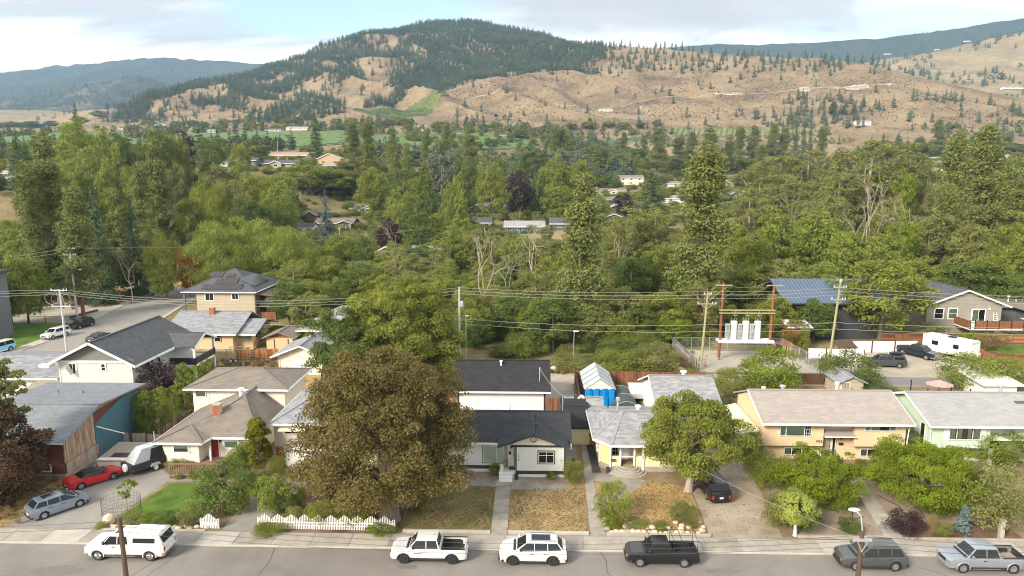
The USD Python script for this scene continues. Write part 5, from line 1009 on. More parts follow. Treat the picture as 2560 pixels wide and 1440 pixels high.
# cream house with brown hip roof
h = House('bungalow', 'cream house with brown hip roof, brick chimney and red door', 'house', (-31, 60.5, 0))
h.walls(-34.85, -31.3, 60.55, 70, 0, 2.45, 'cream_paint'); h.walls(-31.3, -26.6, 62.0, 70, 0, 2.45, 'cream_paint'); h.walls(-36.15, -26.2, 69.6, 76, 0, 4.85, 'cream_paint', 'upper_wall'); h.boards('front', 60.55, -34.8, -31.32, .1, 2.3, 'cream_paint', .16); h.boards('front', 62.0, -31.28, -26.6, .1, 2.3, 'cream_paint', .16); h.boards('front', 69.6, -36.1, -34.4, 3.0, 4.8, 'cream_paint', .18)
h.window('front', 60.55, -33.7, -32.25, 1.42, 2.18, outer=('white_paint', .1), curtain='blind', ctop=.45); h.window('front', 62.0, -29.5, -28.1, 1.3, 2.05, outer=('white_paint', .1), curtain='blind'); h.door('front', 62.0, -30.75, -30.05, .35, 2.25, 'red_door', panels=2, label='dark red front door'); h.window('front', 69.6, -35.85, -34.7, 3.85, 4.62, curtain='sheer', cur=((0, 1),)); h.add('porch_lamp', h.lb('front', 62, -29.95, -29.8, .03, .15, 1.9, 2.15), 'black_metal')
ap, c1, c2 = (-30.2, 67.0, 5.15), (-31.0, 64.4, 4.45), (-32.9, 62.6, 3.6)
h.roof([[(-35.45, 59.95, 2.58), (-30.7, 59.95, 2.58), (-32.9, 62.35, 3.5)], [(-30.7, 59.95, 2.58), (-30.4, 61.4, 2.58), (-31.35, 64.0, 3.9), (-32.9, 62.35, 3.5)], [(-30.4, 61.4, 2.58), (-26.0, 61.4, 2.58), (-29.3, 66.6, 5.05), (-31.35, 64.0, 3.95)], [(-26.0, 61.4, 2.58), (-26.0, 70.5, 2.58), (-29.3, 69.5, 5.1), (-29.3, 66.6, 5.05)], [(-35.45, 59.95, 2.58), (-32.9, 62.35, 3.5), (-31.35, 64.0, 3.95), (-29.3, 66.6, 5.05), (-29.3, 69.5, 5.1), (-35.45, 69.5, 2.58)]], 'shingle_brown')
h.roof(hip(-36.9, -25.6, 69.0, 77.0, 4.9, 6.15, 4.4), 'shingle_brown', label='brown hip roof of the upper storey'); h.fascia([((-35.45, 59.93, 2.58), (-30.7, 59.93, 2.58)), ((-30.7, 59.93, 2.58), (-30.4, 61.38, 2.58)), ((-30.4, 61.38, 2.58), (-26.0, 61.38, 2.58)), ((-35.47, 59.95, 2.58), (-35.47, 69.5, 2.58)), ((-36.9, 68.98, 4.9), (-25.6, 68.98, 4.9)), ((-25.58, 69, 4.9), (-25.58, 77, 4.9))])
h.chimney(-31.0, 64.2, 3.7, 5.0, .75, .6); h.vent(-29.9, 67.3, 5.0, .55, .2, 'white_metal'); h.pipe([(-35.3, 60.2, 2.4), (-35.3, 60.2, 3.6)], .05, 'galv', 'service_mast')
dk = h.add('deck', box(-32.9, -28.2, 57.9, 61.9, .3, .42), 'deck_wood'); [h.add('deck_post', box(x - .06, x + .06, 57.88, 58.0, 0, 1.4), 'deck_wood', dk) for x in (-32.8, -30.6, -28.3)]; h.add('handrail', box(-32.9, -28.2, 57.86, 58.02, 1.36, 1.44), 'deck_wood', dk); [h.add('baluster', box(x - .03, x + .03, 57.9, 57.96, .42, 1.36), 'deck_wood', dk) for x in np.arange(-32.6, -28.3, .22)]; h.add('porch_column', box(-30.5, -30.36, 60.9, 61.04, .4, 1.9), 'white_paint')
# stucco house with garage
h = House('split_level_house', 'beige stucco house with mottled grey roof, white garage door and brick pier', 'house', (-20, 60.3, 0))
h.walls(-23.9, -13.2, 60.3, 69, 2.2, 4.6, 'beige_stucco', 'upper_wall'); h.walls(-23.85, -13.3, 60.45, 69, 0, 2.2, 'beige_stucco'); h.garage_door('front', 60.45, -22.95, -20.2, .03, 2.05); h.add('door_frame', [h.lb('front', 60.45, -23.06, -22.96, .001, .05, 0, 2.15), h.lb('front', 60.45, -20.19, -20.1, .001, .05, 0, 2.15), h.lb('front', 60.45, -22.95, -20.2, .001, .05, 2.06, 2.15)], 'white_paint')
pr = h.add('brick_pier', h.lb('front', 60.45, -23.85, -23.08, .001, .1, 0, 2.18), 'mortar')
for i in range(15):
    for j in range(4):
        a = -23.85 + (j - .5 * (i % 2)) * .26; b = a + .245; a, b = max(a, -23.85), min(b, -23.08)
        if b - a > .05: h.add('brick', h.lb('front', 60.45, a, b, .1, .12, i * .145 + .01, i * .145 + .135), ('brick_red', 'brick_red_b')[(i + 2 * j) % 3 == 0], pr)
h.window('front', 60.3, -22.9, -19.6, 3.5, 3.95, v=(.2, .4, .6, .8), fw=.05); h.add('awning', hull([(-23.3, 60.28, 4.2), (-19.4, 60.28, 4.2), (-23.3, 59.6, 4.0), (-19.4, 59.6, 4.0), (-23.3, 60.28, 4.14), (-19.4, 60.28, 4.14), (-23.3, 59.6, 3.95), (-19.4, 59.6, 3.95)]), 'cream_metal')
h.roof([[(-24.2, 59.75, 4.62), (-15, 59.75, 4.62), (-15, 64.7, 6.3), (-20.6, 64.7, 6.3)], [(-24.2, 69.6, 4.62), (-24.2, 59.75, 4.62), (-20.6, 64.7, 6.3)], [(-15, 69.6, 4.62), (-24.2, 69.6, 4.62), (-20.6, 64.7, 6.3), (-15, 64.7, 6.3)], [(-15, 59.75, 4.62), (-12.8, 59.75, 4.62), (-12.8, 69.6, 4.62), (-15, 69.6, 4.62), (-15, 64.7, 6.3)]][:3] + [[(-15, 59.75, 4.62), (-12.8, 59.75, 4.62), (-15, 64.7, 6.3)], [(-12.8, 69.6, 4.62), (-15, 69.6, 4.62), (-15, 64.7, 6.3)]], 'shingle_grey_mid'); h.fascia([((-24.2, 59.73, 4.62), (-12.8, 59.73, 4.62)), ((-24.22, 59.75, 4.62), (-24.22, 69.6, 4.62))])
# weathered red wooden house at the left edge
h = House('wooden_house', 'weathered red wooden house with grey roof and teal side wall', 'house', (-44, 57.5, 0))
ev, pk, bk = (57.5, 3.95), (62.6, 5.35), (69.5, 5.15)
side = [(57.5, 0), (70, 0), (70, 4.9), (62.6, 5.15), (57.5, 3.75)]
h.add('wall', prism(side, 9.5, 'yz', -51.7), 'red_wood'); h.add('gable_wall', prism([(57.5, 1.55), (61.9, 1.55), (61.9, 4.7), (62.3, 4.75), (66.8, 4.85), (70, 4.6), (70, 4.9), (62.6, 5.12), (57.5, 3.72)], .05, 'yz', -42.2), 'worn_wood'); h.add('foundation', box(-51, -42.12, 57.42, 62, 0, .5), 'concrete_old')
for i in range(14): y = 57.5 + i * .315; h.add('siding_board', box(-42.15, -42.11, y + .01, y + .305, 1.55 + .0 * i, min(3.75 + (y - 57.5) * .27, 4.7)), ('worn_wood', 'grey_wood', 'worn_wood')[i % 3])
for i in range(11): y = 57.6 + i * .42; h.add('lower_board', box(-42.16, -42.09, y + .01, y + .41, .45, 1.5 - (.0 if i else 0)), ('grey_wood', 'worn_wood')[i % 4 == 2])
h.add('side_wall', prism([(62.0, 0), (69.6, 0), (69.6, 4.7), (66.8, 4.8), (62.0, 3.5)], .06, 'yz', -42.18), 'teal_paint', label='teal painted side wall'); h.add('drain_pole', beam((-42.0, 62.1, 3.3), (-40.6, 65.2, 1.2), .09, .09), 'white_paint')
h.roof([[(-52.5, 56.9, 3.72), (-41.75, 56.9, 3.72), (-41.75, 62.6, 5.4), (-52.5, 62.6, 5.4)], [(-52.5, 62.6, 5.4), (-41.75, 62.6, 5.4), (-41.75, 70.6, 5.0), (-52.5, 70.6, 5.0)]], 'shingle_blue_grey', .16); h.fascia([((-52.5, 56.88, 3.72), (-41.75, 56.88, 3.72))], 'white_paint', h=.14); [h.add('roof_seam', beam((-52.5, y, z), (-41.8, y, z), .12, .06), 'shingle_slate') for y, z in ((62.6, 5.41),)]
h.window('front', 57.5, -45.9, -43.5, 2.35, 3.6, v=(.25, .75), curtain='sheer', cur=((.02, .3), (.72, .98)), trim='red_wood'); h.window('front', 57.5, -45.4, -43.45, .7, 1.45, v=(.33, .66), curtain='sheer', cur=((0, .35), (.5, 1)))
[h.vent(x, 66.5, 5.1, .35, .06, 'dark_grey', False) for x in (-48.6, -46.0)]

# ------------------------------------------------------------------ second row, left
h = House('two_storey_house', 'grey lap sided two storey house with dark gable roof and white trim', 'house', (-52, 77.8, 0))
h.walls(-56.4, -47.55, 77.8, 92, 0, 5.2, 'grey_siding'); h.boards('front', 77.8, -56.3, -47.65, .15, 5.2, 'grey_siding', .235); h.boards('right', -47.55, 77.9, 88, .15, 5.1, 'grey_siding', .235)
h.gable_wall([(-56.6, 5.45), (-47.3, 5.45), (-51.95, 7.6)], 'xz', 77.72, .3, 'grey_shakes', 'dark shingled gable'); h.add('gable_band', box(-56.5, -47.45, 77.66, 77.78, 5.2, 5.47), 'white_paint'); h.add('corner_trim', [box(-56.45, -56.3, 77.72, 77.82, .1, 5.2), box(-47.62, -47.5, 77.72, 77.9, .1, 5.2)], 'white_paint')
h.roof(gable_y(-57.6, -46.6, 76.9, 92.6, 5.05, 7.85, -52.0), 'shingle_slate'); h.fascia([((-57.6, 76.88, 5.05), (-52, 76.88, 7.85)), ((-52, 76.88, 7.85), (-46.6, 76.88, 5.05)), ((-46.58, 76.9, 5.05), (-46.58, 86, 5.05))], h=.28)
h.window('front', 77.8, -55.15, -54.3, 3.85, 5.1, v=(.5,), outer=('white_paint', .09)); h.window('front', 77.8, -51.25, -50.7, 4.2, 5.1, hz=(.5,), outer=('white_paint', .09)); h.window('front', 77.8, -53.9, -53.1, 1.3, 2.05, v=(.5,), outer=('white_paint', .08)); h.window('front', 77.8, -50.55, -49.6, 1.3, 1.95, v=(.5,), outer=('white_paint', .08)); h.door('front', 77.8, -52.4, -51.6, .05, 2.05, 'white_paint'); h.door('front', 77.8, -48.8, -48.0, .05, 2.05, 'white_paint', glass=.5); h.window('right', -47.55, 80.7, 81.4, 3.8, 5.0, hz=(.5,), outer=('white_paint', .08)); h.window('right', -47.55, 83.2, 83.9, 2.6, 4.9, hz=(.25, .5, .75), outer=('white_paint', .08)); h.add('awning_sash', beam((-55.15, 77.3, 5.0), (-54.7, 77.7, 3.9), .05, 1.1, (0, 1, 0)), 'white_paint')
h.roof(gable_x(-50.5, -43.9, 86.0, 92.2, 5.0, 6.3), 'shingle_slate', label='side gable over the raised porch'); h.fascia([((-43.88, 86, 5.0), (-43.88, 89.1, 6.3)), ((-43.88, 89.1, 6.3), (-43.88, 92.2, 5.0))], h=.24); dk = h.add('porch', box(-47.5, -44.1, 86.2, 92, 2.3, 2.6), 'white_paint'); h.add('railing', [box(-44.16, -44.1, 86.2, 92, 2.6, 3.5), box(-47.5, -44.1, 86.18, 86.24, 2.6, 3.5)], 'black_metal', dk); [h.add('porch_column', box(-44.35, -44.1, y, y + .25, 0, 4.95), 'white_paint') for y in (86.2, 91.7)]
h = House('bungalow', 'sand coloured bungalow with long grey roof and small brick chimney', 'house', (-51, 103, 0))
h.walls(-55.9, -46.5, 103.1, 113, 0, 2.85, 'sand_stucco'); h.walls(-46.5, -43.9, 104.4, 112, 0, 2.7, 'sand_stucco', 'porch_wall'); h.roof(gable_x(-57.6, -45.6, 102.3, 114, 2.85, 5.2, 109.0), 'shingle_grey_mid'); h.roof(gable_x(-46.4, -42.8, 103.0, 113, 2.7, 4.2), 'shingle_grey_mid', label='lower grey roof over the side porch'); h.fascia([((-57.6, 102.28, 2.85), (-45.6, 102.28, 2.85)), ((-45.6, 102.98, 2.7), (-42.8, 102.98, 2.7))]); h.chimney(-51.9, 108.2, 4.4, 6.0, .8, .7, 'brick_red', False)
for a, b in ((-54.1, -53.4), (-53.35, -52.65), (-49.4, -48.4)): h.window('front', 103.1, a, b, 1.55, 2.75, hz=(.5,), outer=('brown_trim', .1))
h.window('front', 104.4, -46.3, -44.1, 1.6, 2.6, v=(.5,), curtain='blind'); h.window('right', -43.9, 105.3, 107.5, 1.5, 2.5, v=(.5,)); h.add('base_band', box(-55.92, -46.4, 103.04, 103.1, 0, .3), 'concrete_old')
h = House('two_storey_house', 'two storey tan house with solar panels on its grey hip roof', 'house', (-57, 125.5, 0))
h.walls(-63.0, -51.9, 125.5, 139, 0, 5.55, 'tan_siding'); h.boards('front', 125.5, -63, -51.95, .1, 2.9, 'tan_siding', .3); h.boards('front', 125.5, -63, -51.95, 3.05, 5.5, 'tan_siding', .3); h.roof(hip(-65.6, -51.3, 124.8, 140, 5.6, 9.1, 7.0), 'shingle_slate'); h.fascia([((-65.6, 124.78, 5.6), (-51.3, 124.78, 5.6)), ((-51.28, 124.8, 5.6), (-51.28, 140, 5.6))])
for a, b, z0, z1 in ((-61.3, -59.7, 3.85, 5.2), (-56.2, -54.95, 4.05, 5.2)): h.window('front', 125.5, a, b, z0, z1, v=(.5,), outer=('white_paint', .12))
h.add('corner_post', box(-65.3, -65.0, 125.0, 125.3, 0, 5.5), 'dark_grey'); sl = lambda y: 5.6 + (y - 124.8) * 3.5 / 7.6
for x0, x1, y0, y1 in ((-62.0, -54.4, 125.5, 127.0), (-60.2, -55.9, 127.1, 129.2), (-62.2, -59.6, 129.4, 131.0), (-59.0, -57.2, 129.4, 130.4)):
    n = max(1, round((x1 - x0) / 1.0))
    for i in range(n): a = x0 + (x1 - x0) * i / n; b = x0 + (x1 - x0) * (i + 1) / n - .04; h.add('solar_panel', slab([(a, y0, sl(y0) + .14), (b, y0, sl(y0) + .14), (b, y1, sl(y1) + .14), (a, y1, sl(y1) + .14)], .05)[:2], 'solar')
sr = lambda x: 5.6 + (-51.3 - x) * 3.5 / 7.0
for i in range(5): y = 127.2 + i * 1.5; h.add('solar_panel', slab([(-52.6, y, sr(-52.6) + .14), (-52.6, y + 1.44, sr(-52.6) + .14), (-55.4, y + 1.44, sr(-55.4) + .14), (-55.4, y, sr(-55.4) + .14)], .05)[:2], 'solar_blue')
h.roof([[(-52.0, 126.0, 5.15), (-45.6, 126.0, 4.75), (-45.6, 137, 4.75), (-52.0, 137, 5.15)]], 'shingle_slate', .18, 'flat grey roof over the rear deck'); h.fascia([((-52, 125.98, 5.1), (-45.6, 125.98, 4.7))], 'fence_red_light', h=.28); dk = h.add('deck', box(-51.88, -46.0, 126.2, 136.5, 2.5, 2.75), 'dark_grey'); h.add('railing', [box(-51.8, -46, 126.2, 126.26, 2.75, 3.7), box(-46.06, -46, 126.2, 136.5, 2.75, 3.7)], 'black_metal', dk); [h.add('deck_post', box(x, x + .25, 126.3, 126.55, 0, 4.7), 'fence_red_light' if x > -50 else 'dark_grey') for x in (-51.6, -48.6, -46.3)]; h.add('hanging_rug', box(-50.2, -47.4, 126.6, 126.66, 3.3, 4.6), 'blue_paint'); h.add('lattice_panel', box(-51.8, -48.6, 126.4, 126.46, .1, 1.5), 'fence_red')
# garage and house half hidden by the green maple
h = House('garage', 'cream garage with white door behind the dark leaning tree', 'garage', (-32.5, 90.6, 0))
h.walls(-34.6, -28.4, 90.6, 98, 0, 2.7, 'cream_paint'); h.garage_door('front', 90.6, -32.9, -29.5, .03, 2.1); h.roof(gable_y(-35.6, -27.4, 89.9, 98.4, 2.7, 4.3), 'shingle_grey'); h.gable_wall([(-34.6, 2.7), (-28.4, 2.7), (-31.5, 3.95)], 'xz', 90.55, .1, 'cream_paint'); h.fascia([((-35.6, 89.88, 2.7), (-31.5, 89.88, 4.3)), ((-31.5, 89.88, 4.3), (-27.4, 89.88, 2.7))], h=.22); h.add('corner_trim', box(-34.66, -34.5, 90.52, 90.62, 0, 2.7), 'white_paint'); h.add('meter_box', h.lb('front', 90.6, -34.2, -33.6, .01, .1, 1.0, 1.3), 'white_paint')
h = House('bungalow', 'cream house with pale grey pyramid roof half hidden behind the green maple', 'house', (-29, 108, 0))
h.walls(-36, -22, 106, 116, 0, 2.9, 'cream_paint'); h.roof(hip(-37.2, -21, 105, 117, 2.9, 5.8), 'shingle_grey'); h.fascia([((-37.2, 104.98, 2.9), (-21, 104.98, 2.9)), ((-37.22, 105, 2.9), (-37.22, 117, 2.9))]); h.window('front', 106, -34.5, -33, 1.2, 2.4); h.vent(-26.6, 109.6, 5.0, 1.3, .1, 'dark_grey')
# low white house, lean-to and deck roof at the left
h = House('bungalow', 'low white house with patchy grey roof left of the grey two storey house', 'house', (-62, 82, 0))
h.walls(-72, -57.6, 80.6, 92, 0, 2.5, 'white_paint'); h.roof([[(-73, 79.9, 2.5), (-58.3, 79.9, 2.5), (-56.6, 86, 3.9), (-73, 86, 3.9)], [(-73, 86, 3.9), (-56.6, 86, 3.9), (-57, 93, 2.5), (-73, 93, 2.5)]], 'shingle_grey_mid'); h.fascia([((-73, 79.88, 2.5), (-58.3, 79.88, 2.5))]); h.add('skylight', rbox(-62.6, -61.2, 82.6, 83.4, 3.0, 3.5, .05), 'cream_paint'); h.roof([[(-60.6, 77.0, 2.0), (-57.0, 77.4, 2.0), (-57.0, 82.4, 2.5), (-60.4, 80.4, 2.5)]], 'grey_wood', .1, 'weathered board lean-to roof'); [h.add('lean_to_post', box(x, x + .1, y, y + .1, 0, 2.0), 'white_paint') for x, y in ((-60.4, 77.2), (-57.3, 77.6))]; h.window('front', 80.6, -62.4, -61.2, .6, 1.4)
h = House('awning_roof', 'flat ribbed patio roof below the grey two storey house', 'patio roof', (-51, 74, 0)); h.roof([[(-53.8, 72.0, 2.25), (-47.2, 72.0, 2.25), (-47.0, 77.2, 2.7), (-53.8, 77.2, 2.7)]], 'grey_wood', .08); [h.add('rib', beam((x, 72, 2.31), (x, 77.2, 2.76), .12, .05), 'dark_grey') for x in (-52.2, -50.7, -49.2)]; [h.add('post', box(x, x + .12, y, y + .12, 0, 2.2), 'deck_wood') for x, y in ((-53.6, 72.2), (-47.4, 72.2), (-47.4, 76.8), (-53.6, 76.8))]
h = House('pergola', 'dark wooden pergola frame beside the fenced deck', 'pergola', (-45.6, 74, 0)); [h.add('post', box(x - .07, x + .07, y - .07, y + .07, 0, 3.1), 'fence_dark') for x, y in ((-46.8, 72.6), (-44.6, 72.6), (-46.8, 75.4), (-44.6, 75.4))]; [h.add('beam', beam(a, b, .12, .2), 'fence_dark') for a, b in (((-47.4, 72.6, 3.1), (-44.0, 72.6, 3.1)), ((-47.4, 75.4, 3.1), (-44.0, 75.4, 3.1)))]; [h.add('rafter', beam((x, 72.2, 3.26), (x, 75.8, 3.26), .08, .14), 'fence_dark') for x in (-47, -46, -45, -44.3)]
dk = h.add('deck', box(-47.0, -43.4, 67.5, 76.0, .75, .9), 'dark_grey'); [h.add('railing_board', box(-43.42, -43.36, y, y + .1, .9, 1.85), 'charcoal', dk) for y in np.arange(67.5, 76, .2)]; h.add('handrail', box(-43.46, -43.32, 67.5, 76, 1.85, 1.92), 'charcoal', dk)
# apartment block at the left edge
h = House('apartment_block', 'dark grey and white apartment block cut by the left edge', 'building', (-90, 110, 0)); h.walls(-106, -91.1, 106, 114, 0, 10.2, 'dark_grey'); h.walls(-91.1, -89.6, 107, 113.4, 0, 10.9, 'dark_grey', 'stair_tower'); [h.add('wall_panel', box(-93.5, -91.2, 105.9, 105.99, z, z + 2.6), 'white_paint') for z in (.2, 3.4, 6.6)]; [h.window('front', 106, -93.1, -91.9, z, z + 1.6) for z in (.8, 4.0, 7.2)]; h.add('roof', box(-106.4, -89.3, 105.6, 114.2, 10.9, 11.3), 'charcoal')

# ------------------------------------------------------------------ second row, right
h = House('cottage', 'house with blue standing seam metal roof behind the leafy tree', 'house', (48, 114, 0))
h.walls(44, 58, 113.5, 124, 0, 6.2, 'charcoal'); h.roof(gable_x(42.2, 59.6, 112, 127, 6.4, 9.3, 120), 'blue_metal_roof', .1); [h.add('roof_seam', beam((x, 112, 6.44), (x, 120, 9.34), .05, .08), 'blue_metal_roof') for x in np.arange(42.3, 59.6, .62)]; h.fascia([((42.2, 111.98, 6.4), (59.6, 111.98, 6.4)), ((42.18, 112, 6.4), (42.18, 120, 9.3))], 'charcoal'); h.vent(57.6, 119, 9.0, 1.2, .2, 'silver_metal'); h.window('front', 113.5, 46, 49, 3.5, 5.2, v=(.5,))
h = House('shed', 'small orange board shed with flat pale roof below the blue metal roof', 'shed', (43.3, 109, 0)); h.walls(41.6, 44.8, 108, 110.5, 0, 3.2, 'fence_orange'); [h.add('board', box(x, x + .19, 107.95, 107.99, 0, 3.2), 'fence_orange') for x in np.arange(41.6, 44.7, .21)]; h.roof([[(41.2, 107.4, 3.3), (45.2, 107.4, 3.3), (45.2, 110.9, 3.9), (41.2, 110.9, 3.9)]], 'white_metal', .1)
h = House('two_storey_house', 'taupe gabled house with white framed windows and wooden deck', 'house', (75, 117.7, 0))
h.walls(68.7, 81.4, 117.7, 133, 0, 5.2, 'taupe_siding'); h.boards('front', 117.7, 68.7, 81.3, .1, 5.2, 'taupe_siding', .3); h.gable_wall([(68.7, 5.2), (81.4, 5.2), (81.4, 5.3), (75.0, 7.7), (68.7, 5.3)], 'xz', 117.68, .12, 'taupe_siding'); h.roof(gable_y(67.6, 82.6, 117.0, 134, 5.0, 7.9, 75.1), 'shingle_slate'); h.fascia([((67.6, 116.98, 5.0), (75.1, 116.98, 7.9)), ((75.1, 116.98, 7.9), (82.6, 116.98, 5.0))], h=.26)
h.window('front', 117.7, 70.0, 71.5, 2.8, 4.55, hz=(.5,), outer=('white_paint', .12)); h.window('front', 117.7, 72.35, 73.85, 2.8, 4.55, hz=(.5,), outer=('white_paint', .12), curtain='blind'); h.window('front', 117.7, 76.4, 78.6, 2.3, 4.4, v=(.5,), outer=('white_paint', .12), curtain='blind', cur=((0, .5),)); h.window('front', 117.7, 70.1, 72.3, .1, 1.2, outer=('white_paint', .1), curtain='blind'); h.add('porch_lamp', h.lb('front', 117.7, 79.1, 79.4, .02, .2, 4.4, 4.7), 'white_paint')
dk = h.add('deck', box(73.4, 82.2, 113.2, 117.6, 1.75, 1.95), 'white_paint'); 
for i in range(4):
    for j in range(8): h.add('deck_board', box(74.2 + i * 2.0, 74.2 + i * 2.0 + 1.9, 113.18, 113.24, 1.98 + j * .17, 1.98 + j * .17 + .155), ('fence_red_light', 'fence_red')[(i + j) % 2], dk)
for i in range(4):
    for j in range(8): y = 113.3 + i * 1.08; h.add('deck_board', box(73.38, 73.44, y, y + 1.02, 1.98 + j * .17, 1.98 + j * .17 + .155), ('fence_red', 'fence_red_light')[(i + j) % 2], dk)
[h.add('deck_post', box(x - .05, x + .05, 113.1, 113.2, 1.9, 3.5), 'black_metal', dk) for x in (73.45, 74.18, 76.15, 78.15, 80.15, 82.15)]; [h.add('deck_support', box(x - .1, x + .1, 113.4, 113.6, 0, 1.75), 'brown_trim', dk) for x in (73.8, 78, 82)]; h.add('ladder', [beam((80.0, 117.2, 2.0), (79.9, 117.55, 3.9), .06, .06), beam((80.6, 117.2, 2.0), (80.5, 117.55, 3.9), .06, .06)] + [box(80.0, 80.55, 117.2 + .06 * k, 117.26 + .06 * k, 2.2 + .33 * k, 2.25 + .33 * k) for k in range(5)], 'white_metal')
h = House('bungalow', 'brown roofed house with white gable trim at the right edge', 'house', (90, 124, 0)); h.walls(84, 100, 122, 136, 0, 4.2, 'dark_grey'); h.roof(gable_x(82.5, 101, 121, 137, 4.2, 6.9), 'shingle_brown'); h.roof(gable_y(86, 97, 114.6, 127, 4.1, 6.4), 'shingle_brown', label='brown front gable'); h.walls(87, 96, 115.2, 122, 0, 4.1, 'dark_grey', 'porch_wall'); h.fascia([((86, 114.58, 4.1), (91.5, 114.58, 6.4)), ((91.5, 114.58, 6.4), (97, 114.58, 4.1))], h=.28); [h.vent(x, 123, 5.1, .8, .12, 'white_metal') for x in (86.0, 87.4)]; h.window('front', 115.2, 87.6, 89.6, 2.2, 3.6, v=(.5,)); h.roof([[(82.8, 110.5, 3.1), (92, 110.5, 3.1), (92, 115.1, 3.5), (82.8, 115.1, 3.5)]], 'tarp_grey', .08, 'pale flat porch roof'); [h.add('post', box(x, x + .2, 110.7, 110.9, 0, 3.0), 'brown_trim') for x in (83, 87, 91.6)]

# ------------------------------------------------------------------ sheds and shelters
h = House('shed', 'beige shed with black roof right of the white bungalow', 'shed', (4.6, 71, 0)); h.walls(3.9, 6.2, 66.8, 74, 0, 1.9, 'yellow_pale'); h.roof([[(3.5, 66.4, 1.95), (6.45, 66.4, 1.95), (6.45, 70.5, 2.9), (3.5, 70.5, 2.9)], [(3.5, 70.5, 2.9), (6.45, 70.5, 2.9), (6.45, 75, 2.2), (3.5, 75, 2.2)]], 'shingle_black'); h.panels('front', 66.8, 3.95, 6.15, .05, 1.85, 'yellow_pale', .4)
h = House('shed', 'small shed with grey shingle roof beside the blue tarpaulin shelter', 'shed', (7.2, 73, 0)); h.walls(6.5, 8.0, 72.5, 74.6, 0, 2.1, 'beige_stucco'); h.roof(gable_x(6.3, 8.25, 71.9, 75.2, 2.1, 2.9), 'shingle_grey_mid'); h.add('workbench', [box(6.5, 7.9, 69.4, 71.4, .8, .9)], 'grey_wood'); h.add('screen', box(6.5, 7.8, 68.3, 68.36, .2, 1.9), 'red_wood')
h = House('canopy_shelter', 'grey canopy shelter with bright blue tarpaulin hung across its front', 'shelter', (8, 80.5, 0)); [h.add('post', tube([(x, y, 0), (x, y, 2.35)], .05, 8), 'galv') for x in (6.7, 10.1) for y in (78.6, 85.2)]
v_, f_, u_ = [], [], []
h.add('canopy', roof_mesh(gable_y(6.5, 10.3, 78.2, 85.6, 2.25, 3.55), .05)[0], 'tarp_grey'); h.add('gable_cloth', prism([(6.6, 2.2), (10.2, 2.2), (8.4, 3.4)], .03, 'xz', 78.3), 'cream_paint'); [h.add('canopy_seam', beam((a, y, 2.29 if a == 6.5 else 3.59), (b, y, 3.59 if a == 6.5 else 2.29), .04, .03), 'dark_grey') for y in (79.8, 81.6, 83.4) for a, b in ((6.5, 8.4), (8.4, 10.3))]
gx_ = np.linspace(6.75, 10.15, 35); gz = np.linspace(.05, 2.35, 16); W_ = np.array([[(x, 78.25 - .12 * math.sin(x * 7 + z * .7) - .05 * math.sin(x * 17), z) for x in gx_] for z in gz]).reshape(-1, 3); i_ = (np.arange(15)[:, None] * 35 + np.arange(34)).ravel(); h.add('tarpaulin', (W_, np.column_stack([i_, i_ + 1, i_ + 36, i_ + 35])), 'tarp_blue', label='bright blue tarpaulin', smooth=True)
h = House('garden_tent', 'dark shade cloth tunnel beside the grey canopy shelter', 'tunnel', (11.3, 79, 0)); arc = [(9.9 + 1.4 + 1.55 * math.cos(t), 1.5 * math.sin(t)) for t in np.linspace(0, PI, 13)]; h.add('cover', prism(arc, 6.2, 'xz', 76.0), 'mesh_dark'); [h.add('hoop', tube([(x, y, z + .02) for x, z in arc], .03, 5), 'galv') for y in (76.0, 79.1, 82.2)]
solo('tarp_stack', [blob((6.1 + .1, 77.4, .9), (.55, .9, .9), 5, 2, .3)], 'white_metal', 'white covered heap beside the blue tarpaulin shelter', 'tarp heap')
h = House('shed', 'peach board shed with brown roof beside the sand coloured bungalow', 'shed', (-39.6, 106, 0)); h.walls(-41.4, -37.2, 103.6, 107.6, 0, 2.1, 'sand_stucco'); h.panels('front', 103.6, -41.3, -37.3, .05, 2.0, 'sand_stucco', .45); h.roof(gable_y(-42, -36.6, 103.0, 108.2, 2.1, 3.1), 'shingle_brown'); h.gable_wall([(-41.4, 2.1), (-37.2, 2.1), (-39.3, 2.9)], 'xz', 103.55, .08, 'fence_red'); [h.add('door_edge', box(x, x + .1, 103.5, 103.56, .05, 1.9), 'brown_trim') for x in (-40.2, -38.0)]
h = House('shed', 'small grey gabled garden shed behind the peach house', 'shed', (40, 84.5, 0)); h.walls(38.6, 41.6, 83, 87, 0, 1.9, 'tan_siding'); h.roof(gable_y(38.2, 42.0, 82.6, 87.4, 1.9, 2.75), 'shingle_grey_mid'); h.gable_wall([(38.6, 1.9), (41.6, 1.9), (40.1, 2.55)], 'xz', 82.95, .08, 'tan_siding'); h.door('front', 83, 38.9, 39.9, .05, 1.8, 'grey_wood')
h = House('shed', 'white garden shed with flat white roof by the lane at right', 'shed', (57, 83, 0)); h.walls(55.6, 59.4, 81.6, 85.6, 0, 2.2, 'white_paint'); h.roof([[(55.0, 81.0, 2.25), (60, 81.0, 2.25), (60, 86.2, 2.6), (55.0, 86.2, 2.6)]], 'white_metal', .12); h.panels('front', 81.6, 55.65, 59.35, .05, 2.15, 'white_paint', .62)
h = House('shed', 'low brown boarded roof over the grey hedge by the white picket wall', 'shed', (48, 103, 0)); h.roof([[(46.6, 101.4, 1.7), (49.4, 101.2, 1.7), (49.4, 103.4, 2.3), (46.6, 103.4, 2.3)]], 'fence_dark', .1); [h.add('post', box(x, x + .12, y, y + .12, 0, 1.7 if y < 102 else 2.2), 'fence_dark') for x in (46.7, 49.1) for y in (101.5, 103.2)]
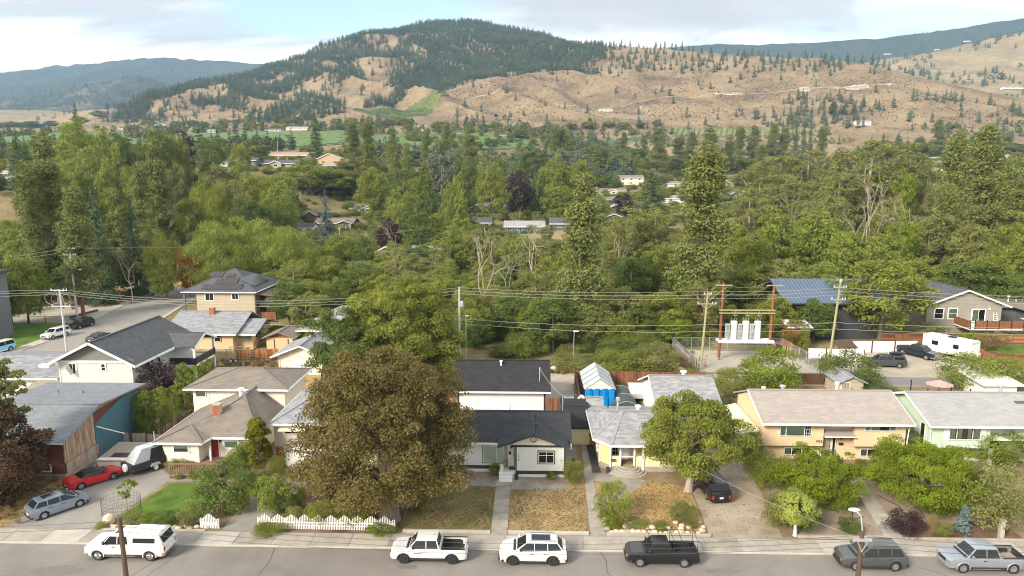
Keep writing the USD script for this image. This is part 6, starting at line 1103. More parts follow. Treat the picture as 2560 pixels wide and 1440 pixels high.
h = House('storage_bin', 'cream storage box with sloped lid beside the red convertible', 'storage box', (-38.6, 60.5, 0)); h.walls(-40.2, -37.0, 59.0, 62.6, 0, 1.25, 'cream_paint'); h.roof([[(-40.3, 58.9, 1.2), (-36.9, 58.9, 1.2), (-36.9, 62.7, 1.5), (-40.3, 62.7, 1.5)]], 'grey_wood', .08); h.add('skylight', slab([(-39.3, 59.6, 1.30), (-37.6, 59.6, 1.30), (-37.6, 60.4, 1.36), (-39.3, 60.4, 1.36)], .03)[:2], 'solar')
# ------------------------------------------------------------------ houses of the far neighbourhood, the bench and the hill foot
def far_house(label, px, py, wpx, y, wall, roof, d=9, st=1, axis='x', pitch=.36, wins=3, doors=(), gable=None, name='house', chim=None, rz=0, group=None, z=None):
    x, _, _ = ray_at(px, py, y); g = tz(x, y) if z is None else z; w = wpx / 1707 * y * 1.0; e = 2.7 * st; H_ = House(name, label, 'house', (x, y, g - .1), rz, group, local=True); reg(H_.p, label, x, y)
    H_.walls(-w / 2, w / 2, 0, d, 0, e, wall)
    if axis == 'x':
        zr = e + d / 2 * pitch; H_.roof(gable_x(-w / 2 - .5, w / 2 + .5, -.6, d + .6, e - .1, zr + .05), roof, .2); [H_.gable_wall([(0, e), (d, e), (d / 2, zr - .25)], 'yz', xx, .1, wall) for xx in (-w / 2, w / 2 - .1)]; H_.fascia([((-w / 2 - .5, -.62, e - .1), (w / 2 + .5, -.62, e - .1))], h=.28)
    elif axis == 'y':
        zr = e + w / 2 * pitch; H_.roof(gable_y(-w / 2 - .5, w / 2 + .5, -.6, d + .6, e - .1, zr + .05), roof, .2); H_.gable_wall([(-w / 2, e), (w / 2, e), (0, zr - .25)], 'xz', -.02, .12, wall); H_.fascia([((-w / 2 - .5, -.62, e - .1), (0, -.62, zr)), ((0, -.62, zr), (w / 2 + .5, -.62, e - .1))], h=.32)
    else:
        zr = e + d / 2 * pitch; H_.roof(hip(-w / 2 - .6, w / 2 + .6, -.6, d + .6, e - .1, zr), roof, .2); H_.fascia([((-w / 2 - .6, -.62, e - .1), (w / 2 + .6, -.62, e - .1))], h=.28)
    if gable:
        gx, gw, gm = gable; H_.walls(gx - gw / 2, gx + gw / 2, -1.6, -.01, 0, e, gm or wall, 'front_wall'); H_.roof(gable_y(gx - gw / 2 - .5, gx + gw / 2 + .5, -2.3, d / 2, e - .05, e + gw / 2 * pitch * 1.15), roof, .2); H_.gable_wall([(gx - gw / 2, e), (gx + gw / 2, e), (gx, e + gw / 2 * pitch * 1.1 - .2)], 'xz', -1.62, .12, gm or wall); H_.fascia([((gx - gw / 2 - .5, -2.32, e - .05), (gx, -2.32, e + gw / 2 * pitch * 1.15)), ((gx, -2.32, e + gw / 2 * pitch * 1.15), (gx + gw / 2 + .5, -2.32, e - .05))], h=.3)
    for s_ in range(int(st)):
        for i in range(wins):
            u = -w / 2 + w * (i + .5) / wins
            if gable and abs(u - gable[0]) < gable[1] / 2 + .9: continue
            if s_ == 0 and any(abs(u - dd) < 2 for dd, _ in doors): continue
            H_.window('front', 0, u - .8, u + .8, .9 + 2.7 * s_, 2.15 + 2.7 * s_, v=(.5,), fw=.1)
    if gable and not doors: H_.window('front', -1.6, gable[0] - 1, gable[0] + 1, .9 + 2.7 * (st - 1), 2.2 + 2.7 * (st - 1), v=(.5,), fw=.1)
    for dd, dm in doors: H_.garage_door('front', -1.6 if gable and abs(dd - gable[0]) < gable[1] / 2 else 0, dd - 1.3, dd + 1.3, .05, 2.3, dm)
    if chim is not None: H_.chimney(chim, d * .45, e, zr + 1.1, .9, .8, 'brick_red', False)
    return H_
far_house('brick house with brown roof and twin white garage doors', 835, 575, 96, 306, 'brick_far', 'shingle_brown', 11, 1, gable=(5.2, 6.4, 'brick_far'), doors=((3.7, 'white_paint'), (6.7, 'white_paint')))
far_house('brick wing with white trimmed gable left of the blue spruce', 775, 560, 34, 318, 'brick_far', 'shingle_brown', 12, 1, 'y', .6, 1)
far_house('white house with red window panel behind the brick garage house', 905, 545, 60, 345, 'white_paint', 'shingle_brown', 9, 1, gable=(3.5, 5, None))
far_house('low white house with grey roof beside the blue spruce', 745, 578, 72, 282, 'white_paint', 'shingle_slate', 9, 1, wins=4)
far_house('house with tan roof seen through the bare trees', 965, 650, 84, 203, 'tan_siding', 'shingle_brown', 12, 1, 'y', .55, 2)
h = far_house('house with grey roof and small white dormer beyond the woods', 1082, 650, 112, 196, 'grey_siding', 'shingle_grey_mid', 12, 1, 'x', .5); h.add('dormer', box(-.6, 1.0, 1.0, 3.5, 3.2, 4.5), 'white_paint'); h.roof(gable_y(-.9, 1.3, .7, 4, 4.4, 5.1), 'shingle_grey_mid', .12); [h.box_vent(x, 4.0, 4.7, .5) for x in (-5, -3, 4)]
far_house('low pale roofed house among the trees left of the grey roofed house', 1222, 510, 78, 352, 'white_paint', 'shingle_pale', 10, 1, 'hip', .3)
far_house('orange stucco house with grey roof beside the yellow cedars', 1204, 566, 48, 292, 'orange_stucco', 'shingle_slate', 9, 1, 'x', .45, 2)
far_house('slate blue house with long pale roof', 1311, 566, 98, 262, 'blue_paint', 'shingle_pale', 9, 1, 'x', .4, 4)
far_house('grey roofed house beside the long pale roof', 1400, 560, 48, 270, 'dark_grey', 'shingle_slate', 9, 1, 'x', .45, 1)
far_house('white two storey gabled house with brown roof', 1578, 468, 60, 520, 'cream_paint', 'shingle_brown', 10, 2, 'x', .4, 3)
far_house('white house with orange chimney left of the gabled house', 1522, 492, 84, 465, 'cream_paint', 'shingle_brown', 10, 1, 'x', .3, 3, chim=-8, gable=(3, 7, None))
far_house('white house with pale flat roof below the chimney house', 1515, 515, 60, 410, 'white_paint', 'shingle_pale', 9, 1, 'x', .3, 3)
far_house('dark brown house with white gable bands beside the purple tree', 1545, 545, 50, 340, 'brown_siding', 'shingle_grey', 10, 1.6, 'y', .45, 2)
far_house('small house with blue grey gable between the cottonwoods', 1535, 562, 42, 315, 'blue_paint', 'shingle_slate', 8, 1, 'y', .4, 1)
far_house('white house behind the dark fir with low brown roof', 1700, 468, 90, 500, 'white_paint', 'shingle_brown', 10, 1, 'hip', .35, 4)
far_house('brown roofed house with white columns right of the pine', 1818, 466, 70, 500, 'tan_siding', 'shingle_brown', 10, 1, 'x', .35, 3, gable=(0, 8, None))
far_house('white house with teal lower wall behind the cottonwoods', 1690, 505, 54, 400, 'white_paint', 'shingle_pale', 9, 1, 'x', .35, 2)
far_house('house with dark gable roof right of the second pine', 1850, 488, 44, 400, 'dark_grey', 'shingle_slate', 9, 1, 'y', .5, 1)
far_house('long white building left of the tall right pines', 2322, 394, 60, 640, 'white_paint', 'shingle_pale', 10, 1, 'x', .2, 5)
far_house('pale grey roofed house between the tall right pines', 2425, 396, 54, 600, 'white_paint', 'shingle_pale', 10, 1, 'hip', .3, 3)
far_house('white house low between the two tall right pines', 2395, 428, 46, 460, 'white_paint', 'shingle_slate', 9, 1.5, 'x', .35, 3)
far_house('white framed house at the right edge above the woods', 2540, 398, 60, 600, 'white_paint', 'shingle_pale', 10, 1.3, 'x', .3, 5)
far_house('dark shingled house row end beside the purple trees on the bench', 492, 412, 40, 372, 'dark_grey', 'shingle_slate', 9, 1, 'x', .4, 2)
far_house('small white house with dark doors on the bench', 537, 414, 64, 366, 'white_paint', 'shingle_slate', 9, 1, 'x', .35, 4)
far_house('dark modern house with wide windows on the bench', 606, 410, 68, 370, 'dark_grey', 'shingle_slate', 10, 1.2, 'x', .3, 4)
far_house('grey house with white bay gable on the bench', 698, 410, 90, 374, 'tan_siding', 'shingle_slate', 10, 1, 'x', .4, 4, gable=(-1.5, 6, None), chim=3)
far_house('orange roofed house behind the grey bay house', 720, 396, 92, 402, 'tan_siding', 'shingle_orange', 10, 1, 'x', .4, 4, chim=-8)
far_house('orange roofed house right of the tall fir on the bench', 822, 396, 56, 398, 'orange_stucco', 'shingle_orange', 10, 1.3, 'y', .45, 2)
far_house('low dark house with long window band right of the tall fir', 832, 408, 46, 388, 'dark_grey', 'shingle_pale', 8, 1, 'x', .2, 5)
far_house('white low building behind the big dark fir at left', 35, 452, 80, 290, 'white_paint', 'shingle_pale', 9, 1, 'x', .25, 2)
for lab, px, py, w, y, wl, rf, st in (('small dark roofed house at the foot of the hill by the vineyard', 680, 326, 34, 860, 'white_paint', 'shingle_slate', 1), ('long pale farm building on the bench below the hill', 750, 325, 70, 880, 'cream_paint', 'shingle_pale', 1), ('white villa with balcony row below the green vineyard', 1048, 325, 32, 860, 'white_paint', 'shingle_pale', 2), ('small white house among the trees right of the villa', 1140, 340, 26, 800, 'white_paint', 'shingle_slate', 1), ('small blue grey roof above the orchard strip', 1252, 338, 30, 800, 'white_paint', 'shingle_slate', 1), ('small house with car port left of the pine row', 1308, 342, 30, 790, 'white_paint', 'shingle_slate', 1), ('weathered barn below the bare hill', 1490, 342, 26, 870, 'grey_wood', 'shingle_brown', 1),
        ('lone white gabled house on the dry slope at right', 2160, 312, 34, 960, 'white_paint', 'shingle_grey', 2), ('small flat house at the left foot of the hill', 310, 330, 22, 960, 'grey_siding', 'shingle_slate', 1), ('low modern house above the left fields', 395, 310, 34, 1080, 'white_paint', 'shingle_slate', 1), ('long dark house above the left fields', 455, 308, 60, 1090, 'dark_grey', 'shingle_slate', 1), ('grey gabled farmhouse at the left field edge', 528, 334, 22, 860, 'grey_siding', 'shingle_grey_mid', 1), ('low ranch house dug into the bare hill', 1515, 276, 32, 1105, 'white_paint', 'shingle_pale', 1), ('tiny white cabin on the bare hill', 1602, 270, 9, 1110, 'white_paint', 'shingle_pale', 1)):
    far_house(lab, px, py, w, y, wl, rf, 11, st, 'x', .4, 3)
for i, (px, py, w) in enumerate(((2535, 222, 44), (2440, 112, 10), (2420, 104, 14), (2345, 125, 9), (2220, 136, 14), (2325, 182, 9))): far_house(('long white building among the pines at far right', 'pale house high on the sunny far slope, lowest of the pair', 'pale house high on the sunny far slope, topmost', 'tiny white house on the shoulder of the far slope', 'low white house below the forested far ridge', 'small pink house low on the far slope')[i], px, py, w, 1240 if i == 0 else 2700, 'white_paint', 'shingle_pale', 12, 1, 'x', .3, 3, z=ray_at(px, py, 1240 if i == 0 else 2700)[2])
# ------------------------------------------------------------------ vehicles
import manifold3d as m3
def paint(name, col, metal=0.0, rough=0.32, coat=0.7): M[name] = usdkit.material(stage, '/World/Looks/' + name, {'p': ('principled_bsdf', {'base_color': col, 'metallic': metal, 'roughness': rough, 'coat_weight': coat, 'coat_roughness': 0.06})}, [], surface='p.BSDF')
paint('paint_white', (0.64, 0.64, 0.64)); paint('paint_black', (0.010, 0.010, 0.012), 0, 0.28, 0.25); paint('paint_silver', (0.38, 0.42, 0.48), 0.65, 0.34); paint('paint_bronze', (0.12, 0.122, 0.122), 0.6, 0.34); paint('paint_red', (0.42, 0.008, 0.014)); paint('paint_steel', (0.25, 0.31, 0.38), 0.6, 0.33); paint('paint_charcoal', (0.075, 0.08, 0.09), 0.5, 0.34); paint('paint_navy', (0.012, 0.016, 0.03), 0.3); paint('paint_dust', (0.06, 0.058, 0.055), 0.0, 0.6, 0.1); paint('paint_aqua', (0.16, 0.45, 0.60)); paint('canvas_black', (0.018, 0.018, 0.02), 0, 0.85, 0)
paint('rubber', (0.018, 0.018, 0.019), 0, 0.85, 0); paint('trim_black', (0.022, 0.022, 0.024), 0, 0.6, 0); paint('chrome', (0.72, 0.72, 0.74), 1.0, 0.18, 0); paint('rim_grey', (0.42, 0.42, 0.43), 0.8, 0.35, 0); paint('lamp_clear', (0.72, 0.74, 0.76), 0.3, 0.12, 1); paint('lamp_red', (0.40, 0.006, 0.01), 0, 0.2, 1); paint('lamp_amber', (0.65, 0.20, 0.01), 0, 0.2, 1); paint('plate', (0.70, 0.72, 0.76), 0, 0.5, 0); paint('decal_orange', (0.75, 0.16, 0.03), 0, 0.5, 0)
def wheel(p, x, y, r, w, rim='rim_grey', spokes=6):
    out = 1 if y > 0 else -1
    prof = [(r * .62, -w / 2), (r * .93, -w / 2), (r, -w * .36), (r, w * .36), (r * .93, w / 2), (r * .62, w / 2), (r * .60, 0), (r * .62, -w / 2)]
    t = rot(lathe(prof, 22), rx=90, loc=(x, y, r)); q = part('wheel', t, 'rubber', p, smooth=35)
    d = [rot(lathe([(r * .64, -.02), (r * .64, .03), (r * .52, .03), (r * .50, -.01), (0.001, -.01)], 20), rx=90 * -out, loc=(x, y + out * w * .36, r)), rot(lathe([(r * .15, .0), (r * .13, .045), (0.001, .045)], 12), rx=90 * -out, loc=(x, y + out * w * .36, r))]
    for i in range(spokes):
        a = 2 * PI * i / spokes; c, s_ = math.cos(a), math.sin(a); d.append(beam((x + c * r * .1, y + out * (w * .36 + .022), r + s_ * r * .1), (x + c * r * .56, y + out * (w * .36 + .03), r + s_ * r * .56), r * .2, .03, (0, 1, 0)))
    part('rim', join(d), rim, q, smooth=35)
def car(p, body, L, W, prof, belt, gh, wb, ax, r=.34, clear=.24, roofc=None, pillars=(.0,), bed=None, rim='rim_grey', spokes=6, arch=None, lower=None, glass='glass_dark', rail=False, sunroof=False, plate=True, round_=.12, front_lamps=True, tail_h=.2, roof_mat=None, grille='trim_black', bumper=None, handle=None):
    """front at +x. prof: top outline of the lower body from tail to nose; gh: (rear base, rear top, front top, front base, roof height, half width at belt, at roof); pillars: x of side window splits"""
    poly = sg.Polygon([(prof[0][0], clear), *prof, (prof[-1][0], clear)])
    for a in ax: poly = poly.difference(sg.Point(a, r).buffer(r * 1.17, 10))
    if poly.geom_type != 'Polygon': poly = max(poly.geoms, key=lambda g: g.area)
    cs = m3.CrossSection([np.array(sg.polygon.orient(poly).exterior.coords)[:-1]]); m = m3.Manifold.extrude(cs, W).translate([0, 0, -W / 2])
    if bed: m = m - m3.Manifold.cube([bed[1] - bed[0], bed[3] - bed[2], W - .30]).translate([bed[0], bed[2], -(W - .30) / 2])
    m = m.refine_to_length(.16); g = m.to_mesh(); v = np.array(g.vert_properties[:, :3], float); f = np.array(g.tri_verts)
    x, z, y = v[:, 0], v[:, 1], v[:, 2]; xm, xM = prof[0][0], prof[-1][0]; e = np.maximum(0, np.maximum((x - (xM - .75)) / .75, ((xm + .55) - x) / .55)); zz = (z - clear) / (belt - clear)
    fy = (1 - round_ * e ** 2) * (1 - .07 * np.clip(.35 - zz, 0, 1) / .35 - .055 * np.clip(zz - .72, 0, 1) / .3); x2 = np.where(x > 0, x - .10 * (np.abs(y) / (W / 2)) ** 3 * np.clip((x - (xM - .5)) / .5, 0, 1), x)
    b = part('body', (np.column_stack([x2, -y * fy, z]), f), body, p, smooth=28); hw = W / 2
    xr0, xr1, xf1, xf0, zt, w0, w1 = gh; zb = belt - .03
    roof = hull([(xr0, s * w0, zb) for s in (-1, 1)] + [(xf0, s * w0 * .97, zb) for s in (-1, 1)] + [(xr1, s * w1, zt - .04) for s in (-1, 1)] + [(xf1, s * w1, zt - .05) for s in (-1, 1)] + [(xr1 + (xf1 - xr1) * t, s * w1 * .72, zt) for t in (.06, .5, .92) for s in (-1, 1)])
    part('cabin', roof, roof_mat or body, p, smooth=35)
    yz = lambda z_: w0 + (w1 - w0) * (z_ - zb) / (zt - .04 - zb)
    def xl(z_, back): a, c = (xr0, xr1) if back else (xf0, xf1); return a + (c - a) * (z_ - zb) / (zt - .045 - zb)
    z0, z1 = belt + .03, zt - .115; cuts = [None, *pillars, None]
    for s in (-1, 1):
        for i in range(len(cuts) - 1):
            a0 = xl(z0, True) + .09 if cuts[i] is None else cuts[i] + .035; a1 = xl(z1, True) + .06 if cuts[i] is None else cuts[i] + .03
            b0 = xl(z0, False) - .10 if cuts[i + 1] is None else cuts[i + 1] - .035; b1 = xl(z1, False) - .05 if cuts[i + 1] is None else cuts[i + 1] - .03
            part('side_window', hull([(xx, s * (yz(zz_) + o), zz_) for xx, zz_ in ((a0, z0), (b0, z0), (b1, z1), (a1, z1)) for o in (-.02, .008)]), glass, p)
    for back, nm in ((False, 'windshield'), (True, 'rear_window')):
        d = -1 if back else 1; t0, t1 = (.16, .86); q = []
        for t in (t0, t1):
            z_ = zb + (zt - .05 - zb) * t; xx = xl(z_, back); hw_ = (w0 + (w1 - w0) * t) * .86
            for s in (-1, 1): q += [(xx + d * .012, s * hw_, z_ + .006), (xx - d * .03, s * hw_, z_ - .02)]
        part(nm, hull(q), glass, p)
    for a in ax:
        for s in (-1, 1): wheel(p, a, s * (hw - .14), r, .235, rim, spokes)
        if arch:
            for s in (-1, 1): part('wheel_arch', tube([(a + math.cos(t) * r * 1.19, s * (hw - .012), r + math.sin(t) * r * 1.19) for t in np.linspace(-.15, PI + .15, 15)], .045, 6), arch, p, smooth=40)
    if lower: [part('rocker_panel', box(ax[0] + r * 1.25, ax[1] - r * 1.25, s * hw * .955 - .035, s * hw * .955 + .03, clear - .02, clear + .14), lower, p) for s in (-1, 1)]
    part('chassis', box(xm + .3, xM - .4, -hw * .8, hw * .8, clear - .08, clear + .1), 'trim_black', p)
    zn, zl = prof[-1][1], prof[0][1]
    part('front_bumper', hull([(xM - .12, s * hw * .84, z_) for s in (-1, 1) for z_ in (clear + .02, clear + .24)] + [(xM + .05, s * hw * .62, z_) for s in (-1, 1) for z_ in (clear + .05, clear + .22)] + [(xM - .35, s * hw * .97, z_) for s in (-1, 1) for z_ in (clear + .04, clear + .22)]), bumper or 'trim_black', p); part('rear_bumper', hull([(xm + .1, s * hw * .93, z_) for s in (-1, 1) for z_ in (clear + .04, clear + .26)] + [(xm - .07, s * hw * .8, z_) for s in (-1, 1) for z_ in (clear + .08, clear + .24)]), bumper or 'trim_black', p)
    part('grille', hull([(xM + .012, s * hw * .45, z_) for s in (-1, 1) for z_ in (clear + .30, zn - .02)] + [(xM - .08, s * hw * .5, z_) for s in (-1, 1) for z_ in (clear + .30, zn + .01)]), grille, p)
    for s in (-1, 1):
        part('headlight', hull([(xM - .015, s * hw * .50, zn - .16), (xM - .015, s * hw * .50, zn + .0), (xM - .30, s * hw * .92, zn - .10), (xM - .30, s * hw * .915, zn + .05), (xM - .10, s * hw * .80, zn - .15), (xM - .10, s * hw * .80, zn + .02), (xM - .3, s * hw * .6, zn - .05)]), 'lamp_clear', p)
        part('taillight', hull([(xm + .17, s * hw * .945, zl - .10 - tail_h), (xm + .17, s * hw * .945, zl - .07), (xm - .012, s * hw * .80, zl - .10 - tail_h), (xm - .012, s * hw * .80, zl - .07), (xm - .012, s * hw * .66, zl - .10 - tail_h), (xm - .012, s * hw * .66, zl - .07), (xm + .1, s * hw * .7, zl - .2)]), 'lamp_red', p)
        part('mirror', hull([(xf0 - .32 + dx, s * (w0 + dy), belt + dz) for dx in (0, .12) for dy in (.06, .24) for dz in (.06, .2)]), handle or body, p)
        for c in pillars[-2:]:
            part('door_seam', box(c - .008, c + .008, s * hw * .985 - .012, s * hw * .985 + .004, clear + .12, belt - .06), 'trim_black', p); part('door_handle', box(c + .10, c + .28, s * hw - .01, s * hw + .022, belt - .20, belt - .155), handle or 'trim_black', p)
    [part('belt_trim', box(xr0 + .1, xf0 - .15, s * w0 - .006, s * w0 + .012, belt - .005, belt + .022), 'trim_black', p) for s in (-1, 1)]; part('cowl', hull([(xf0 + a, s * w0 * b, belt + c) for s in (-1, 1) for a, b, c in ((-.04, .86, .02), (.14, .82, -.005), (.05, .84, .03))]), 'trim_black', p)
    if plate: part('license_plate', box(xm - .03, xm - .008, -.16, .16, zl - .34, zl - .2), 'plate', p)
    if rail: [part('roof_rail', tube([(xr1 + .1, s * w1 * .86, zt - .02), (xr1 + .25, s * w1 * .87, zt + .035), (xf1 - .3, s * w1 * .87, zt + .035), (xf1 - .15, s * w1 * .86, zt - .02)], .02, 6), 'trim_black', p) for s in (-1, 1)]
    if sunroof: part('sunroof', box(xr1 + (xf1 - xr1) * .22, xr1 + (xf1 - xr1) * .88, -w1 * .62, w1 * .62, zt - .004, zt + .006), 'glass_dark', p)
    return b
def bed_liner(p, bed, W, belt, mat='trim_black', floor=None):
    x0, x1, z0, z1 = bed; hw = W / 2 - .15
    part('bed_liner', [box(x0 + .005, x1 - .005, -hw + .004, hw - .004, z0 + .002, z0 + .03), box(x0 + .004, x1 - .004, -hw + .002, -hw + .02, z0 + .03, z1 + .004), box(x0 + .004, x1 - .004, hw - .02, hw - .002, z0 + .03, z1 + .004), box(x1 - .025, x1 - .003, -hw + .02, hw - .02, z0 + .03, z1 + .004), box(x0 + .003, x0 + .02, -hw + .02, hw - .02, z0 + .03, z1 + .004)], mat, p)
    part('bed_rail', [box(x0 - .05, x1, -hw - .11, -hw + .01, z1 - .015, z1 + .025), box(x0 - .05, x1, hw - .01, hw + .11, z1 - .015, z1 + .025)], mat, p)
    if floor: part('bed_floor', box(x0 + .05, x1 - .1, -hw + .06, hw - .06, z0 + .032, z0 + .06), floor, p)
def vehicle(name, label, cat, x, y, rz, group=None): p = thing(name, label, cat, (x, y, 0.005), rz, group); reg(p, label, x, y); return p
GRP = 'vehicles parked along the front kerb'
# white pickup with canopy
p = vehicle('pickup_truck', 'white pickup truck with white canopy and dark canopy windows', 'pickup truck', -29.15, 45.45, 180, GRP)
car(p, 'paint_white', 5.9, 2.03, [(-2.95, 1.12), (-2.9, 1.24), (-.3, 1.24), (1.35, 1.20), (2.75, 1.08), (2.95, .92)], 1.24, (-.45, -.30, .95, 1.55, 1.90, .90, .74), 0, (-1.95, 1.85), .40, .36, pillars=(.42,), arch='paint_white', lower='trim_black', rim='chrome', tail_h=.3, bumper='chrome', handle='trim_black', grille='chrome')
part('canopy', hull([(-2.93, s * .92, 1.22) for s in (-1, 1)] + [(-.46, s * .92, 1.22) for s in (-1, 1)] + [(-2.62, s * .80, 1.88) for s in (-1, 1)] + [(-.42, s * .80, 1.93) for s in (-1, 1)] + [(x, s * .55, 1.97) for x in (-2.5, -.5) for s in (-1, 1)]), 'paint_white', p, smooth=35)
for s in (-1, 1): part('canopy_window', hull([(x, s * (.923 - (z - 1.22) * .18 + o), z) for x in (-2.35, -.75) for z in (1.36, 1.70) for o in (-.02, .012)]), 'glass_dark', p)
part('canopy_rear_window', hull([(-2.93 + (z - 1.22) * .45 - o, s * .70, z) for z in (1.30, 1.78) for s in (-1, 1) for o in (-.03, .016)]), 'glass_dark', p); part('running_board', [box(-.9, 1.2, s * .98 - .06, s * .98 + .06, .38, .43) for s in (-1, 1)], 'chrome', p); part('roof_marker', box(.55, .7, -.5, .5, 1.9, 1.93), 'trim_black', p)
# white double cab pickup
def tacoma(p, body, x_, **k):
    car(p, body, 5.4, 1.9, [(-2.7, 1.04), (-2.66, 1.14), (-.75, 1.14), (1.2, 1.13), (2.45, 1.02), (2.7, .88)], 1.14, (-.85, -.62, .78, 1.42, 1.80, .84, .66), 0, (-1.72, 1.72), .38, .34, pillars=(.12,), tail_h=.28, bed=(-2.62, -.95, .62, 1.3), **k); bed_liner(p, (-2.62, -.95, .62, 1.14), 1.9, 1.14, floor=x_)
p = vehicle('pickup_truck', 'white double cab pickup with open black lined bed', 'pickup truck', -7.2, 45.55, 180, GRP); tacoma(p, 'paint_white', None, rim='trim_black', arch='trim_black', lower='trim_black', bumper='paint_white'); part('door_decal', box(.42, .95, .948, .956, .80, .90), 'decal_orange', p, 'small orange lettering on the door'); part('roof_antenna', hull([(-.45, -.03, 1.79), (-.25, 0, 1.79), (-.45, .03, 1.79), (-.45, 0, 1.87)]), 'trim_black', p)
# white suv
p = vehicle('suv', 'white compact suv with black sunroof and black wheels', 'suv', 0.3, 45.55, 180, GRP)
car(p, 'paint_white', 4.85, 1.95, [(-2.42, .78), (-2.36, 1.10), (-2.15, 1.16), (.2, 1.08), (1.25, 1.05), (2.2, .90), (2.42, .70)], 1.10, (-2.2, -1.72, .35, 1.25, 1.70, .86, .63), 0, (-1.42, 1.42), .37, .24, pillars=(-1.05, -.12,), rim='trim_black', spokes=5, arch='trim_black', lower='trim_black', sunroof=True, rail=True, tail_h=.10, bumper='trim_black')
# black pickup with ladder rack
p = vehicle('pickup_truck', 'black extended cab pickup with black tube ladder rack', 'pickup truck', 9.5, 45.5, 180, GRP)
car(p, 'paint_black', 5.1, 1.8, [(-2.55, 1.02), (-2.5, 1.10), (-.55, 1.10), (1.05, 1.09), (2.25, 1.0), (2.55, .84)], 1.10, (-.62, -.45, .62, 1.22, 1.72, .80, .64), 0, (-1.5, 1.62), .36, .34, pillars=(.05,), tail_h=.25, bed=(-2.48, -.75, .60, 1.3), rim='rim_grey'); bed_liner(p, (-2.48, -.75, .60, 1.10), 1.8, 1.10); part('hood_skin', slab([(1.25, -.72, 1.098), (1.25, .72, 1.098), (2.2, .66, 1.022), (2.2, -.66, 1.022)], .02)[:2], 'paint_dust', p, 'dusty faded hood')
rk = [tube([(x, s * .82, 1.1), (x, s * .80, 2.0)], .022, 6) for x in (-2.4, -.75, .55) for s in (-1, 1) if x < 0] + [tube([(-2.5, s * .80, 2.0), (1.0, s * .78, 2.0)], .022, 6) for s in (-1, 1)] + [tube([(x, -.8, 2.0), (x, .8, 2.0)], .022, 6) for x in (-2.4, -1.3, -.75, .2, .9)] + [tube([(-2.4, s * .82, 1.55), (-.75, s * .82, 1.55)], .016, 6) for s in (-1, 1)] + [tube([(-2.5, s * .8, 2.0), (-2.62, s * .8, 1.75)], .016, 5) for s in (-1, 1)]
part('ladder_rack', join(rk), 'trim_black', p); [part('turn_signal', box(2.44, 2.56, s * .55 - .1, s * .55 + .1, .70, .78), 'lamp_amber', p) for s in (-1, 1)]
# bronze wagon and silver pickup
p = vehicle('suv', 'grey brown crossover with roof rails behind the leaning wooden pole', 'suv', 24.3, 45.45, 180, GRP)
car(p, 'paint_bronze', 4.62, 1.82, [(-2.3, .80), (-2.22, 1.08), (-2.0, 1.12), (.2, 1.06), (1.2, 1.04), (2.1, .90), (2.31, .72)], 1.08, (-2.12, -1.75, .30, 1.2, 1.71, .82, .64), 0, (-1.36, 1.36), .36, .25, pillars=(-1.1, -.15,), arch='trim_black', lower='trim_black', rail=True, tail_h=.16, spokes=5)
p = vehicle('pickup_truck', 'silver double cab pickup with open bed at the right edge', 'pickup truck', 32.0, 45.4, 180, GRP); tacoma(p, 'paint_silver', 'grey_wood', rim='rim_grey', arch='paint_silver', lower='trim_black', bumper='paint_silver'); part('running_board', [box(-.8, 1.1, s * .93 - .06, s * .93 + .06, .36, .41) for s in (-1, 1)], 'chrome', p)
# driveway cars
p = vehicle('hatchback', 'steel blue hatchback at the foot of the left driveway', 'car', -38.95, 51.8, 54)
car(p, 'paint_steel', 4.35, 1.78, [(-2.17, .78), (-2.1, 1.02), (-1.9, 1.06), (.3, .98), (1.15, .96), (2.0, .78), (2.17, .62)], 1.02, (-2.02, -1.5, .2, 1.3, 1.54, .80, .60), 0, (-1.3, 1.3), .32, .2, pillars=(-.95, -.05,), tail_h=.14, sunroof=True, spokes=7)
p = vehicle('convertible', 'red convertible with closed black soft top', 'car', -39.3, 57.0, 53)
car(p, 'paint_red', 4.55, 1.76, [(-2.27, .72), (-2.2, .92), (-1.2, .98), (.3, .92), (1.1, .88), (2.05, .72), (2.28, .58)], .95, (-1.35, -.75, .15, .95, 1.33, .78, .56), 0, (-1.32, 1.35), .32, .2, pillars=(-.3,), tail_h=.12, roof_mat='canvas_black', spokes=5)
p = vehicle('minivan', 'black minivan parked under the front yard tree', 'minivan', 15.9, 56.7, 97)
car(p, 'paint_black', 5.1, 1.98, [(-2.55, .85), (-2.48, 1.12), (-2.3, 1.16), (.6, 1.10), (1.5, 1.06), (2.3, .88), (2.55, .70)], 1.12, (-2.4, -2.1, .6, 1.75, 1.73, .88, .70), 0, (-1.55, 1.52), .34, .22, pillars=(-1.2, .05,), rail=True, tail_h=.3, bumper='paint_black')
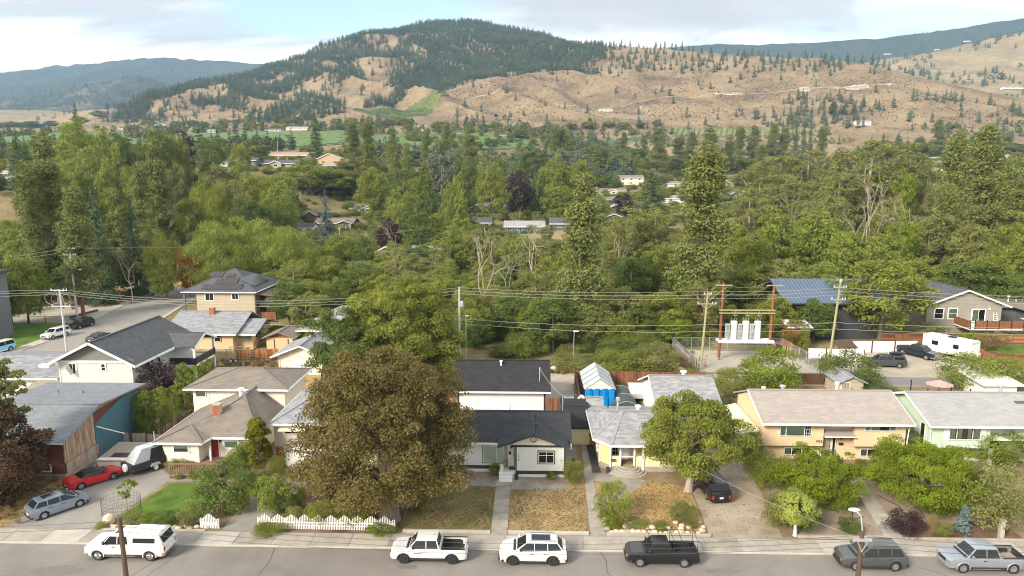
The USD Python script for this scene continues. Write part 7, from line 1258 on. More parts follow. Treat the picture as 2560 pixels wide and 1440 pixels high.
# covered trailer
p = vehicle('cargo_trailer', 'black utility trailer with load under a grey and black tarpaulin', 'trailer', -36.2, 59.6, 237)
part('bed', rbox(-1.9, 1.6, -.95, .95, .45, 1.15, .04), 'trim_black', p); part('tarpaulin', hull([(-1.75, s * .85, 1.12) for s in (-1, 1)] + [(1.3, s * .85, 1.12) for s in (-1, 1)] + [(-1.5, s * .6, 2.25) for s in (-1, 1)] + [(.3, s * .55, 2.3) for s in (-1, 1)] + [(-.6, 0, 2.45), (1.0, 0, 1.5)]), 'tarp_grey', p, smooth=40); part('side_cloth', hull([(-1.78, s * .87, 1.13) for s in (-1, 1)] + [(-.2, s * .87, 1.13) for s in (-1, 1)] + [(-1.55, s * .66, 2.1) for s in (-1, 1)] + [(-.5, s * .66, 2.1) for s in (-1, 1)]), 'canvas_black', p); part('drawbar', [beam((1.6, -.5, .5), (2.7, 0, .5), .08, .08), beam((1.6, .5, .5), (2.7, 0, .5), .08, .08), tube([(2.5, 0, .5), (2.5, 0, .0)], .03, 6)], 'trim_black', p); part('spare_wheel', rot(lathe([(.001, -.1), (.36, -.1), (.38, 0), (.36, .1), (.001, .1)], 20), ry=90, loc=(1.72, .1, .86)), 'white_paint', p, smooth=35)
for s in (-1, 1):
    wheel(p, -.6, s * 1.02, .33, .2, 'white_metal'); part('fender', hull([(-.6 + a, s * 1.0 + b, z) for a, z in ((-.5, .55), (-.32, .8), (.32, .8), (.5, .55)) for b in (-.14, .14)]), 'silver_metal', p); [part('reflector', box(x - .05, x + .05, s * .955 - .01, s * .955 + .01, .6, .65), ('lamp_red', 'lamp_amber')[i % 2], p) for i, x in enumerate((-1.7, .2, .8, 1.4))]
# lane vehicles
p = vehicle('pickup_truck', 'dark grey pickup with canopy and kayak box on its roof', 'pickup truck', 51.4, 97.0, 172)
car(p, 'paint_charcoal', 5.3, 1.88, [(-2.65, 1.06), (-2.6, 1.14), (-.6, 1.14), (1.15, 1.12), (2.4, 1.0), (2.65, .86)], 1.14, (-.75, -.55, .75, 1.4, 1.78, .84, .66), 0, (-1.65, 1.68), .38, .34, pillars=(.12,), tail_h=.26); part('canopy', hull([(-2.62, s * .86, 1.12) for s in (-1, 1)] + [(-.76, s * .86, 1.12) for s in (-1, 1)] + [(-2.35, s * .70, 1.78) for s in (-1, 1)] + [(-.74, s * .70, 1.8) for s in (-1, 1)]), 'paint_charcoal', p); [part('canopy_window', hull([(x, s * (.865 - (z - 1.12) * .24 + o), z) for x in (-2.25, -.95) for z in (1.26, 1.6) for o in (-.02, .012)]), 'glass_dark', p) for s in (-1, 1)]; part('roof_box', blob((-1.5, .1, 2.1), (1.15, .42, .2), 3, 2, .05), 'paint_navy', p, smooth=True); part('surfboard', blob((-1.6, -.3, 1.95), (1.2, .3, .06), 4, 2, .02), 'white_paint', p, smooth=True)
p = vehicle('pickup_truck', 'dark navy pickup with chrome grille beside the white trailer', 'pickup truck', 59.2, 102.6, -62)
car(p, 'paint_navy', 5.8, 2.02, [(-2.9, 1.14), (-2.86, 1.24), (-.75, 1.24), (1.3, 1.22), (2.65, 1.12), (2.9, .95)], 1.24, (-.9, -.68, .85, 1.5, 1.92, .90, .72), 0, (-1.85, 1.85), .40, .36, pillars=(.1,), grille='chrome', bumper='chrome', tail_h=.3); part('tonneau_cover', box(-2.8, -.95, -.84, .84, 1.235, 1.27), 'canvas_black', p)
p = vehicle('travel_trailer', 'white travel trailer with dark roof hatch', 'trailer', 64.4, 103.2, -58)
part('body', hull([(x, s * 1.22, z) for x, z in ((-3.6, .5), (3.1, .5), (3.55, .95), (3.45, 2.75), (-3.6, 2.85)) for s in (-1, 1)]), 'paint_white', p); part('roof', box(-3.58, 3.4, -1.2, 1.2, 2.79, 2.88), 'white_metal', p); part('roof_hatch', rbox(-.4, .6, -.4, .4, 2.88, 3.05, .03), 'trim_black', p); part('skirt', box(-3.55, 3.15, -1.235, 1.235, .5, .8), 'cream_paint', p)
for s in (-1, 1):
    [part('side_window', box(a, b, s * 1.222 - .012, s * 1.222 + .012, 1.5, 2.15), 'glass_dark', p) for a, b in ((-2.2, -1.3), (.9, 1.7))]; part('door', box(.1, .65, s * 1.225 - .01, s * 1.225 + .012, .6, 2.3), 'cream_paint', p); wheel(p, -.5, s * 1.12, .34, .2); wheel(p, -1.3, s * 1.12, .34, .2)
part('front_panel', hull([(3.50, s * 1.0, z) for s in (-1, 1) for z in (1.2, 2.5)] + [(3.53, s * 1.0, z) for s in (-1, 1) for z in (1.2, 2.45)]), 'white_metal', p); part('propane_cover', rbox(3.6, 4.1, -.4, .4, .6, 1.3, .06), 'paint_white', p); part('drawbar', [beam((3.2, -.6, .5), (4.6, 0, .5), .1, .1), beam((3.2, .6, .5), (4.6, 0, .5), .1, .1)], 'trim_black', p)
# street cars at left
p = vehicle('suv', 'white older suv parked on the left street', 'suv', -80.6, 111.2, 259)
car(p, 'paint_white', 4.7, 1.85, [(-2.35, .95), (-2.3, 1.12), (.8, 1.08), (2.1, .95), (2.35, .8)], 1.1, (-2.25, -2.05, .35, 1.15, 1.72, .84, .68), 0, (-1.35, 1.4), .36, .3, pillars=(-1.2, -.1,), lower='trim_black', tail_h=.3)
p = vehicle('suv', 'black compact suv on the left street behind the white one', 'suv', -81.2, 119.0, 259)
car(p, 'paint_black', 4.4, 1.8, [(-2.2, .9), (-2.15, 1.08), (.7, 1.03), (2.0, .9), (2.2, .72)], 1.06, (-2.1, -1.75, .3, 1.1, 1.64, .82, .64), 0, (-1.3, 1.3), .34, .24, pillars=(-1.0, -.1,))
p = vehicle('sedan', 'dark sedan on the near side of the left street', 'car', -71.8, 109.5, 79)
car(p, 'paint_charcoal', 4.6, 1.8, [(-2.3, .78), (-2.25, .98), (-1.4, 1.02), (.4, .95), (1.2, .92), (2.1, .76), (2.3, .62)], .98, (-1.75, -.95, .2, 1.2, 1.45, .80, .60), 0, (-1.35, 1.4), .33, .2, pillars=(-.35,))
p = vehicle('suv', 'light blue and white older suv cut by the left edge', 'suv', -82.6, 101.0, 259)
car(p, 'paint_aqua', 4.6, 1.9, [(-2.3, 1.0), (-2.25, 1.15), (.8, 1.12), (2.1, 1.05), (2.3, .9)], 1.13, (-2.25, -2.1, .2, .85, 1.85, .86, .72), 0, (-1.3, 1.35), .39, .36, pillars=(-.6,), lower='paint_white', roof_mat='paint_white')
p = vehicle('sedan', 'dark sedan behind the brown roofed house at the right edge', 'car', 103.0, 141.0, 185)
car(p, 'paint_navy', 4.6, 1.8, [(-2.3, .78), (-2.25, .98), (-1.4, 1.02), (.4, .95), (1.2, .92), (2.1, .76), (2.3, .62)], .98, (-1.75, -.95, .2, 1.2, 1.45, .80, .60), 0, (-1.35, 1.4), .33, .2, pillars=(-.35,))
p = vehicle('sedan', 'silver sedan behind the fence left of the blue tarpaulin shelter', 'car', 4.7, 78.5, 90)
car(p, 'paint_silver', 4.4, 1.78, [(-2.2, .78), (-2.15, .98), (-1.4, 1.02), (.4, .95), (1.2, .92), (2.0, .76), (2.2, .62)], .98, (-1.7, -.95, .2, 1.2, 1.45, .80, .60), 0, (-1.3, 1.35), .33, .2, pillars=(-.35,))
p = vehicle('utility_vehicle', 'small white utility vehicle beside the dark shade cloth tunnel', 'vehicle', 13.3, 81.0, 0); part('cab', hull([(x, y, z) for x in (-1.0, 1.0) for y, z in ((-.9, .5), (1.6, .5), (-.7, 1.15), (.2, 1.3), (.5, 1.7), (1.6, 1.75))]), 'paint_white', p); part('front_frame', [box(-1.0, 1.0, -1.0, -.92, .55, 1.1)] + [box(x - .02, x + .02, -1.03, -1.0, .5, 1.1) for x in np.arange(-.9, .95, .2)], 'silver_metal', p); part('windshield', box(-.85, .85, .3, .36, 1.35, 1.65), 'cream_paint', p); [wheel(p, x, y, .3, .2) for x in (-.85, .85) for y in (-.5, 1.1)]
p = vehicle('boat_trailer', 'empty tandem boat trailer on the straw yard by the pale fence', 'trailer', -42.6, 97.2, 0); part('frame', [beam((-2.5, s * .8, .55), (2.4, s * .5, .55), .1, .1) for s in (-1, 1)] + [beam((x, -.8, .55), (x, .8, .55), .08, .08) for x in (-2.3, -.8, .8)] + [beam((2.4, 0, .55), (4.2, 0, .5), .1, .1)], 'rim_grey', p); [wheel(p, x, s * 1.0, .34, .2, 'white_metal') for x in (-1.3, -.5) for s in (-1, 1)]; part('rack', [tube([(x, s * .7, .6), (x, s * .7, 2.0)], .04, 5) for x in (-2, 1.5) for s in (-1, 1)] + [tube([(-2.3, s * .7, 2.0), (1.9, s * .7, 2.0)], .05, 5) for s in (-1, 1)], 'grey_wood', p)
# ------------------------------------------------------------------ street, pavement and yards
ground('asphalt', [(0.25, (0.17, 0.155, 0.14)), (0.5, (0.215, 0.196, 0.178)), (0.75, (0.255, 0.235, 0.212))], 0.22, 20, 0.93, 0.25); pm('asphalt_drive', (0.27, 0.25, 0.225), 0.93, 0.13, 0.5, bump=0.25, bscale=30); pm('asphalt_stain', (0.165, 0.15, 0.136), 0.93, 0.12, 2.5); pm('asphalt_new', (0.19, 0.185, 0.18), 0.93, 0.1, 0.6); pm('crack', (0.085, 0.08, 0.074), 0.95, 0.1, 2)
ground('lane_gravel', [(0.25, (0.30, 0.255, 0.20)), (0.5, (0.38, 0.335, 0.275)), (0.75, (0.46, 0.415, 0.35))], 0.25, 6); ground('dirt_drive', [(0.25, (0.20, 0.145, 0.095)), (0.45, (0.31, 0.25, 0.185)), (0.7, (0.41, 0.355, 0.285))], 0.35, 7); ground('straw', [(0.25, (0.26, 0.17, 0.075)), (0.5, (0.38, 0.26, 0.12)), (0.75, (0.48, 0.36, 0.19))], 0.4, 8)
ground('dry_lawn', [(0.25, (0.135, 0.115, 0.055)), (0.42, (0.245, 0.175, 0.085)), (0.6, (0.35, 0.25, 0.125)), (0.8, (0.43, 0.32, 0.17))], 0.32, 5, bump=0.8); ground('mixed_lawn', [(0.25, (0.075, 0.085, 0.03)), (0.42, (0.14, 0.125, 0.05)), (0.6, (0.24, 0.18, 0.085)), (0.8, (0.33, 0.25, 0.12))], 0.3, 5, bump=0.8); ground('gold_lawn', [(0.25, (0.20, 0.125, 0.05)), (0.42, (0.32, 0.21, 0.085)), (0.6, (0.41, 0.285, 0.125)), (0.8, (0.46, 0.34, 0.17))], 0.3, 5, bump=0.8)
ground('green_lawn', [(0.25, (0.05, 0.10, 0.014)), (0.5, (0.085, 0.15, 0.02)), (0.75, (0.13, 0.19, 0.032))], 0.6, 7, bump=0.8); ground('bark_mulch', [(0.25, (0.085, 0.05, 0.032)), (0.5, (0.16, 0.10, 0.068)), (0.75, (0.26, 0.18, 0.13))], 0.5, 12, bump=0.9); ground('pea_gravel', [(0.25, (0.20, 0.15, 0.115)), (0.5, (0.30, 0.235, 0.185)), (0.75, (0.40, 0.33, 0.27))], 0.3, 14, bump=0.9)
ground('soil', [(0.25, (0.13, 0.10, 0.06)), (0.5, (0.22, 0.165, 0.10)), (0.75, (0.32, 0.25, 0.16))], 0.4, 8, bump=0.8); pm('stone', (0.46, 0.385, 0.30), 0.9, 0.3, 2.5, bump=0.3); pm('stone_b', (0.56, 0.44, 0.33), 0.9, 0.25, 2.5, bump=0.3); pm('stone_c', (0.36, 0.31, 0.26), 0.9, 0.3, 2.5, bump=0.3)
def gs(name, pts, z, mat): return struct(name, sheet(pts, z), mat)
Xa, Xb = -75, 95
gs('road', [(Xa - 40, 37.6), (Xb + 60, 37.6), (Xb + 60, 46.6), (Xa - 40, 46.6)], 0.004, 'asphalt'); gs('pavement', [(Xa, 34.8), (Xb, 34.8), (Xb, 37.45), (Xa, 37.45)], 0.12, 'concrete'); gs('front_verge', [(Xa, 0), (Xb, 0), (Xb, 34.8), (Xa, 34.8)], 0.006, 'mixed_lawn')
struct('kerb', rbox(Xa, Xb, 37.45, 37.6, -.05, .125, .02), 'concrete_light'); struct('kerb', rbox(Xa, Xb, 46.6, 46.74, -.05, .12, .02), 'concrete_light')
sw = struct('pavement', box(Xa, Xb, 46.74, 48.55, -.1, .095), 'concrete_old')
for i in range(58): x0 = Xa + 2.93 * i; struct('paving_slab', box(x0 + .02, x0 + 2.91, 46.76, 48.53, .09, .115 + .006 * ((i * 7) % 3)), ('concrete', 'concrete_light', 'concrete_old', 'concrete')[(i * 5) % 4], sw)
gs('yard_ground', [(Xa, 48.55), (Xb, 48.55), (Xb, 87.3), (Xa, 87.3)], 0.0, 'soil'); gs('verge', [(-10.0, 48.56), (20.4, 48.56), (20.4, 48.95), (-10.0, 48.95)], 0.008, 'asphalt_drive')
for i, (pts) in enumerate(([(-26.5, 46.4), (-26.9, 44.5), (-27.6, 42.4), (-28.4, 40)], [(-25.4, 46.4), (-26.2, 43.5), (-26.9, 41)], [(-18.9, 46.5), (-18.6, 44.5), (-18.9, 42), (-18.8, 39)], [(5.3, 46.5), (5.6, 45.3), (5.5, 44), (6.3, 42), (6.6, 39)], [(27.4, 45.3), (29, 44.2), (30.5, 43.0), (32, 41.6)], [(11, 43.6), (16, 43.3)], [(-60, 42.1), (-30, 41.9), (0, 42.05), (30, 41.9), (60, 42.0)])): 
    q = np.array(pts, float); w = .03 if i < 6 else .018; struct('road_crack', join([(np.array([(a[0] - w, a[1], .009), (a[0] + w, a[1] + w, .009), (b[0] + w, b[1] + w, .009), (b[0] - w, b[1], .009)]), np.array([[0, 1, 2, 3]])) for a, b in zip(q[:-1], q[1:])]), 'crack')
for i, (x, y, a, b) in enumerate(((-14, 41.0, 2.6, .5), (3.2, 42.4, .8, .5), (13.6, 44.4, 1.3, .3), (-33, 43.2, 1.9, .6), (22, 40.4, 3.2, .45), (-8.5, 44.3, .7, .3), (30.6, 43.6, .5, .25), (-46, 42, 3, .5))): t_ = np.arange(22) * 2 * PI / 22; q_ = 1 + .5 * (meshkit.noise(np.column_stack([np.cos(t_) * 1.5 + i * 9, np.sin(t_) * 1.5, 0 * t_])) - .5); gs('road_patch', list(zip(x + a * q_ * np.cos(t_), y + b * q_ * np.sin(t_))), 0.0075, 'asphalt_stain')
gs('driveway', [(-41.3, 48.56), (-33.9, 48.56), (-33.4, 52), (-32.7, 57.2), (-28.6, 57.6), (-28.6, 58.2), (-33.2, 58.6), (-35.2, 60.4), (-36.9, 64), (-42.0, 62), (-40.8, 56)], 0.008, 'asphalt_drive'); gs('lawn', [(-33.2, 50.9), (-32.3, 56.9), (-29.0, 57.1), (-26.9, 55.0), (-26.3, 51.5), (-27.5, 50.2), (-30.5, 49.9)], 0.012, 'green_lawn'); gs('flower_bed', [(-33.6, 48.9), (-24.5, 48.9), (-24.4, 57.5), (-28.5, 58.4), (-28.6, 57.2), (-26.6, 55), (-26.2, 51.3), (-27.5, 49.9), (-30.5, 49.6), (-33.1, 50.5)], 0.010, 'soil')
gs('driveway', [(-24.0, 48.56), (-21.4, 48.56), (-20.6, 53), (-19.6, 60.4), (-23.9, 60.4), (-24.2, 54)], 0.008, 'asphalt_drive'); gs('flower_bed', [(-21.3, 48.6), (-10.2, 48.6), (-10.2, 57), (-19.9, 59), (-20.4, 53)], 0.006, 'bark_mulch')
gs('lawn', [(-10.0, 49.3), (-2.95, 49.3), (-2.75, 57.0), (-5.0, 57.9), (-10, 57.9)], 0.010, 'mixed_lawn'); gs('lawn', [(-1.6, 49.3), (4.55, 49.3), (5.1, 57.0), (5.2, 66), (4.3, 66), (3.9, 58.6), (2.8, 56.5), (-1.55, 56.5)], 0.010, 'dry_lawn'); gs('gravel_bed', [(-9, 57.9), (-2.8, 58.6), (-2.8, 60), (-9, 60)], 0.012, 'pea_gravel'); gs('gravel_bed', [(-.2, 57.9), (3.2, 57.9), (3.4, 59), (-.2, 59)], 0.016, 'pea_gravel'); gs('apron', [(-1.6, 56.5), (2.8, 56.5), (3.9, 57.6), (3.9, 59.0), (-1.6, 59.0)], 0.012, 'concrete_old'); gs('apron', [(3.4, 59.0), (4.6, 59.0), (4.8, 66.8), (3.4, 66.8)], 0.012, 'concrete_old'); gs('apron', [(-6.0, 57.2), (-2.76, 57.0), (-2.76, 58.4), (-6, 58.6)], 0.013, 'concrete_old')
def walk(name, rows, mat='concrete_old'):
    p = new_path(name); UsdGeom.Xform.Define(stage, p); data(p, None, None, None, 'structure'); n = len(rows) - 1
    for i in range(n):
        (a, b, y0), (c, d, y1) = rows[i], rows[i + 1]; struct('paving_slab', prism([(a, y0 + .015), (b, y0 + .015), (d, y1 - .015), (c, y1 - .015)], .10, 'xy', -.04 + .006 * (i % 3)), (mat, 'concrete', mat)[i % 3], p)
walk('path', [(-2.93, -1.66, 48.6 + i * 1.22) for i in range(9)]); walk('path', [(4.75 + .05 * i, 5.95 - .01 * i, 48.6 + i * 1.5) for i in range(13)]); walk('path', [(27.2 + (i * .19), 28.6 + i * .17, 48.6 + 1.05 * i) for i in range(14)], 'concrete_light'); gs('path', [(5.8, 54.2), (6.4, 53.6), (9.8, 57.2), (10.6, 58.6), (7.6, 59.8), (5.85, 60), (5.8, 58.5), (8.2, 57.9)], 0.014, 'concrete_old')
gs('lawn', [(6.0, 49.6), (13.4, 49.6), (14.0, 51.5), (14.2, 57.4), (11.0, 58.6), (6.3, 53.5)], 0.010, 'gold_lawn'); gs('lawn', [(5.9, 55.2), (8.0, 57.6), (5.95, 58.2)], 0.016, 'dry_lawn'); gs('driveway', [(13.9, 48.56), (19.4, 48.56), (20.0, 54), (20.9, 62), (20.9, 66), (14.9, 66), (14.4, 57)], 0.006, 'dirt_drive'); gs('wheel_track', [(14.6, 48.6), (15.5, 48.6), (15.5, 54.3), (14.8, 55)], 0.012, 'dirt_drive'); gs('side_strip', [(6.0, 60.2), (6.75, 60.2), (6.6, 66.8), (5.9, 66.8)], 0.012, 'tar')
gs('yard', [(20.5, 49.0), (37.8, 49.0), (38.2, 62.9), (22.5, 63.0), (20.9, 60)], 0.008, 'pea_gravel'); gs('mulch_bed', [(29.3, 49.1), (37.8, 49.1), (37.9, 52.0), (33, 51.4), (29.9, 51.9)], 0.012, 'bark_mulch'); gs('yard', [(38.0, 49.0), (70, 49.0), (70, 62.9), (38.4, 62.9)], 0.008, 'soil'); gs('yard', [(-52, 48.6), (-41.4, 48.6), (-40.9, 55.5), (-42.3, 57.4), (-52, 57.4)], 0.006, 'dry_lawn')
for pts in ([(30.2, 56.3), (30.6, 55.2), (31.0, 54.3), (30.9, 53.5), (30.3, 53.2)], [(29.7, 51.6), (31.0, 51.9), (32.1, 52.5), (32.4, 53.4), (32.2, 54.2)], [(25.0, 52.0), (26.2, 51.9), (27.2, 52.4)], [(26.4, 55), (26.7, 54), (26.6, 53), (26.2, 52.2)]): data(struct('drip_hose', tube([(a, b, .03) for a, b in pts], .03, 5), 'rubber'), 'black drip hose curving over the gravel yard', 'hose', 'drip hoses on the gravel')
for x0, x1, y in ((-9.8, -2.96, 49.05), (-1.62, 4.68, 49.05), (20.6, 27.2, 49.0), (28.65, 37.9, 48.85), (-33.5, -25.2, 48.75), (6.0, 14.0, 48.95)): nm = struct('yard_kerb', rbox(x0, x1, y - .12, y + .12, -.05, .22 if x0 > -20 else .12, .03), 'concrete_light' if x0 < 6 else 'concrete')
gs('back_yard', [(-47.4, 78), (-28, 78), (-28, 101), (-58, 101), (-58, 93), (-47.4, 93)], 0.006, 'straw'); gs('back_pad', [(-48, 88), (-41, 88), (-36, 94), (-46, 95.5)], 0.010, 'lane_gravel'); gs('back_yard', [(6.3, 69.5), (13.6, 69.5), (13.6, 87), (6.3, 87)], 0.006, 'ground_cloth'); gs('back_yard', [(20.6, 72), (24, 72), (24, 86), (20.6, 86)], 0.008, 'green_lawn'); gs('back_yard', [(66.8, 99.2), (81, 99.4), (84, 110), (68, 109.5)], 0.008, 'green_lawn')
gs('lane', [(-9, 87.5), (110, 87.5), (110, 94.5), (44, 94.5), (43, 92.5), (-9, 92.2)], 0.008, 'lane_gravel'); gs('lane_surface', [(44, 87.8), (110, 87.0), (110, 91.2), (60, 91.4), (47, 91.8)], 0.013, 'asphalt_new'); gs('lane_surface', [(1.9, 76.6), (5.6, 76.6), (5.8, 92), (2.4, 92)], 0.013, 'lane_gravel'); gs('parking_bay', [(44, 94.4), (68.5, 94.4), (68, 103), (64, 107), (50, 104.6), (49.5, 99.2), (44.5, 99.6)], 0.010, 'lane_gravel'); gs('transformer_yard', [(22.8, 94.6), (24, 93.2), (40.5, 93.2), (42, 97), (40, 105), (25, 105.5)], 0.011, 'lane_gravel'); gs('footpath', [(18.5, 92), (23, 92), (24.2, 97), (22.5, 107), (24, 119), (20, 119), (19.5, 106)], 0.009, 'straw')
gs('road', [(-64.3, 60), (-78.5, 60), (-79.6, 100), (-80.0, 111), (-85.3, 137), (-88, 163), (-75.5, 163), (-74.2, 141), (-67.2, 107), (-65.6, 92)], 0.009, 'asphalt_drive'); struct('kerb', join([prism([(-64.2, 60), (-63.4, 60), (-64.8, 92), (-66.3, 107), (-73.2, 141), (-74.6, 163), (-75.5, 163), (-74.1, 141), (-67.1, 107), (-65.6, 92)], .1, 'xy', 0)]), 'concrete_light'); struct('pavement', join([prism([(-78.6, 60), (-80.6, 60), (-81.8, 100), (-82.2, 111), (-87.6, 137), (-90.6, 163), (-88.1, 163), (-85.4, 137), (-80.1, 111), (-79.7, 100)], .1, 'xy', 0)]), 'concrete_light'); gs('lawn', [(-82, 60), (-100, 60), (-100, 121), (-84.6, 121.5), (-82.3, 111), (-81.9, 100)], 0.008, 'green_lawn'); gs('street_bank', [(-84.8, 122.2), (-110, 122), (-112, 150), (-92, 156), (-87.8, 137)], 0.010, 'lane_gravel'); gs('dry_bank', [(-110, 136), (-112, 158), (-91, 172), (-84, 172), (-90.7, 160), (-93, 150)], 0.014, 'straw'); gs('yard', [(-64.6, 100), (-57.5, 100), (-57.5, 115), (-68, 115)], 0.008, 'dry_lawn')
data(struct('guard_log', tube([(-84.9, 123.4, .25), (-88.5, 126.5, .25), (-87.6, 133.5, .25)], .2, 8), 'bark_dark'), 'dark log barrier along the left street bank', 'log')

# ------------------------------------------------------------------ fences and stones
def fence(label, p0, p1, h, mats, bw=.15, post=2.4, cat='fence', name='board_fence', postm=None, horiz=False, rails=True, gap=.008, top=None, group=None):
    (x0, y0), (x1, y1) = p0, p1; L = math.hypot(x1 - x0, y1 - y0); p = thing(name, label, cat, (x0, y0, 0), math.degrees(math.atan2(y1 - y0, x1 - x0)), group); reg(p, label, (x0 + x1) / 2, (y0 + y1) / 2); r = np.random.default_rng(int(abs(x0 * 31 + y0 * 7)))
    mats = [mats] if isinstance(mats, str) else mats; np_ = max(1, int(round(L / post)))
    for i in range(np_ + 1): part('post', box(L * i / np_ - .05, L * i / np_ + .05, .0, .1, 0, h + .06), postm or mats[0], p)
    if horiz:
        for i in range(np_):
            for j in range(int(h / bw)): part('board', box(L * i / np_ + .055, L * (i + 1) / np_ - .055, .03, .06, .06 + j * bw, .06 + (j + 1) * bw - gap), mats[r.integers(len(mats))], p)
    else:
        if rails: [part('rail', box(0, L, -.035, -.002, z, z + .09), postm or mats[0], p) for z in (.3, h - .3)]
        n = int(L / bw)
        for i in range(n):
            t = (0 if top is None else top(i * bw)); part('board', box(i * bw + gap / 2, (i + 1) * bw - gap / 2, -.04 - .02 * (i % 2) * 0, -.058 + .02, .04, h + t + r.uniform(-.012, .012)) if False else box(i * bw + gap / 2, (i + 1) * bw - gap / 2, -.060, -.038, .04, h + t + r.uniform(-.012, .012)), mats[r.integers(len(mats))], p)
    return p
RD = ['fence_red', 'fence_red_dark', 'fence_red', 'fence_red_light']
fence('long red brown board fence behind the yellow bungalow yard', (6.1, 87.3), (22.9, 87.0), 1.85, RD, .155); fence('red board fence running back beside the blue tarpaulin shelter', (5.95, 75.2), (6.05, 87.2), 1.8, ['fence_dark', 'fence_red_dark'], .2); fence('red board fence at the right of the black roofed garage', (1.9, 76.2), (3.5, 76.2), 1.8, RD); fence('red board fence at the left of the black roofed garage', (-10.4, 76.2), (-8.6, 76.2), 1.8, ['fence_red_light', 'fence_orange'])
fence('dark board fence left of the orange gate', (4.45, 66.9), (5.25, 66.9), 1.85, ['fence_dark', 'fence_red_dark'])
g_ = fence('orange wooden gate with black braces beside the yellow bungalow', (5.27, 66.9), (6.85, 66.9), 1.8, ['fence_orange'], .13, 1.6, 'gate', 'wooden_gate', 'black_metal'); [part('brace', beam(a, b, .09, .04, (0, 1, 0)), 'black_metal', g_) for a, b in (((.05, -.09, .1), (.8, -.09, .9)), ((.05, -.09, .95), (1.5, -.09, .95)), ((.8, -.09, 1.0), (1.5, -.09, 1.75)), ((.05, -.09, 1.75), (1.5, -.09, 1.75)))]
fence('orange new board fence behind the straw yard', (-43.6, 97.6), (-37.8, 98.6), 1.6, ['fence_orange', 'fence_red_light'], .16); fence('pale yellow board fence in front of the sand bungalow', (-57.2, 97.2), (-43.7, 97.4), 1.4, ['fence_pale'], .17); fence('brown board fence beyond the peach board shed', (-44, 113.6), (-34.4, 112.6), 1.8, RD, .2); fence('dark board fence behind the cream house back yard', (-27.5, 86.5), (-23, 86.6), 1.7, ['fence_dark', 'grey_wood'], .2)
fence('dark brown board fence by the grey gabled garden shed', (34.6, 88.0), (42.0, 87.8), 1.5, ['fence_dark', 'fence_red_dark'], .17); fence('weathered plank fence left of the white board fence', (38.4, 104.4), (41.3, 99.9), 1.4, ['grey_wood', 'fence_dark'], .2)
for i, (a, b) in enumerate((((41.6, 100.2), (44.2, 100.0)), ((44.3, 100.0), (46.9, 99.8)), ((47.0, 99.8), (49.6, 99.5)))): fence('white boarded fence panel with brown posts, %s of three in front' % ('left', 'middle', 'right')[i], a, b, 1.75, ['white_paint'], .29, 2.6, 'fence', 'white_fence', 'fence_red_dark', True, gap=.012)
for i, (a, b) in enumerate((((49.7, 104.4), (53.2, 104.6)), ((53.3, 104.6), (56.8, 104.8)), ((56.9, 104.8), (60.4, 105.0)))): fence('white boarded fence panel behind the canopy pickup, %s of three' % ('left', 'middle', 'right')[i], a, b, 1.85, ['white_paint'], .3, 3.5, 'fence', 'white_fence', 'fence_red_dark', True, gap=.012)
fence('red plank fence behind the navy pickup and travel trailer', (57.5, 110.2), (68.6, 110.6), 1.9, RD, .2, 2.2, horiz=True); fence('red plank fence around the corner garden at right, front side', (68.4, 98.6), (82.0, 98.4), 1.7, RD, .2, 2.4, horiz=True); fence('red plank fence of the corner garden beside the travel trailer', (66.4, 104.5), (68.3, 98.7), 1.7, RD, .2, 2.1, horiz=True); fence('brown plank fence at the right end of the corner garden', (81.5, 110.5), (90, 104.5), 1.9, ['fence_red_light', 'fence_red'], .2, 2.4, horiz=True); fence('orange plank fence below the taupe house deck', (70.4, 111.6), (81.2, 111.2), 1.5, ['fence_orange', 'fence_red_light'], .2, 2.4, horiz=True)
fence('grey wooden screen fence behind the covered trailer', (-41.0, 64.6), (-36.6, 64.2), 1.7, ['grey_wood', 'fence_dark'], .2); fence('brown board fence beside the cedars left of the cream house', (-38.4, 66.0), (-37.4, 73.5), 1.5, ['fence_dark', 'deck_wood'], .2); fence('dark board fence along the cedar row behind the cream house', (-42.6, 77), (-38, 82), 1.6, ['fence_dark', 'grey_wood'], .2)
scal = lambda x: .42 * (1 - abs(((x % 1.05) / 1.05) * 2 - 1)) ** .8 if x < 99 else 0
fence('white picket fence with scalloped top under the brown maple', (-21.25, 49.3), (-10.45, 49.15), .85, ['white_paint'], .131, 2.16, name='picket_fence', gap=.062, top=scal); fence('short white picket panel beside the garage driveway', (-25.8, 49.25), (-24.35, 49.15), .75, ['white_paint'], .131, 1.45, name='picket_fence', gap=.058, top=lambda x: .55 * (1 - abs(x / 1.4 * 2 - 1)))
p = thing('metal_fence', 'black bar fence at the left end of the side street lawn', 'fence', (-96, 121.6, 0), 3); [part('post', box(x - .05, x + .05, -.05, .05, 0, 1.5), 'black_metal', p) for x in np.arange(0, 12.1, 3)]; [part('rail', box(0, 12, -.02, .02, z, z + .05), 'black_metal', p) for z in (.2, 1.35)]; part('bars', join([box(x - .012, x + .012, -.012, .012, .2, 1.4) for x in np.arange(.2, 12, .2)]), 'black_metal', p, kind='stuff')
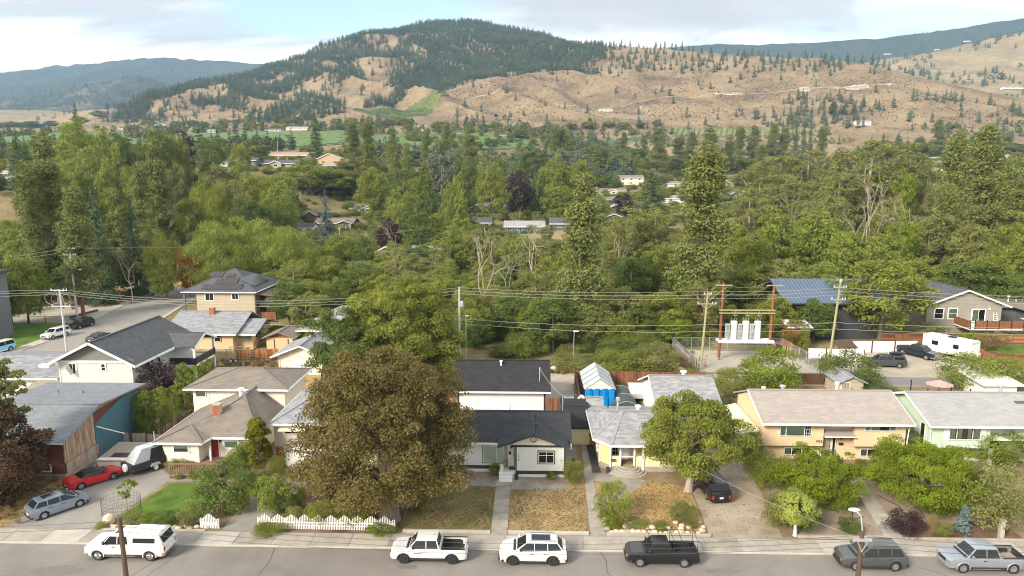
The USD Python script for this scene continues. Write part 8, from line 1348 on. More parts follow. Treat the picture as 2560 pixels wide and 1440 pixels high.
def chain(label, p0, p1, h=2.0):
    (x0, y0), (x1, y1) = p0, p1; L = math.hypot(x1 - x0, y1 - y0); p = thing('chain_link_fence', label, 'fence', (x0, y0, 0), math.degrees(math.atan2(y1 - y0, x1 - x0))); n = max(1, round(L / 3))
    for i in range(n + 1): part('post', tube([(L * i / n, 0, 0), (L * i / n, 0, h + .1)], .035, 6), 'galv', p)
    part('rail', join([tube([(0, 0, z), (L, 0, z)], .025, 5) for z in (.08, h)]), 'galv', p); m = []
    for u in np.arange(-h, L, .22):
        for sx in (1, -1):
            a, b = u, u + h; z0, z1 = (0, h) if sx > 0 else (h, 0); ta, tb = max(0, -a / h), min(1, (L - a) / h)
            if tb - ta > .05: m.append(tube([(a + h * ta, .01 * sx, z0 + (z1 - z0) * ta), (a + h * tb, .01 * sx, z0 + (z1 - z0) * tb)], .006, 3, False))
    part('wire_mesh', join(m), 'galv', p, kind='stuff')
chain('chain link fence along the lane side of the transformer yard', (23.6, 93.6), (40.2, 93.4)); chain('chain link fence at the left of the transformer yard', (23.4, 93.8), (22.6, 105.4)); chain('chain link fence along the back of the transformer yard', (22.8, 105.6), (39.5, 105.4)); chain('chain link fence at the right of the transformer yard', (40.4, 93.6), (39.7, 105.2))
r_ = np.random.default_rng(9)
p = thing('stone_border', 'row of rounded pale stones edging the yellow bungalow yard', 'stone border', (9.8, 49.4, 0))
P_ = [(6.15, 51.2), (6.1, 50.5), (6.15, 49.8)] + [(6.4 + i * .42, 49.3 + r_.normal(0, .04)) for i in range(17)] + [(13.5, 49.7), (13.75, 50.3), (13.6, 50.9), (11.7, 50.9), (12.1, 50.4), (11.9, 49.9), (9.3, 49.8), (9.7, 50.0), (7.6, 50.2), (8.0, 50.6), (7.8, 51.1), (12.6, 50.2), (10.9, 49.95)]
for i, (x, y) in enumerate(P_): s = r_.uniform(.15, .25); part('stone', blob((x - 9.8, y - 49.4, s * .5), (s * 1.15, s, s * .85), i, 2, .3, flat=None), ('stone', 'stone_b', 'stone_c', 'stone_b')[i % 4], p, smooth=True)
p = thing('stone_border', 'row of small rocks along the bed below the green lawn', 'stone border', (-29, 49.2, 0))
for i in range(20): x = -33.0 + i * .43; s = r_.uniform(.10, .24); part('stone', blob((x + 29, r_.normal(0, .15), s * .5), (s * 1.2, s, s * .8), 50 + i, 2, .3), ('stone', 'stone_b', 'stone_c')[i % 3], p, smooth=True)
solo('boulder', blob((-33.4, 49.7, .35), (.5, .42, .5), 3, 3, .3), 'stone_b', 'large pale boulder at the corner of the left driveway', 'boulder', smooth=True); solo('boulder', blob((21.0, 92.8, .35), (.9, .5, .45), 8, 3, .3), 'stone_b', 'pale boulder behind the red fence near the transformer yard', 'boulder', smooth=True); solo('boulder', blob((3.4, 93, .4), (.5, .45, .5), 12, 3, .3), 'stone', 'pale boulder at the corner behind the black roofed garage', 'boulder', smooth=True)
solo('fallen_log', tube([(24.0, 99.6, .28), (23.7, 103, .3), (23.9, 106, .32), (23.3, 108.6, .3)], [.3, .28, .25, .18], 9), 'bark_pale', 'bleached fallen log beside the transformer yard', 'log', smooth=True)
p = thing('gate_post', 'white square concrete post at the right edge of the gravel yard', 'post', (36.0, 49.2, 0)); part('shaft', rbox(-.16, .16, -.16, .16, 0, 1.5, .02), 'concrete_light', p); part('cap', rbox(-.2, .2, -.2, .2, 1.5, 1.6, .02), 'concrete_light', p)
for i in range(4): solo('flower_pot', lathe([(.14, 0), (.2, .5), (.17, .5), (.16, .42), (.001, .42)], 14, ((-2.5, 59.2, .58), (-1.15, 58.55, 0), (-23.3, 59.9, 0), (7.35, 60.2, .02))[i]), ('white_paint', 'charcoal', 'white_paint', 'charcoal')[i], ('tall white planter on the white porch', 'black planter beside the white porch steps', 'white bucket at the brick pier of the garage', 'dark pot left of the round concrete steps')[i], 'pot', smooth=40)
p = thing('porch_chair', 'small wooden plant stand on the white porch', 'stand', (-2.15, 59.7, .58)); [part('leg', box(x - .025, x + .025, y - .025, y + .025, 0, .95 if y > 0 else .6), 'fence_orange', p) for x in (-.18, .18) for y in (-.14, .14)]; [part('shelf', box(-.2, .2, -.16, .16, z, z + .03), 'fence_orange', p) for z in (.2, .55)]
p = thing('parasol', 'pink patio parasol on a dark frame behind the mint house', 'parasol', (50.0, 81.5, 0)); part('pole', tube([(0, 0, 0), (0, 0, 2.4)], .04, 8), 'black_metal', p); pm('pink_cloth', (0.68, 0.28, 0.28), 0.8, 0.05, 1)
[part('canopy_panel', (np.array([(0, 0, 2.75), (1.6 * math.cos(a), 1.4 * math.sin(a), 2.2), (1.6 * math.cos(a + PI / 4), 1.4 * math.sin(a + PI / 4), 2.2), (0, 0, 2.72), (1.6 * math.cos(a), 1.4 * math.sin(a), 2.17), (1.6 * math.cos(a + PI / 4), 1.4 * math.sin(a + PI / 4), 2.17)]), np.array([[0, 1, 2], [3, 5, 4], [1, 4, 5], [1, 5, 2]])), 'pink_cloth', p) for a in np.arange(8) * PI / 4]; [part('frame_post', box(x - .05, x + .05, y - .05, y + .05, 0, 2.2), 'black_metal', p) for x in (-2.4, 2.6) for y in (-1.8, 1.8)]

# ------------------------------------------------------------------ poles, wires, transformers
pm('pole_wood', (0.085, 0.055, 0.038), 0.9, 0.25, 2, mscale=(4, 4, .4)); pm('pole_green', (0.31, 0.29, 0.16), 0.9, 0.15, 2, mscale=(4, 4, .4)); pm('pole_red', (0.23, 0.085, 0.038), 0.9, 0.22, 2, mscale=(4, 4, .4)); pm('wire', (0.42, 0.41, 0.38), 0.5, 0.05, 1); pm('wire_dark', (0.05, 0.05, 0.055), 0.6, 0.05, 1); pm('pole_grey', (0.44, 0.45, 0.46), 0.7, 0.08, 2)
def pole(label, x, y, h, mat='pole_wood', r=.16, lean=0.0, arms=(), cans=(), lamp=None, ins=True):
    p = thing('utility_pole', label, 'utility pole', (x, y, 0)); reg(p, label, x, y); part('shaft', tube([(0, 0, 0), (lean * .5, 0, h * .5), (lean, 0, h)], [r, r * .85, r * .68], 12), mat, p, smooth=40)
    for z, w, m, *dz in arms:
        a = part('crossarm', box(lean * z / h - w, lean * z / h + w, -.2, -.08, z - .07, z + .07), m, p)
        if ins: [part('insulator', lathe([(.05, 0), (.07, .08), (.04, .12), (.06, .2), (.001, .24)], 8, (lean * z / h + t * w, -.14, z + .07)), 'white_paint', a) for t in (-.92, .55, .92)]
        [part('brace', beam((lean * z / h + s * w * .6, -.14, z - .05), (lean * z / h, -.12, z - .75), .05, .03, (0, 1, 0)), m, a) for s in (-1, 1)]
    for dx, z, sz in cans: c = part('transformer', lathe([(.001, 0), (.26 * sz, .02), (.26 * sz, .75 * sz), (.2 * sz, .85 * sz), (.001, .87 * sz)], 16, (dx, -.05, z)), 'galv', p, smooth=40); [part('bushing', tube([(dx + o, -.05, z + .8 * sz), (dx + o, -.05, z + 1.05 * sz)], .03, 6), 'concrete', c) for o in (-.1, .1)]; part('bracket', box(min(0, dx), max(0, dx), -.06, .0, z + .3, z + .38), 'galv', p)
    if lamp: (dx, dy, dz), z = lamp; part('lamp_arm', tube([(lean * z / h, 0, z), (lean * z / h + dx * .3, dy * .3, z + dz * .75), (lean * z / h + dx, dy, z + dz)], .04, 6), 'galv', p, smooth=True); part('lamp_head', rot(blob((0, 0, 0), (.34, .17, .09), 1, 2, .02), loc=(lean * z / h + dx * 1.15, dy * 1.1, z + dz)), 'white_metal', p, smooth=True)
    return p
pole('dark leaning wooden pole in front of the white canopy pickup', -23.8, 36.5, 7.7, 'pole_wood', .17, -.1); pole('weathered wooden pole with street lamp in front of the grey brown crossover', 18.9, 36.5, 7.5, 'pole_wood', .17, .06, lamp=((-.35, .3, 1.1), 7.5), arms=((7.0, .5, 'galv'),), ins=False)
pole('grey pole with one transformer above the black roofed garage', -10.5, 100.0, 10.9, 'pole_grey', .17, cans=((.38, 7.9, .95),)); p = thing('lamp_post', 'thin grey lamp post beside the grey transformer pole', 'lamp post', (-9.5, 99.4, 0)); part('shaft', tube([(0, 0, 0), (0, 0, 6.6)], .07, 8), 'galv', p); part('lamp_head', rbox(-.1, .45, -.15, .15, 6.55, 6.72, .04), 'cream_paint', p)
pole('greenish wooden pole left of the transformer platform', 24.3, 94.4, 11.2, 'pole_green', .19, .5, arms=((10.9, .5, 'pole_green'), (9.6, 1.35, 'pole_green'))); pole('tall greenish wooden pole behind the white board fence', 42.4, 94.9, 13.0, 'pole_green', .19, .8, arms=((11.9, .9, 'pole_green'), (10.2, 1.0, 'pole_green')), cans=((.82, 12.6, .5),))
pole('grey pole with looped cables above the grey two storey house', -72.3, 101.8, 9.9, 'pole_grey', .19, -.1, arms=((7.3, 1.5, 'pole_grey'), (9.8, 1.3, 'pole_grey'))); pole('tall grey pole with double crossarms and twin transformers at the side street', -87.3, 126.9, 13.7, 'pole_grey', .19, -.1, arms=((13.5, 1.2, 'pole_grey'), (12.3, 1.2, 'pole_grey')), cans=((-.5, 9.9, 1.0), (.55, 9.9, 1.0)), lamp=((1.6, -.3, .9), 8.6)); p = thing('cable_loops', 'coiled spare cable loops hung on the grey pole', 'cable', (-72.3, 101.6, 8.5)); [part('loop', tube([(ox + rr_ * math.cos(t), dy, rr_ * .8 * math.sin(t)) for t in np.linspace(0, 2 * PI, 25)], .022, 5, False), 'wire', p) for ox, rr_, dy in ((-1.3, 1.1, 0), (-.4, .95, -.1), (.6, 1.0, -.05), (1.3, 1.05, .05))]
pole('slim lamp pole among the houses behind the gold tree', -66, 235, 9.5, 'pole_grey', .14, lamp=((2.0, 0, .5), 8.8)); pole('slim pole among the yellow cedars beyond the woods', -16, 240, 9, 'pole_grey', .14); pole('dark pole in front of the brick garage house', -66, 262, 9, 'pole_wood', .16, cans=((.0, 6, .8),)); pole('pale pole beside the white gabled houses', 37, 420, 11, 'pole_grey', .2); pole('pole at the right of the white gabled houses', 98, 430, 11, 'pole_grey', .2, arms=((10.5, 1, 'pole_grey'),)); pole('pole on the bench behind the dark modern house', -139, 380, 45, 'pole_grey', .18); pole('wooden pole with crossarm at the wood edge beyond the pines', -29, 420, 22, 'pole_green', .25, arms=((21, 1.2, 'pole_green'),))
def wires(label, spans, r=.017, mat='wire', name='power_line'):
    o = np.array(spans[0][0], float); p = thing(name, label, 'power line', tuple(o)); reg(p, label, *o[:2])
    for a, b, sag in spans: a, b = np.array(a, float), np.array(b, float); t = np.linspace(0, 1, 18)[:, None]; q = a * (1 - t) + b * t; q[:, 2] -= (4 * sag * t * (1 - t))[:, 0]; part('wire', tube(q - o, r, 5, False), mat, p)
A3 = lambda x, y, z, w=1.2, dz=(0, .0, 0): [(x - w * .5, y - .3, z), (x, y, z + .35), (x + w * .5, y + .3, z)]
off3 = (0, .45, -.45)
wires('bundle of bare wires from the grey looped pole to the grey transformer pole', [((-72.3 + .6, 101.6, 9.9 - .35 * i), (-10.5, 99.9, 10.8 - .45 * i), 1.9) for i in range(3)]); wires('bare wires from the grey transformer pole to the greenish pole', [((-10.5, 99.9, 10.8 - .45 * i), (24.6, 94.3, 11.4 - .5 * i), .45) for i in range(3)]); wires('bare wires from the greenish pole past the platform to the tall pole', [((24.6, 94.3, 11.4 - .5 * i), (43.1, 94.8, 11.9 - .5 * i), .25) for i in range(3)]); wires('bare wires from the tall greenish pole to the right edge', [((43.1, 94.8, 11.9 - .5 * i), (102, 94.5, 11.6 - .5 * i), 1.0) for i in range(3)]); wires('bare wires from the left edge to the grey looped pole', [((-120, 103, 9.9 - .6 * i), (-72.3, 101.7, 9.9 - .35 * i), .5) for i in range(3)])
wires('lower cable pair along the lane from the grey pole to the tall pole', [((-10.5, 99.8, 5.4), (24.4, 94.3, 5.6), .5), ((24.4, 94.3, 5.6), (42.9, 94.8, 6.0), .15), ((42.9, 94.8, 6.0), (102, 94.5, 5.9), .6), ((-10.5, 99.8, 6.1), (24.4, 94.3, 6.6), .5), ((24.4, 94.3, 6.6), (42.9, 94.8, 6.9), .15), ((42.9, 94.8, 6.9), (102, 94.5, 6.8), .6)], .02)
wires('lower cable from the straw yard to the grey transformer pole', [((-52, 104, 4.6), (-10.5, 99.8, 5.4), .6)], .018); wires('slack wires from the tall left pole over the side street', [((-87.4, 126.8, 13.6 - .6 * i), (-135, 122, 10.5 - .8 * i), 1.2) for i in range(2)] + [((-87.2, 126.8, 13.6), (-28, 190, 12.5), 1.5), ((-87.2, 126.8, 8.4), (-125, 118, 6.5), .8)], .02)
wires('thin dark wires over the pavement between the two front poles', [((-23.9, 36.5, 7.5 - .35 * i), (18.9, 36.5, 7.2 - .32 * i), .95) for i in range(3)] + [((-23.9, 36.5, 7.5 - .35 * i), (-68, 36.5, 7.6 - .35 * i), .95) for i in range(2)] + [((18.9, 36.5, 7.2 - .32 * i), (62, 36.5, 7.4 - .32 * i), .95) for i in range(3)], .011, 'wire_dark'); wires('service cable from the street lamp pole to the yellow bungalow', [((18.9, 36.5, 7.0), (11.6, 60.3, 3.0), .5)], .008); wires('service cable from the black garage mast to the white bungalow mast', [((1.2, 77.2, 5.1), (3.3, 64.6, 5.9), .3)], .02); wires('service cable from the leaning pole across the garage driveway', [((-23.8, 36.5, 7.3), (-21.0, 60.2, 3.2), .5)], .012, 'wire_dark'); wires('jumper cables from the greenish pole to the platform poles', [((24.7, 94.3, 9.7), (28.6, 97.5, 11.6), -.1), ((24.6, 94.3, 10.9), (28.7, 97.5, 10.4), .6), ((28.8, 97.4, 10.6), (36.9, 104.6, 10.6), .7), ((28.8, 97.4, 11.6), (36.9, 104.6, 11.2), .5)], .02)
p = thing('transformer_platform', 'three grey transformers on a steel platform between two red poles', 'transformer', (28.4, 100.0, 0)); reg(p, '', 28.4, 100)
for x in (0, 7.4): part('pole', tube([(x - .05, 0, 0), (x + .12, 0, 11.6)], [.22, .17], 12), 'pole_red', p, smooth=40); part('crossarm', box(x - 1.0, x + 1.4, -.2, -.08, 11.25, 11.4), 'pole_green', p)
part('platform', [box(-.4, 7.8, -.75, -.6, 2.75, 3.15), box(-.4, 7.8, .6, .75, 2.75, 3.15), box(-.3, 7.7, -.6, .6, 3.02, 3.1)], 'white_metal', p); [part('beam', box(-.4, 7.8, y - .08, y + .08, z, z + .18), 'pole_green', p) for y, z in ((-.3, 7.55), (-.3, 7.1))]; [part('knee_brace', beam((x, 0, 1.9), (x + s * .7, 0, 2.75), .08, .08), 'galv', p) for x, s in ((0, 1), (7.4, -1))]
for i in range(3):
    x = 1.75 + i * 1.75; t = part('transformer', lathe([(.001, 3.12), (.46, 3.12), (.46, 5.75), (.5, 5.77), (.5, 5.87), (.40, 5.95), (.001, 5.97)], 20, (x + .2, 0, 0)), 'white_metal', p, smooth=40); part('radiator', [box(x - .95 + .11 * k, x - .90 + .11 * k, -.4, .4, 3.5, 5.4) for k in range(5)] + [box(x - .97, x - .3, -.42, .42, z, z + .06) for z in (3.45, 4.45, 5.4)], 'pole_grey', t); [part('bushing', tube([(x + .2 + o, 0, 5.9), (x + .2 + o * 1.5, 0, 6.5)], [.05, .03], 6), 'concrete', t) for o in (-.28, 0, .28)]; part('switch', [box(x - .05, x + .6, -.45, -.38, 6.85, 6.92), tube([(x + .1, -.4, 6.9), (x + .25, -.4, 7.5)], .04, 5), tube([(x + .3, -.4, 6.5), (x + .2, -.4, 6.9)], .015, 4)], 'galv', p)
p = thing('lamp_post', 'thin dark lamp post with white head behind the red fence', 'lamp post', (6.4, 97, 0)); part('shaft', tube([(0, 0, 0), (.1, 0, 4.9)], .045, 6), 'galv', p); part('lamp_head', rbox(-.05, .75, -.15, .15, 4.85, 5.0, .04), 'white_metal', p); [solo('warning_marker', tube([(x, y, 0), (x + .3, y, 1.9)], .06, 6), 'lamp_amber', lab, 'marker post') for x, y, lab in ((25.0, 95.2, 'yellow guy wire marker beside the greenish pole'), (37.6, 103.8, 'yellow guy wire marker by the right platform pole'))]

# ------------------------------------------------------------------ garden trees of the front row, each grown on its own
def hero(name, label, cat, x, y, mat, seed, **k): p = thing(name, label, cat, (x, y, 0)); reg(p, label, x, y); deciduous(None, mat, seed, parent=p, **k); return p
hero('maple_tree', 'huge brown leaved maple behind the white picket fence', 'tree', -11.2, 50.9, 'leaf_brown', 901, h=13.7, rad=6.35, n=140000, s=.092, shape='dome', h0=.07, clumps=420, cr=.155, limbs=26, tr=.62, shell=.5, rough=.22, jit=.8); hero('maple_tree', 'big dense green maple behind the brown maple', 'tree', -16.8, 88.5, 'leaf_green', 902, h=12.9, rad=6.8, n=76000, s=.14, shape='dome', h0=.05, clumps=260, cr=.18, limbs=12, tr=.4, rough=.25); hero('maple_tree', 'darker blue green tree left of the big green maple', 'tree', -23.6, 84.5, 'leaf_dark', 903, h=10.4, rad=4.4, n=30000, s=.13, shape='round', h0=.04, clumps=170, cr=.2, limbs=12, tr=.3, rough=.4)
hero('ash_tree', 'leafy green ash tree in front of the yellow bungalow', 'tree', 14.0, 56.6, 'leaf_green', 904, h=8.5, rad=3.9, n=46000, s=.092, shape='round', h0=.24, clumps=200, cr=.19, limbs=16, tr=.42, rough=.38, bark='bark_pale'); hero('cedar_tree', 'tall yellow green columnar tree at the cream house corner', 'tree', -25.0, 59.0, 'leaf_column', 905, h=5.3, rad=1.1, n=14000, s=.075, shape='column', h0=.2, clumps=120, cr=.3, limbs=3, rough=.2)
hero('locust_tree', 'weeping green locust left of the concrete path', 'tree', 24.6, 55.0, 'leaf_locust', 906, h=3.6, rad=3.1, n=30000, s=.10, shape='dome', h0=.12, clumps=170, cr=.2, hang=.5, asp=.4, limbs=10, tr=.5, rough=.55, jit=.7); hero('locust_tree', 'broad weeping yellow green locust right of the concrete path', 'tree', 33.3, 55.0, 'leaf_locust', 907, h=4.5, rad=4.0, n=46000, s=.10, shape='dome', h0=.12, clumps=220, cr=.18, hang=.5, asp=.4, limbs=12, tr=.5, rough=.55, jit=.7)
hero('standard_tree', 'ball shaped pale blossom tree on a white trunk', 'tree', 20.5, 49.3, 'leaf_blossom', 908, h=3.3, rad=1.45, n=11000, s=.075, shape='round', h0=.38, clumps=70, cr=.3, limbs=5, tr=.45, bark='white_paint'); hero('bronze_tree', 'dark bronze leaved tree at the left edge', 'tree', -44.6, 53.0, 'leaf_bronze', 909, h=7.6, rad=3.4, n=36000, s=.10, shape='dome', h0=.02, clumps=180, cr=.2, limbs=8, tr=.4, rough=.3); hero('loose_tree', 'grey green tree cut by the left edge above the wooden house', 'tree', -46.0, 55.5, 'leaf_olive', 910, h=11.5, rad=2.6, n=6000, s=.14, shape='round', h0=.6, clumps=60, cr=.2, limbs=8, tr=.2, rough=.5, shell=.3); hero('spruce_tree', 'small pale blue spruce in the mulch bed', 'tree', 33.6, 49.9, 'needle_blue', 911, h=2.2, rad=.62, n=4500, s=.065, shape='cone', h0=.01, clumps=90, cr=.25, limbs=0)
hero('sapling', 'thin young tree inside a wire ring by the driveway', 'tree', -33.0, 51.6, 'leaf_yellow', 912, h=2.9, rad=.75, n=420, s=.09, shape='up', h0=.4, clumps=18, cr=.3, limbs=6, tr=.12)
p = thing('wire_ring', 'wire mesh ring around the thin young tree', 'wire ring', (-33.4, 51.4, 0)); part('mesh', join([tube([(1.5 * math.cos(t), 1.2 * math.sin(t), z) for t in np.linspace(0, 2 * PI, 25)], .008, 4, False) for z in np.arange(.1, 1.5, .3)] + [tube([(1.5 * math.cos(t), 1.2 * math.sin(t), 0), (1.5 * math.cos(t), 1.2 * math.sin(t), 1.45)], .008, 4) for t in np.linspace(0, 2 * PI, 30)]), 'rubber', p)
for x, y, h, lab in ((-42.0, 68.8, 4.4, 'leftmost of the four cedars beside the wooden house'), (-40.7, 68.3, 5.0, 'second from left of the four cedars beside the wooden house'), (-39.5, 68.9, 5.2, 'third from left of the four cedars beside the wooden house'), (-38.7, 69.6, 5.0, 'rightmost of the four cedars beside the wooden house'), (-40.6, 76.2, 5.6, 'left cedar of the tall pair behind the cream house'), (-39.5, 76.4, 5.4, 'right cedar of the tall pair behind the cream house'), (-38.5, 77.6, 5.8, 'single pointed cedar behind the tall cedar pair'), (-37.6, 79, 4.6, 'shorter cedar by the cream house roof')):
    copy(K['cedar'][int(x * 10) % 2], 'cedar_tree', 'dark yellow green ' + lab, 'tree', (x, y, 0), x * 50, (.78, .78, h / 6), 'cedars at the left'); reg('', '', x, y)
PLANTS = """green|4.0 57.8 1.9 0.8|bright green bush at the right corner of the white bungalow
yellow|2.1 58.7 0.6 0.4|small yellow green shrub below the white bungalow window
yellow|-3.1 59.5 1.0 0.5|small olive yellow shrub left of the white bungalow steps
light|6.9 51.3 3.1 1.1|tall light green shrub beside the yellow bungalow walkway
yellow|6.5 50.1 0.8 0.6|yellow green round shrub inside the stone border corner
olive|8.4 50.6 0.4 0.8|low dry lavender clump behind the front border stones
olive|10.3 50.2 0.4 0.6|low dry lavender clump in the middle of the stone border
olive|12.2 51.4 1.5 0.9|loose grey green shrub at the right end of the stone border
olive|12.8 50.3 0.7 0.4|small olive mound at the right corner of the stone border
light|6.1 51.6 0.6 0.4|small grey green tuft at the left end of the stone border
olive|4.2 60.5 1.1 0.5|low weedy clump by the gate walkway
dark|-25.0 52.3 3.9 2.0|big dark pine shrub beside the green lawn
dark|-28.8 49.7 1.1 0.8|dark round shrub on the rocky bank below the green lawn
yellow|-30.1 49.6 1.0 0.6|yellow green shrub on the rocky bank behind the leaning pole
olive|-31.3 49.6 0.8 0.7|brownish low shrub on the rocky bank
light|-33.6 49.1 0.4 0.4|small green tuft at the driveway corner boulder
olive|-26.7 49.8 1.5 0.8|olive shrub at the lawn edge left of the small picket panel
green|-23.8 51.7 2.3 0.8|green shrub behind the small white picket panel
olive|-33.1 60.1 0.8 1.0|purple grey lavender hedge under the left cream house window
dark|-29.5 58.0 0.7 0.6|small dark round shrub below the wooden deck
light|-30.6 57.9 0.8 0.4|small pale yucca clump below the wooden deck
olive|-31.9 57.8 0.5 0.3|tiny green ball shrub by the driveway edge
yellow|-27.2 59.5 2.1 0.9|yellow green shrub right of the wooden deck
dark|-26.9 60.7 2.5 0.7|dark green shrub against the cream house corner
green|-23.0 58.3 1.8 0.7|green shrub by the garage driveway edge
olive|-24.7 57.2 1.1 1.1|grey green bush above the garage driveway
variegated|-21.1 51.7 2.9 1.4|pale yellow variegated shrub beside the garage driveway
dark|-19.9 51.7 2.0 0.7|dark green shrub right of the pale variegated shrub
cedar|-19.1 52.6 1.8 0.5|upright yellow green shrub under the brown maple edge
olive|-18.6 50.2 1.2 0.8|dry tan grass clump behind the white picket fence
green|-16.5 50.5 1.4 1.3|green bush behind the middle of the picket fence
green|-13.9 50.5 1.6 1.4|dark green bush at the foot of the brown maple trunk
green|-20.0 49.0 0.6 1.2|low juniper in front of the white picket fence left end
yellow|-11.5 49.1 0.7 1.0|green creeper over the right end of the picket fence
green|-9.2 53.0 1.1 0.7|dark green shrub right of the brown maple trunk
olive|19.4 50.4 2.8 0.9|green shrub beside the dirt driveway
dark|21.5 50.2 2.3 1.1|dark green hedge block right of the white tree trunk
dark|24.9 49.8 1.2 0.7|small clipped dark shrub behind the leaning pole
purple|29.1 49.9 1.5 1.2|dark red barberry bush beside the concrete path
gold|30.9 49.4 1.8 0.3|tuft of tall golden feather grass right of the red bush
olive|31.9 49.6 1.0 0.6|pale dry grass clump left of the little blue spruce
olive|36.5 51.3 4.7 2.3|wide olive green bush at the right edge behind the silver pickup
cedar|44.0 63.4 2.5 1.7|clipped round hedge ball in front of the mint house
cedar|46.3 63.2 2.6 1.6|clipped round hedge ball at the right edge by the mint door
cedar|39.6 65.2 2.1 2.1|clipped green hedge against the mint house corner
green|20.4 57.2 3.1 1.1|green bush right of the dirt driveway
green|20.8 61.4 3.4 1.1|dark bush below the cream carport roof
green|24.1 65.9 2.2 0.8|loose green shrub by the peach house left corner
green|31.7 62.3 0.6 0.5|small green shrub under the peach house lower window
green|25.7 84.8 2.7 1.8|green hedge bush right of the grey roofed wing
green|29.2 84.7 2.2 1.5|green hedge bush behind the peach house roof
yellow|30.7 85.0 5.1 3.3|big yellow green drooping bush beside the transformer yard
dark|42.1 87.6 4.1 3.0|dark grey green bush in front of the white board fence
dark|43.0 85.1 1.4 2.8|blue green spreading juniper behind the peach house
light|56.9 86.5 4.4 3.3|light green young tree behind the mint house
green|61.1 85.7 4.0 1.8|green tree at the right edge behind the mint house
olive|24.7 82.1 1.8 0.7|grey green ball shrub in the narrow back yard
gold|24.5 80.4 0.6 0.4|small orange flowering shrub in the narrow back yard
green|21.8 89.2 1.1 2.4|green hedge with yellow flowers behind the red fence end
purple|-46.3 80.2 4.1 2.3|dark purple leaved tree beside the grey two storey house
green|-60.0 80.3 1.9 1.9|dark green bush left of the grey two storey house
cedar|-11.2 86.7 3.1 1.1|yellow green cedar left of the black roofed garage
dark|-1.3 90.8 1.7 2.4|green bramble bank behind the black roofed garage
olive|7.1 94.8 1.7 3.1|green bramble bank at the left of the red fence
green|13.0 93.4 2.5 3.6|green bramble bank behind the middle of the red fence
olive|17.6 94.1 3.4 3.1|olive bramble bank behind the red fence right half
olive|67.5 114.5 2.5 2.0|leafy bush at the taupe house corner
gold|71.7 106.5 2.7 1.6|tall golden grass clump in the fenced corner garden
gold|73.9 106.5 2.8 1.4|tall golden grass clump at the right of the fenced garden
yellow|71.7 109.4 1.9 2.2|green hedge inside the fenced corner garden"""
KM = {**SH, 'variegated': None, 'gold': None}
for nm, mat in (('variegated', 'leaf_variegated'), ('gold', 'dry_grass_blade')): KM[nm] = deciduous('shrub_' + nm, mat, 131, h=2.2, rad=1.3, n=5000, s=.065, shape='up', h0=0.02, clumps=45, cr=.34, limbs=3, hang=.5 if nm == 'gold' else None, asp=.25 if nm == 'gold' else .6)
for i, l in enumerate(PLANTS.splitlines()):
    k, q, lab = l.split('|'); x, y, h, r = map(float, q.split()); p = copy(KM[k], 'shrub', lab, 'shrub', (x, y, 0), i * 67 % 360, (r / 1.2, r / 1.2, h / 2.1)); reg(p, lab, x, y)
tuft = []
tk = kind_class('lawn_tuft'); rt = np.random.default_rng(4); c_ = rt.normal(0, .05, (14, 3)) * [1, 1, 0] + [0, 0, .03]; part('blades', leaves(c_, rt.normal(0, 1, (14, 3)), .045, rt, .25, .75), 'dry_grass_blade', tk); tg = kind_class('lawn_tuft'); part('blades', leaves(c_, rt.normal(0, 1, (14, 3)), .045, rt, .25, .75), 'leaf_olive', tg)
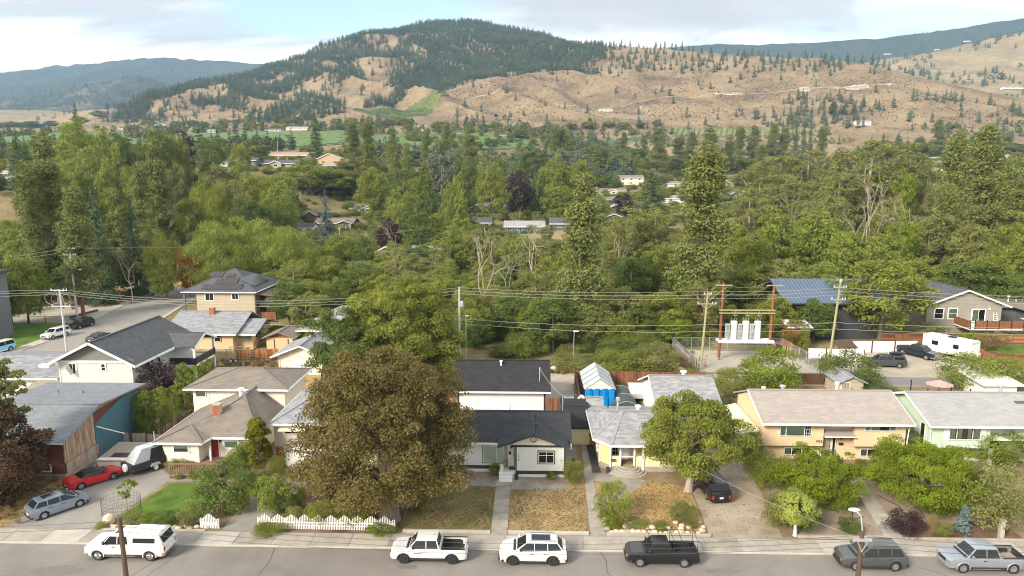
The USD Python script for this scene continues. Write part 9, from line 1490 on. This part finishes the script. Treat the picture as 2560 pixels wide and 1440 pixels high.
for poly, n, pg in (([(-10.0, 49.3), (-2.95, 49.3), (-2.75, 57.0), (-10, 57.9)], 4500, .7), ([(-1.6, 49.3), (4.55, 49.3), (5.1, 57.0), (-1.55, 56.5)], 4000, .22), ([(6.0, 49.6), (13.4, 49.6), (14.2, 57.4), (11.0, 58.6), (6.3, 53.5)], 4500, .12), ([(20.5, 49.0), (37.8, 49.0), (38.2, 62.9), (22.5, 63.0)], 1200, .4), ([(13.9, 49), (19.4, 49), (20.9, 62), (14.9, 62)], 500, .2), ([(-52, 48.6), (-41.4, 48.6), (-40.9, 55.5), (-52, 57.4)], 3500, .4)):
    a = np.array(poly); xs = rt.uniform(a[:, 0].min(), a[:, 0].max(), n); ys = rt.uniform(a[:, 1].min(), a[:, 1].max(), n); m = inside(poly, xs, ys) & (rt.uniform(0, 1, n) < .5); xs, ys = xs[m], ys[m]; k_ = len(xs)
    scatter('lawn_grass', [tk, tg], np.column_stack([xs, ys, np.full(k_, .008)]), (rt.uniform(0, 1, k_) < pg).astype(int), rt.uniform(0, 6, k_), rt.uniform(.35, .95, k_), label='short patchy grass and weeds over a front yard', cat='grass')
for m, (cx, cy, rx, ry, n) in enumerate(((-37.5, 60, 3, 1, 60), (-47, 53, 5, 4, 700), (-42.5, 89, 10, 9, 900), (9.7, 93.5, 9, 1.5, 700), (22, 100, 2.5, 8, 500), (-98, 148, 10, 10, 700), (43, 97.5, 1.6, 3, 160))):
    xs = r_.normal(cx, rx * .5, n); ys = r_.normal(cy, ry * .5, n)
    if m == 0: continue
    d_ = np.column_stack([xs, ys, np.full(n, .16)]); scatter('dry_grass', [KM['gold']], d_ * [1, 1, 0], np.zeros(n, int), r_.uniform(0, 6, n), np.column_stack([r_.uniform(.12, .3, n)] * 2 + [r_.uniform(.1, .3, n)]), label='tufts of dry straw coloured grass on bare ground', cat='grass')

# ------------------------------------------------------------------ tell look-alikes apart by their order from the left
ORD = ['leftmost', 'second from left', 'third from left', 'fourth from left', 'fifth from left', 'sixth from left', 'seventh from left', 'eighth from left', 'ninth from left', 'tenth from left', 'eleventh from left', 'twelfth from left', 'thirteenth from left', 'fourteenth from left', 'fifteenth from left']
groups_ = {}
for p, l, b in REG:
    if p: groups_.setdefault(stage.GetPrimAtPath(p).GetCustomDataByKey('label'), []).append((b, p))
for l, ps in groups_.items():
    if 2 <= len(ps) <= 15 and l:
        for i, (b, p) in enumerate(sorted(ps)): stage.GetPrimAtPath(p).SetCustomDataByKey('label', f'{l}, {ORD[i] if i < len(ps) - 1 or len(ps) < 3 and i == 0 else "rightmost"}')
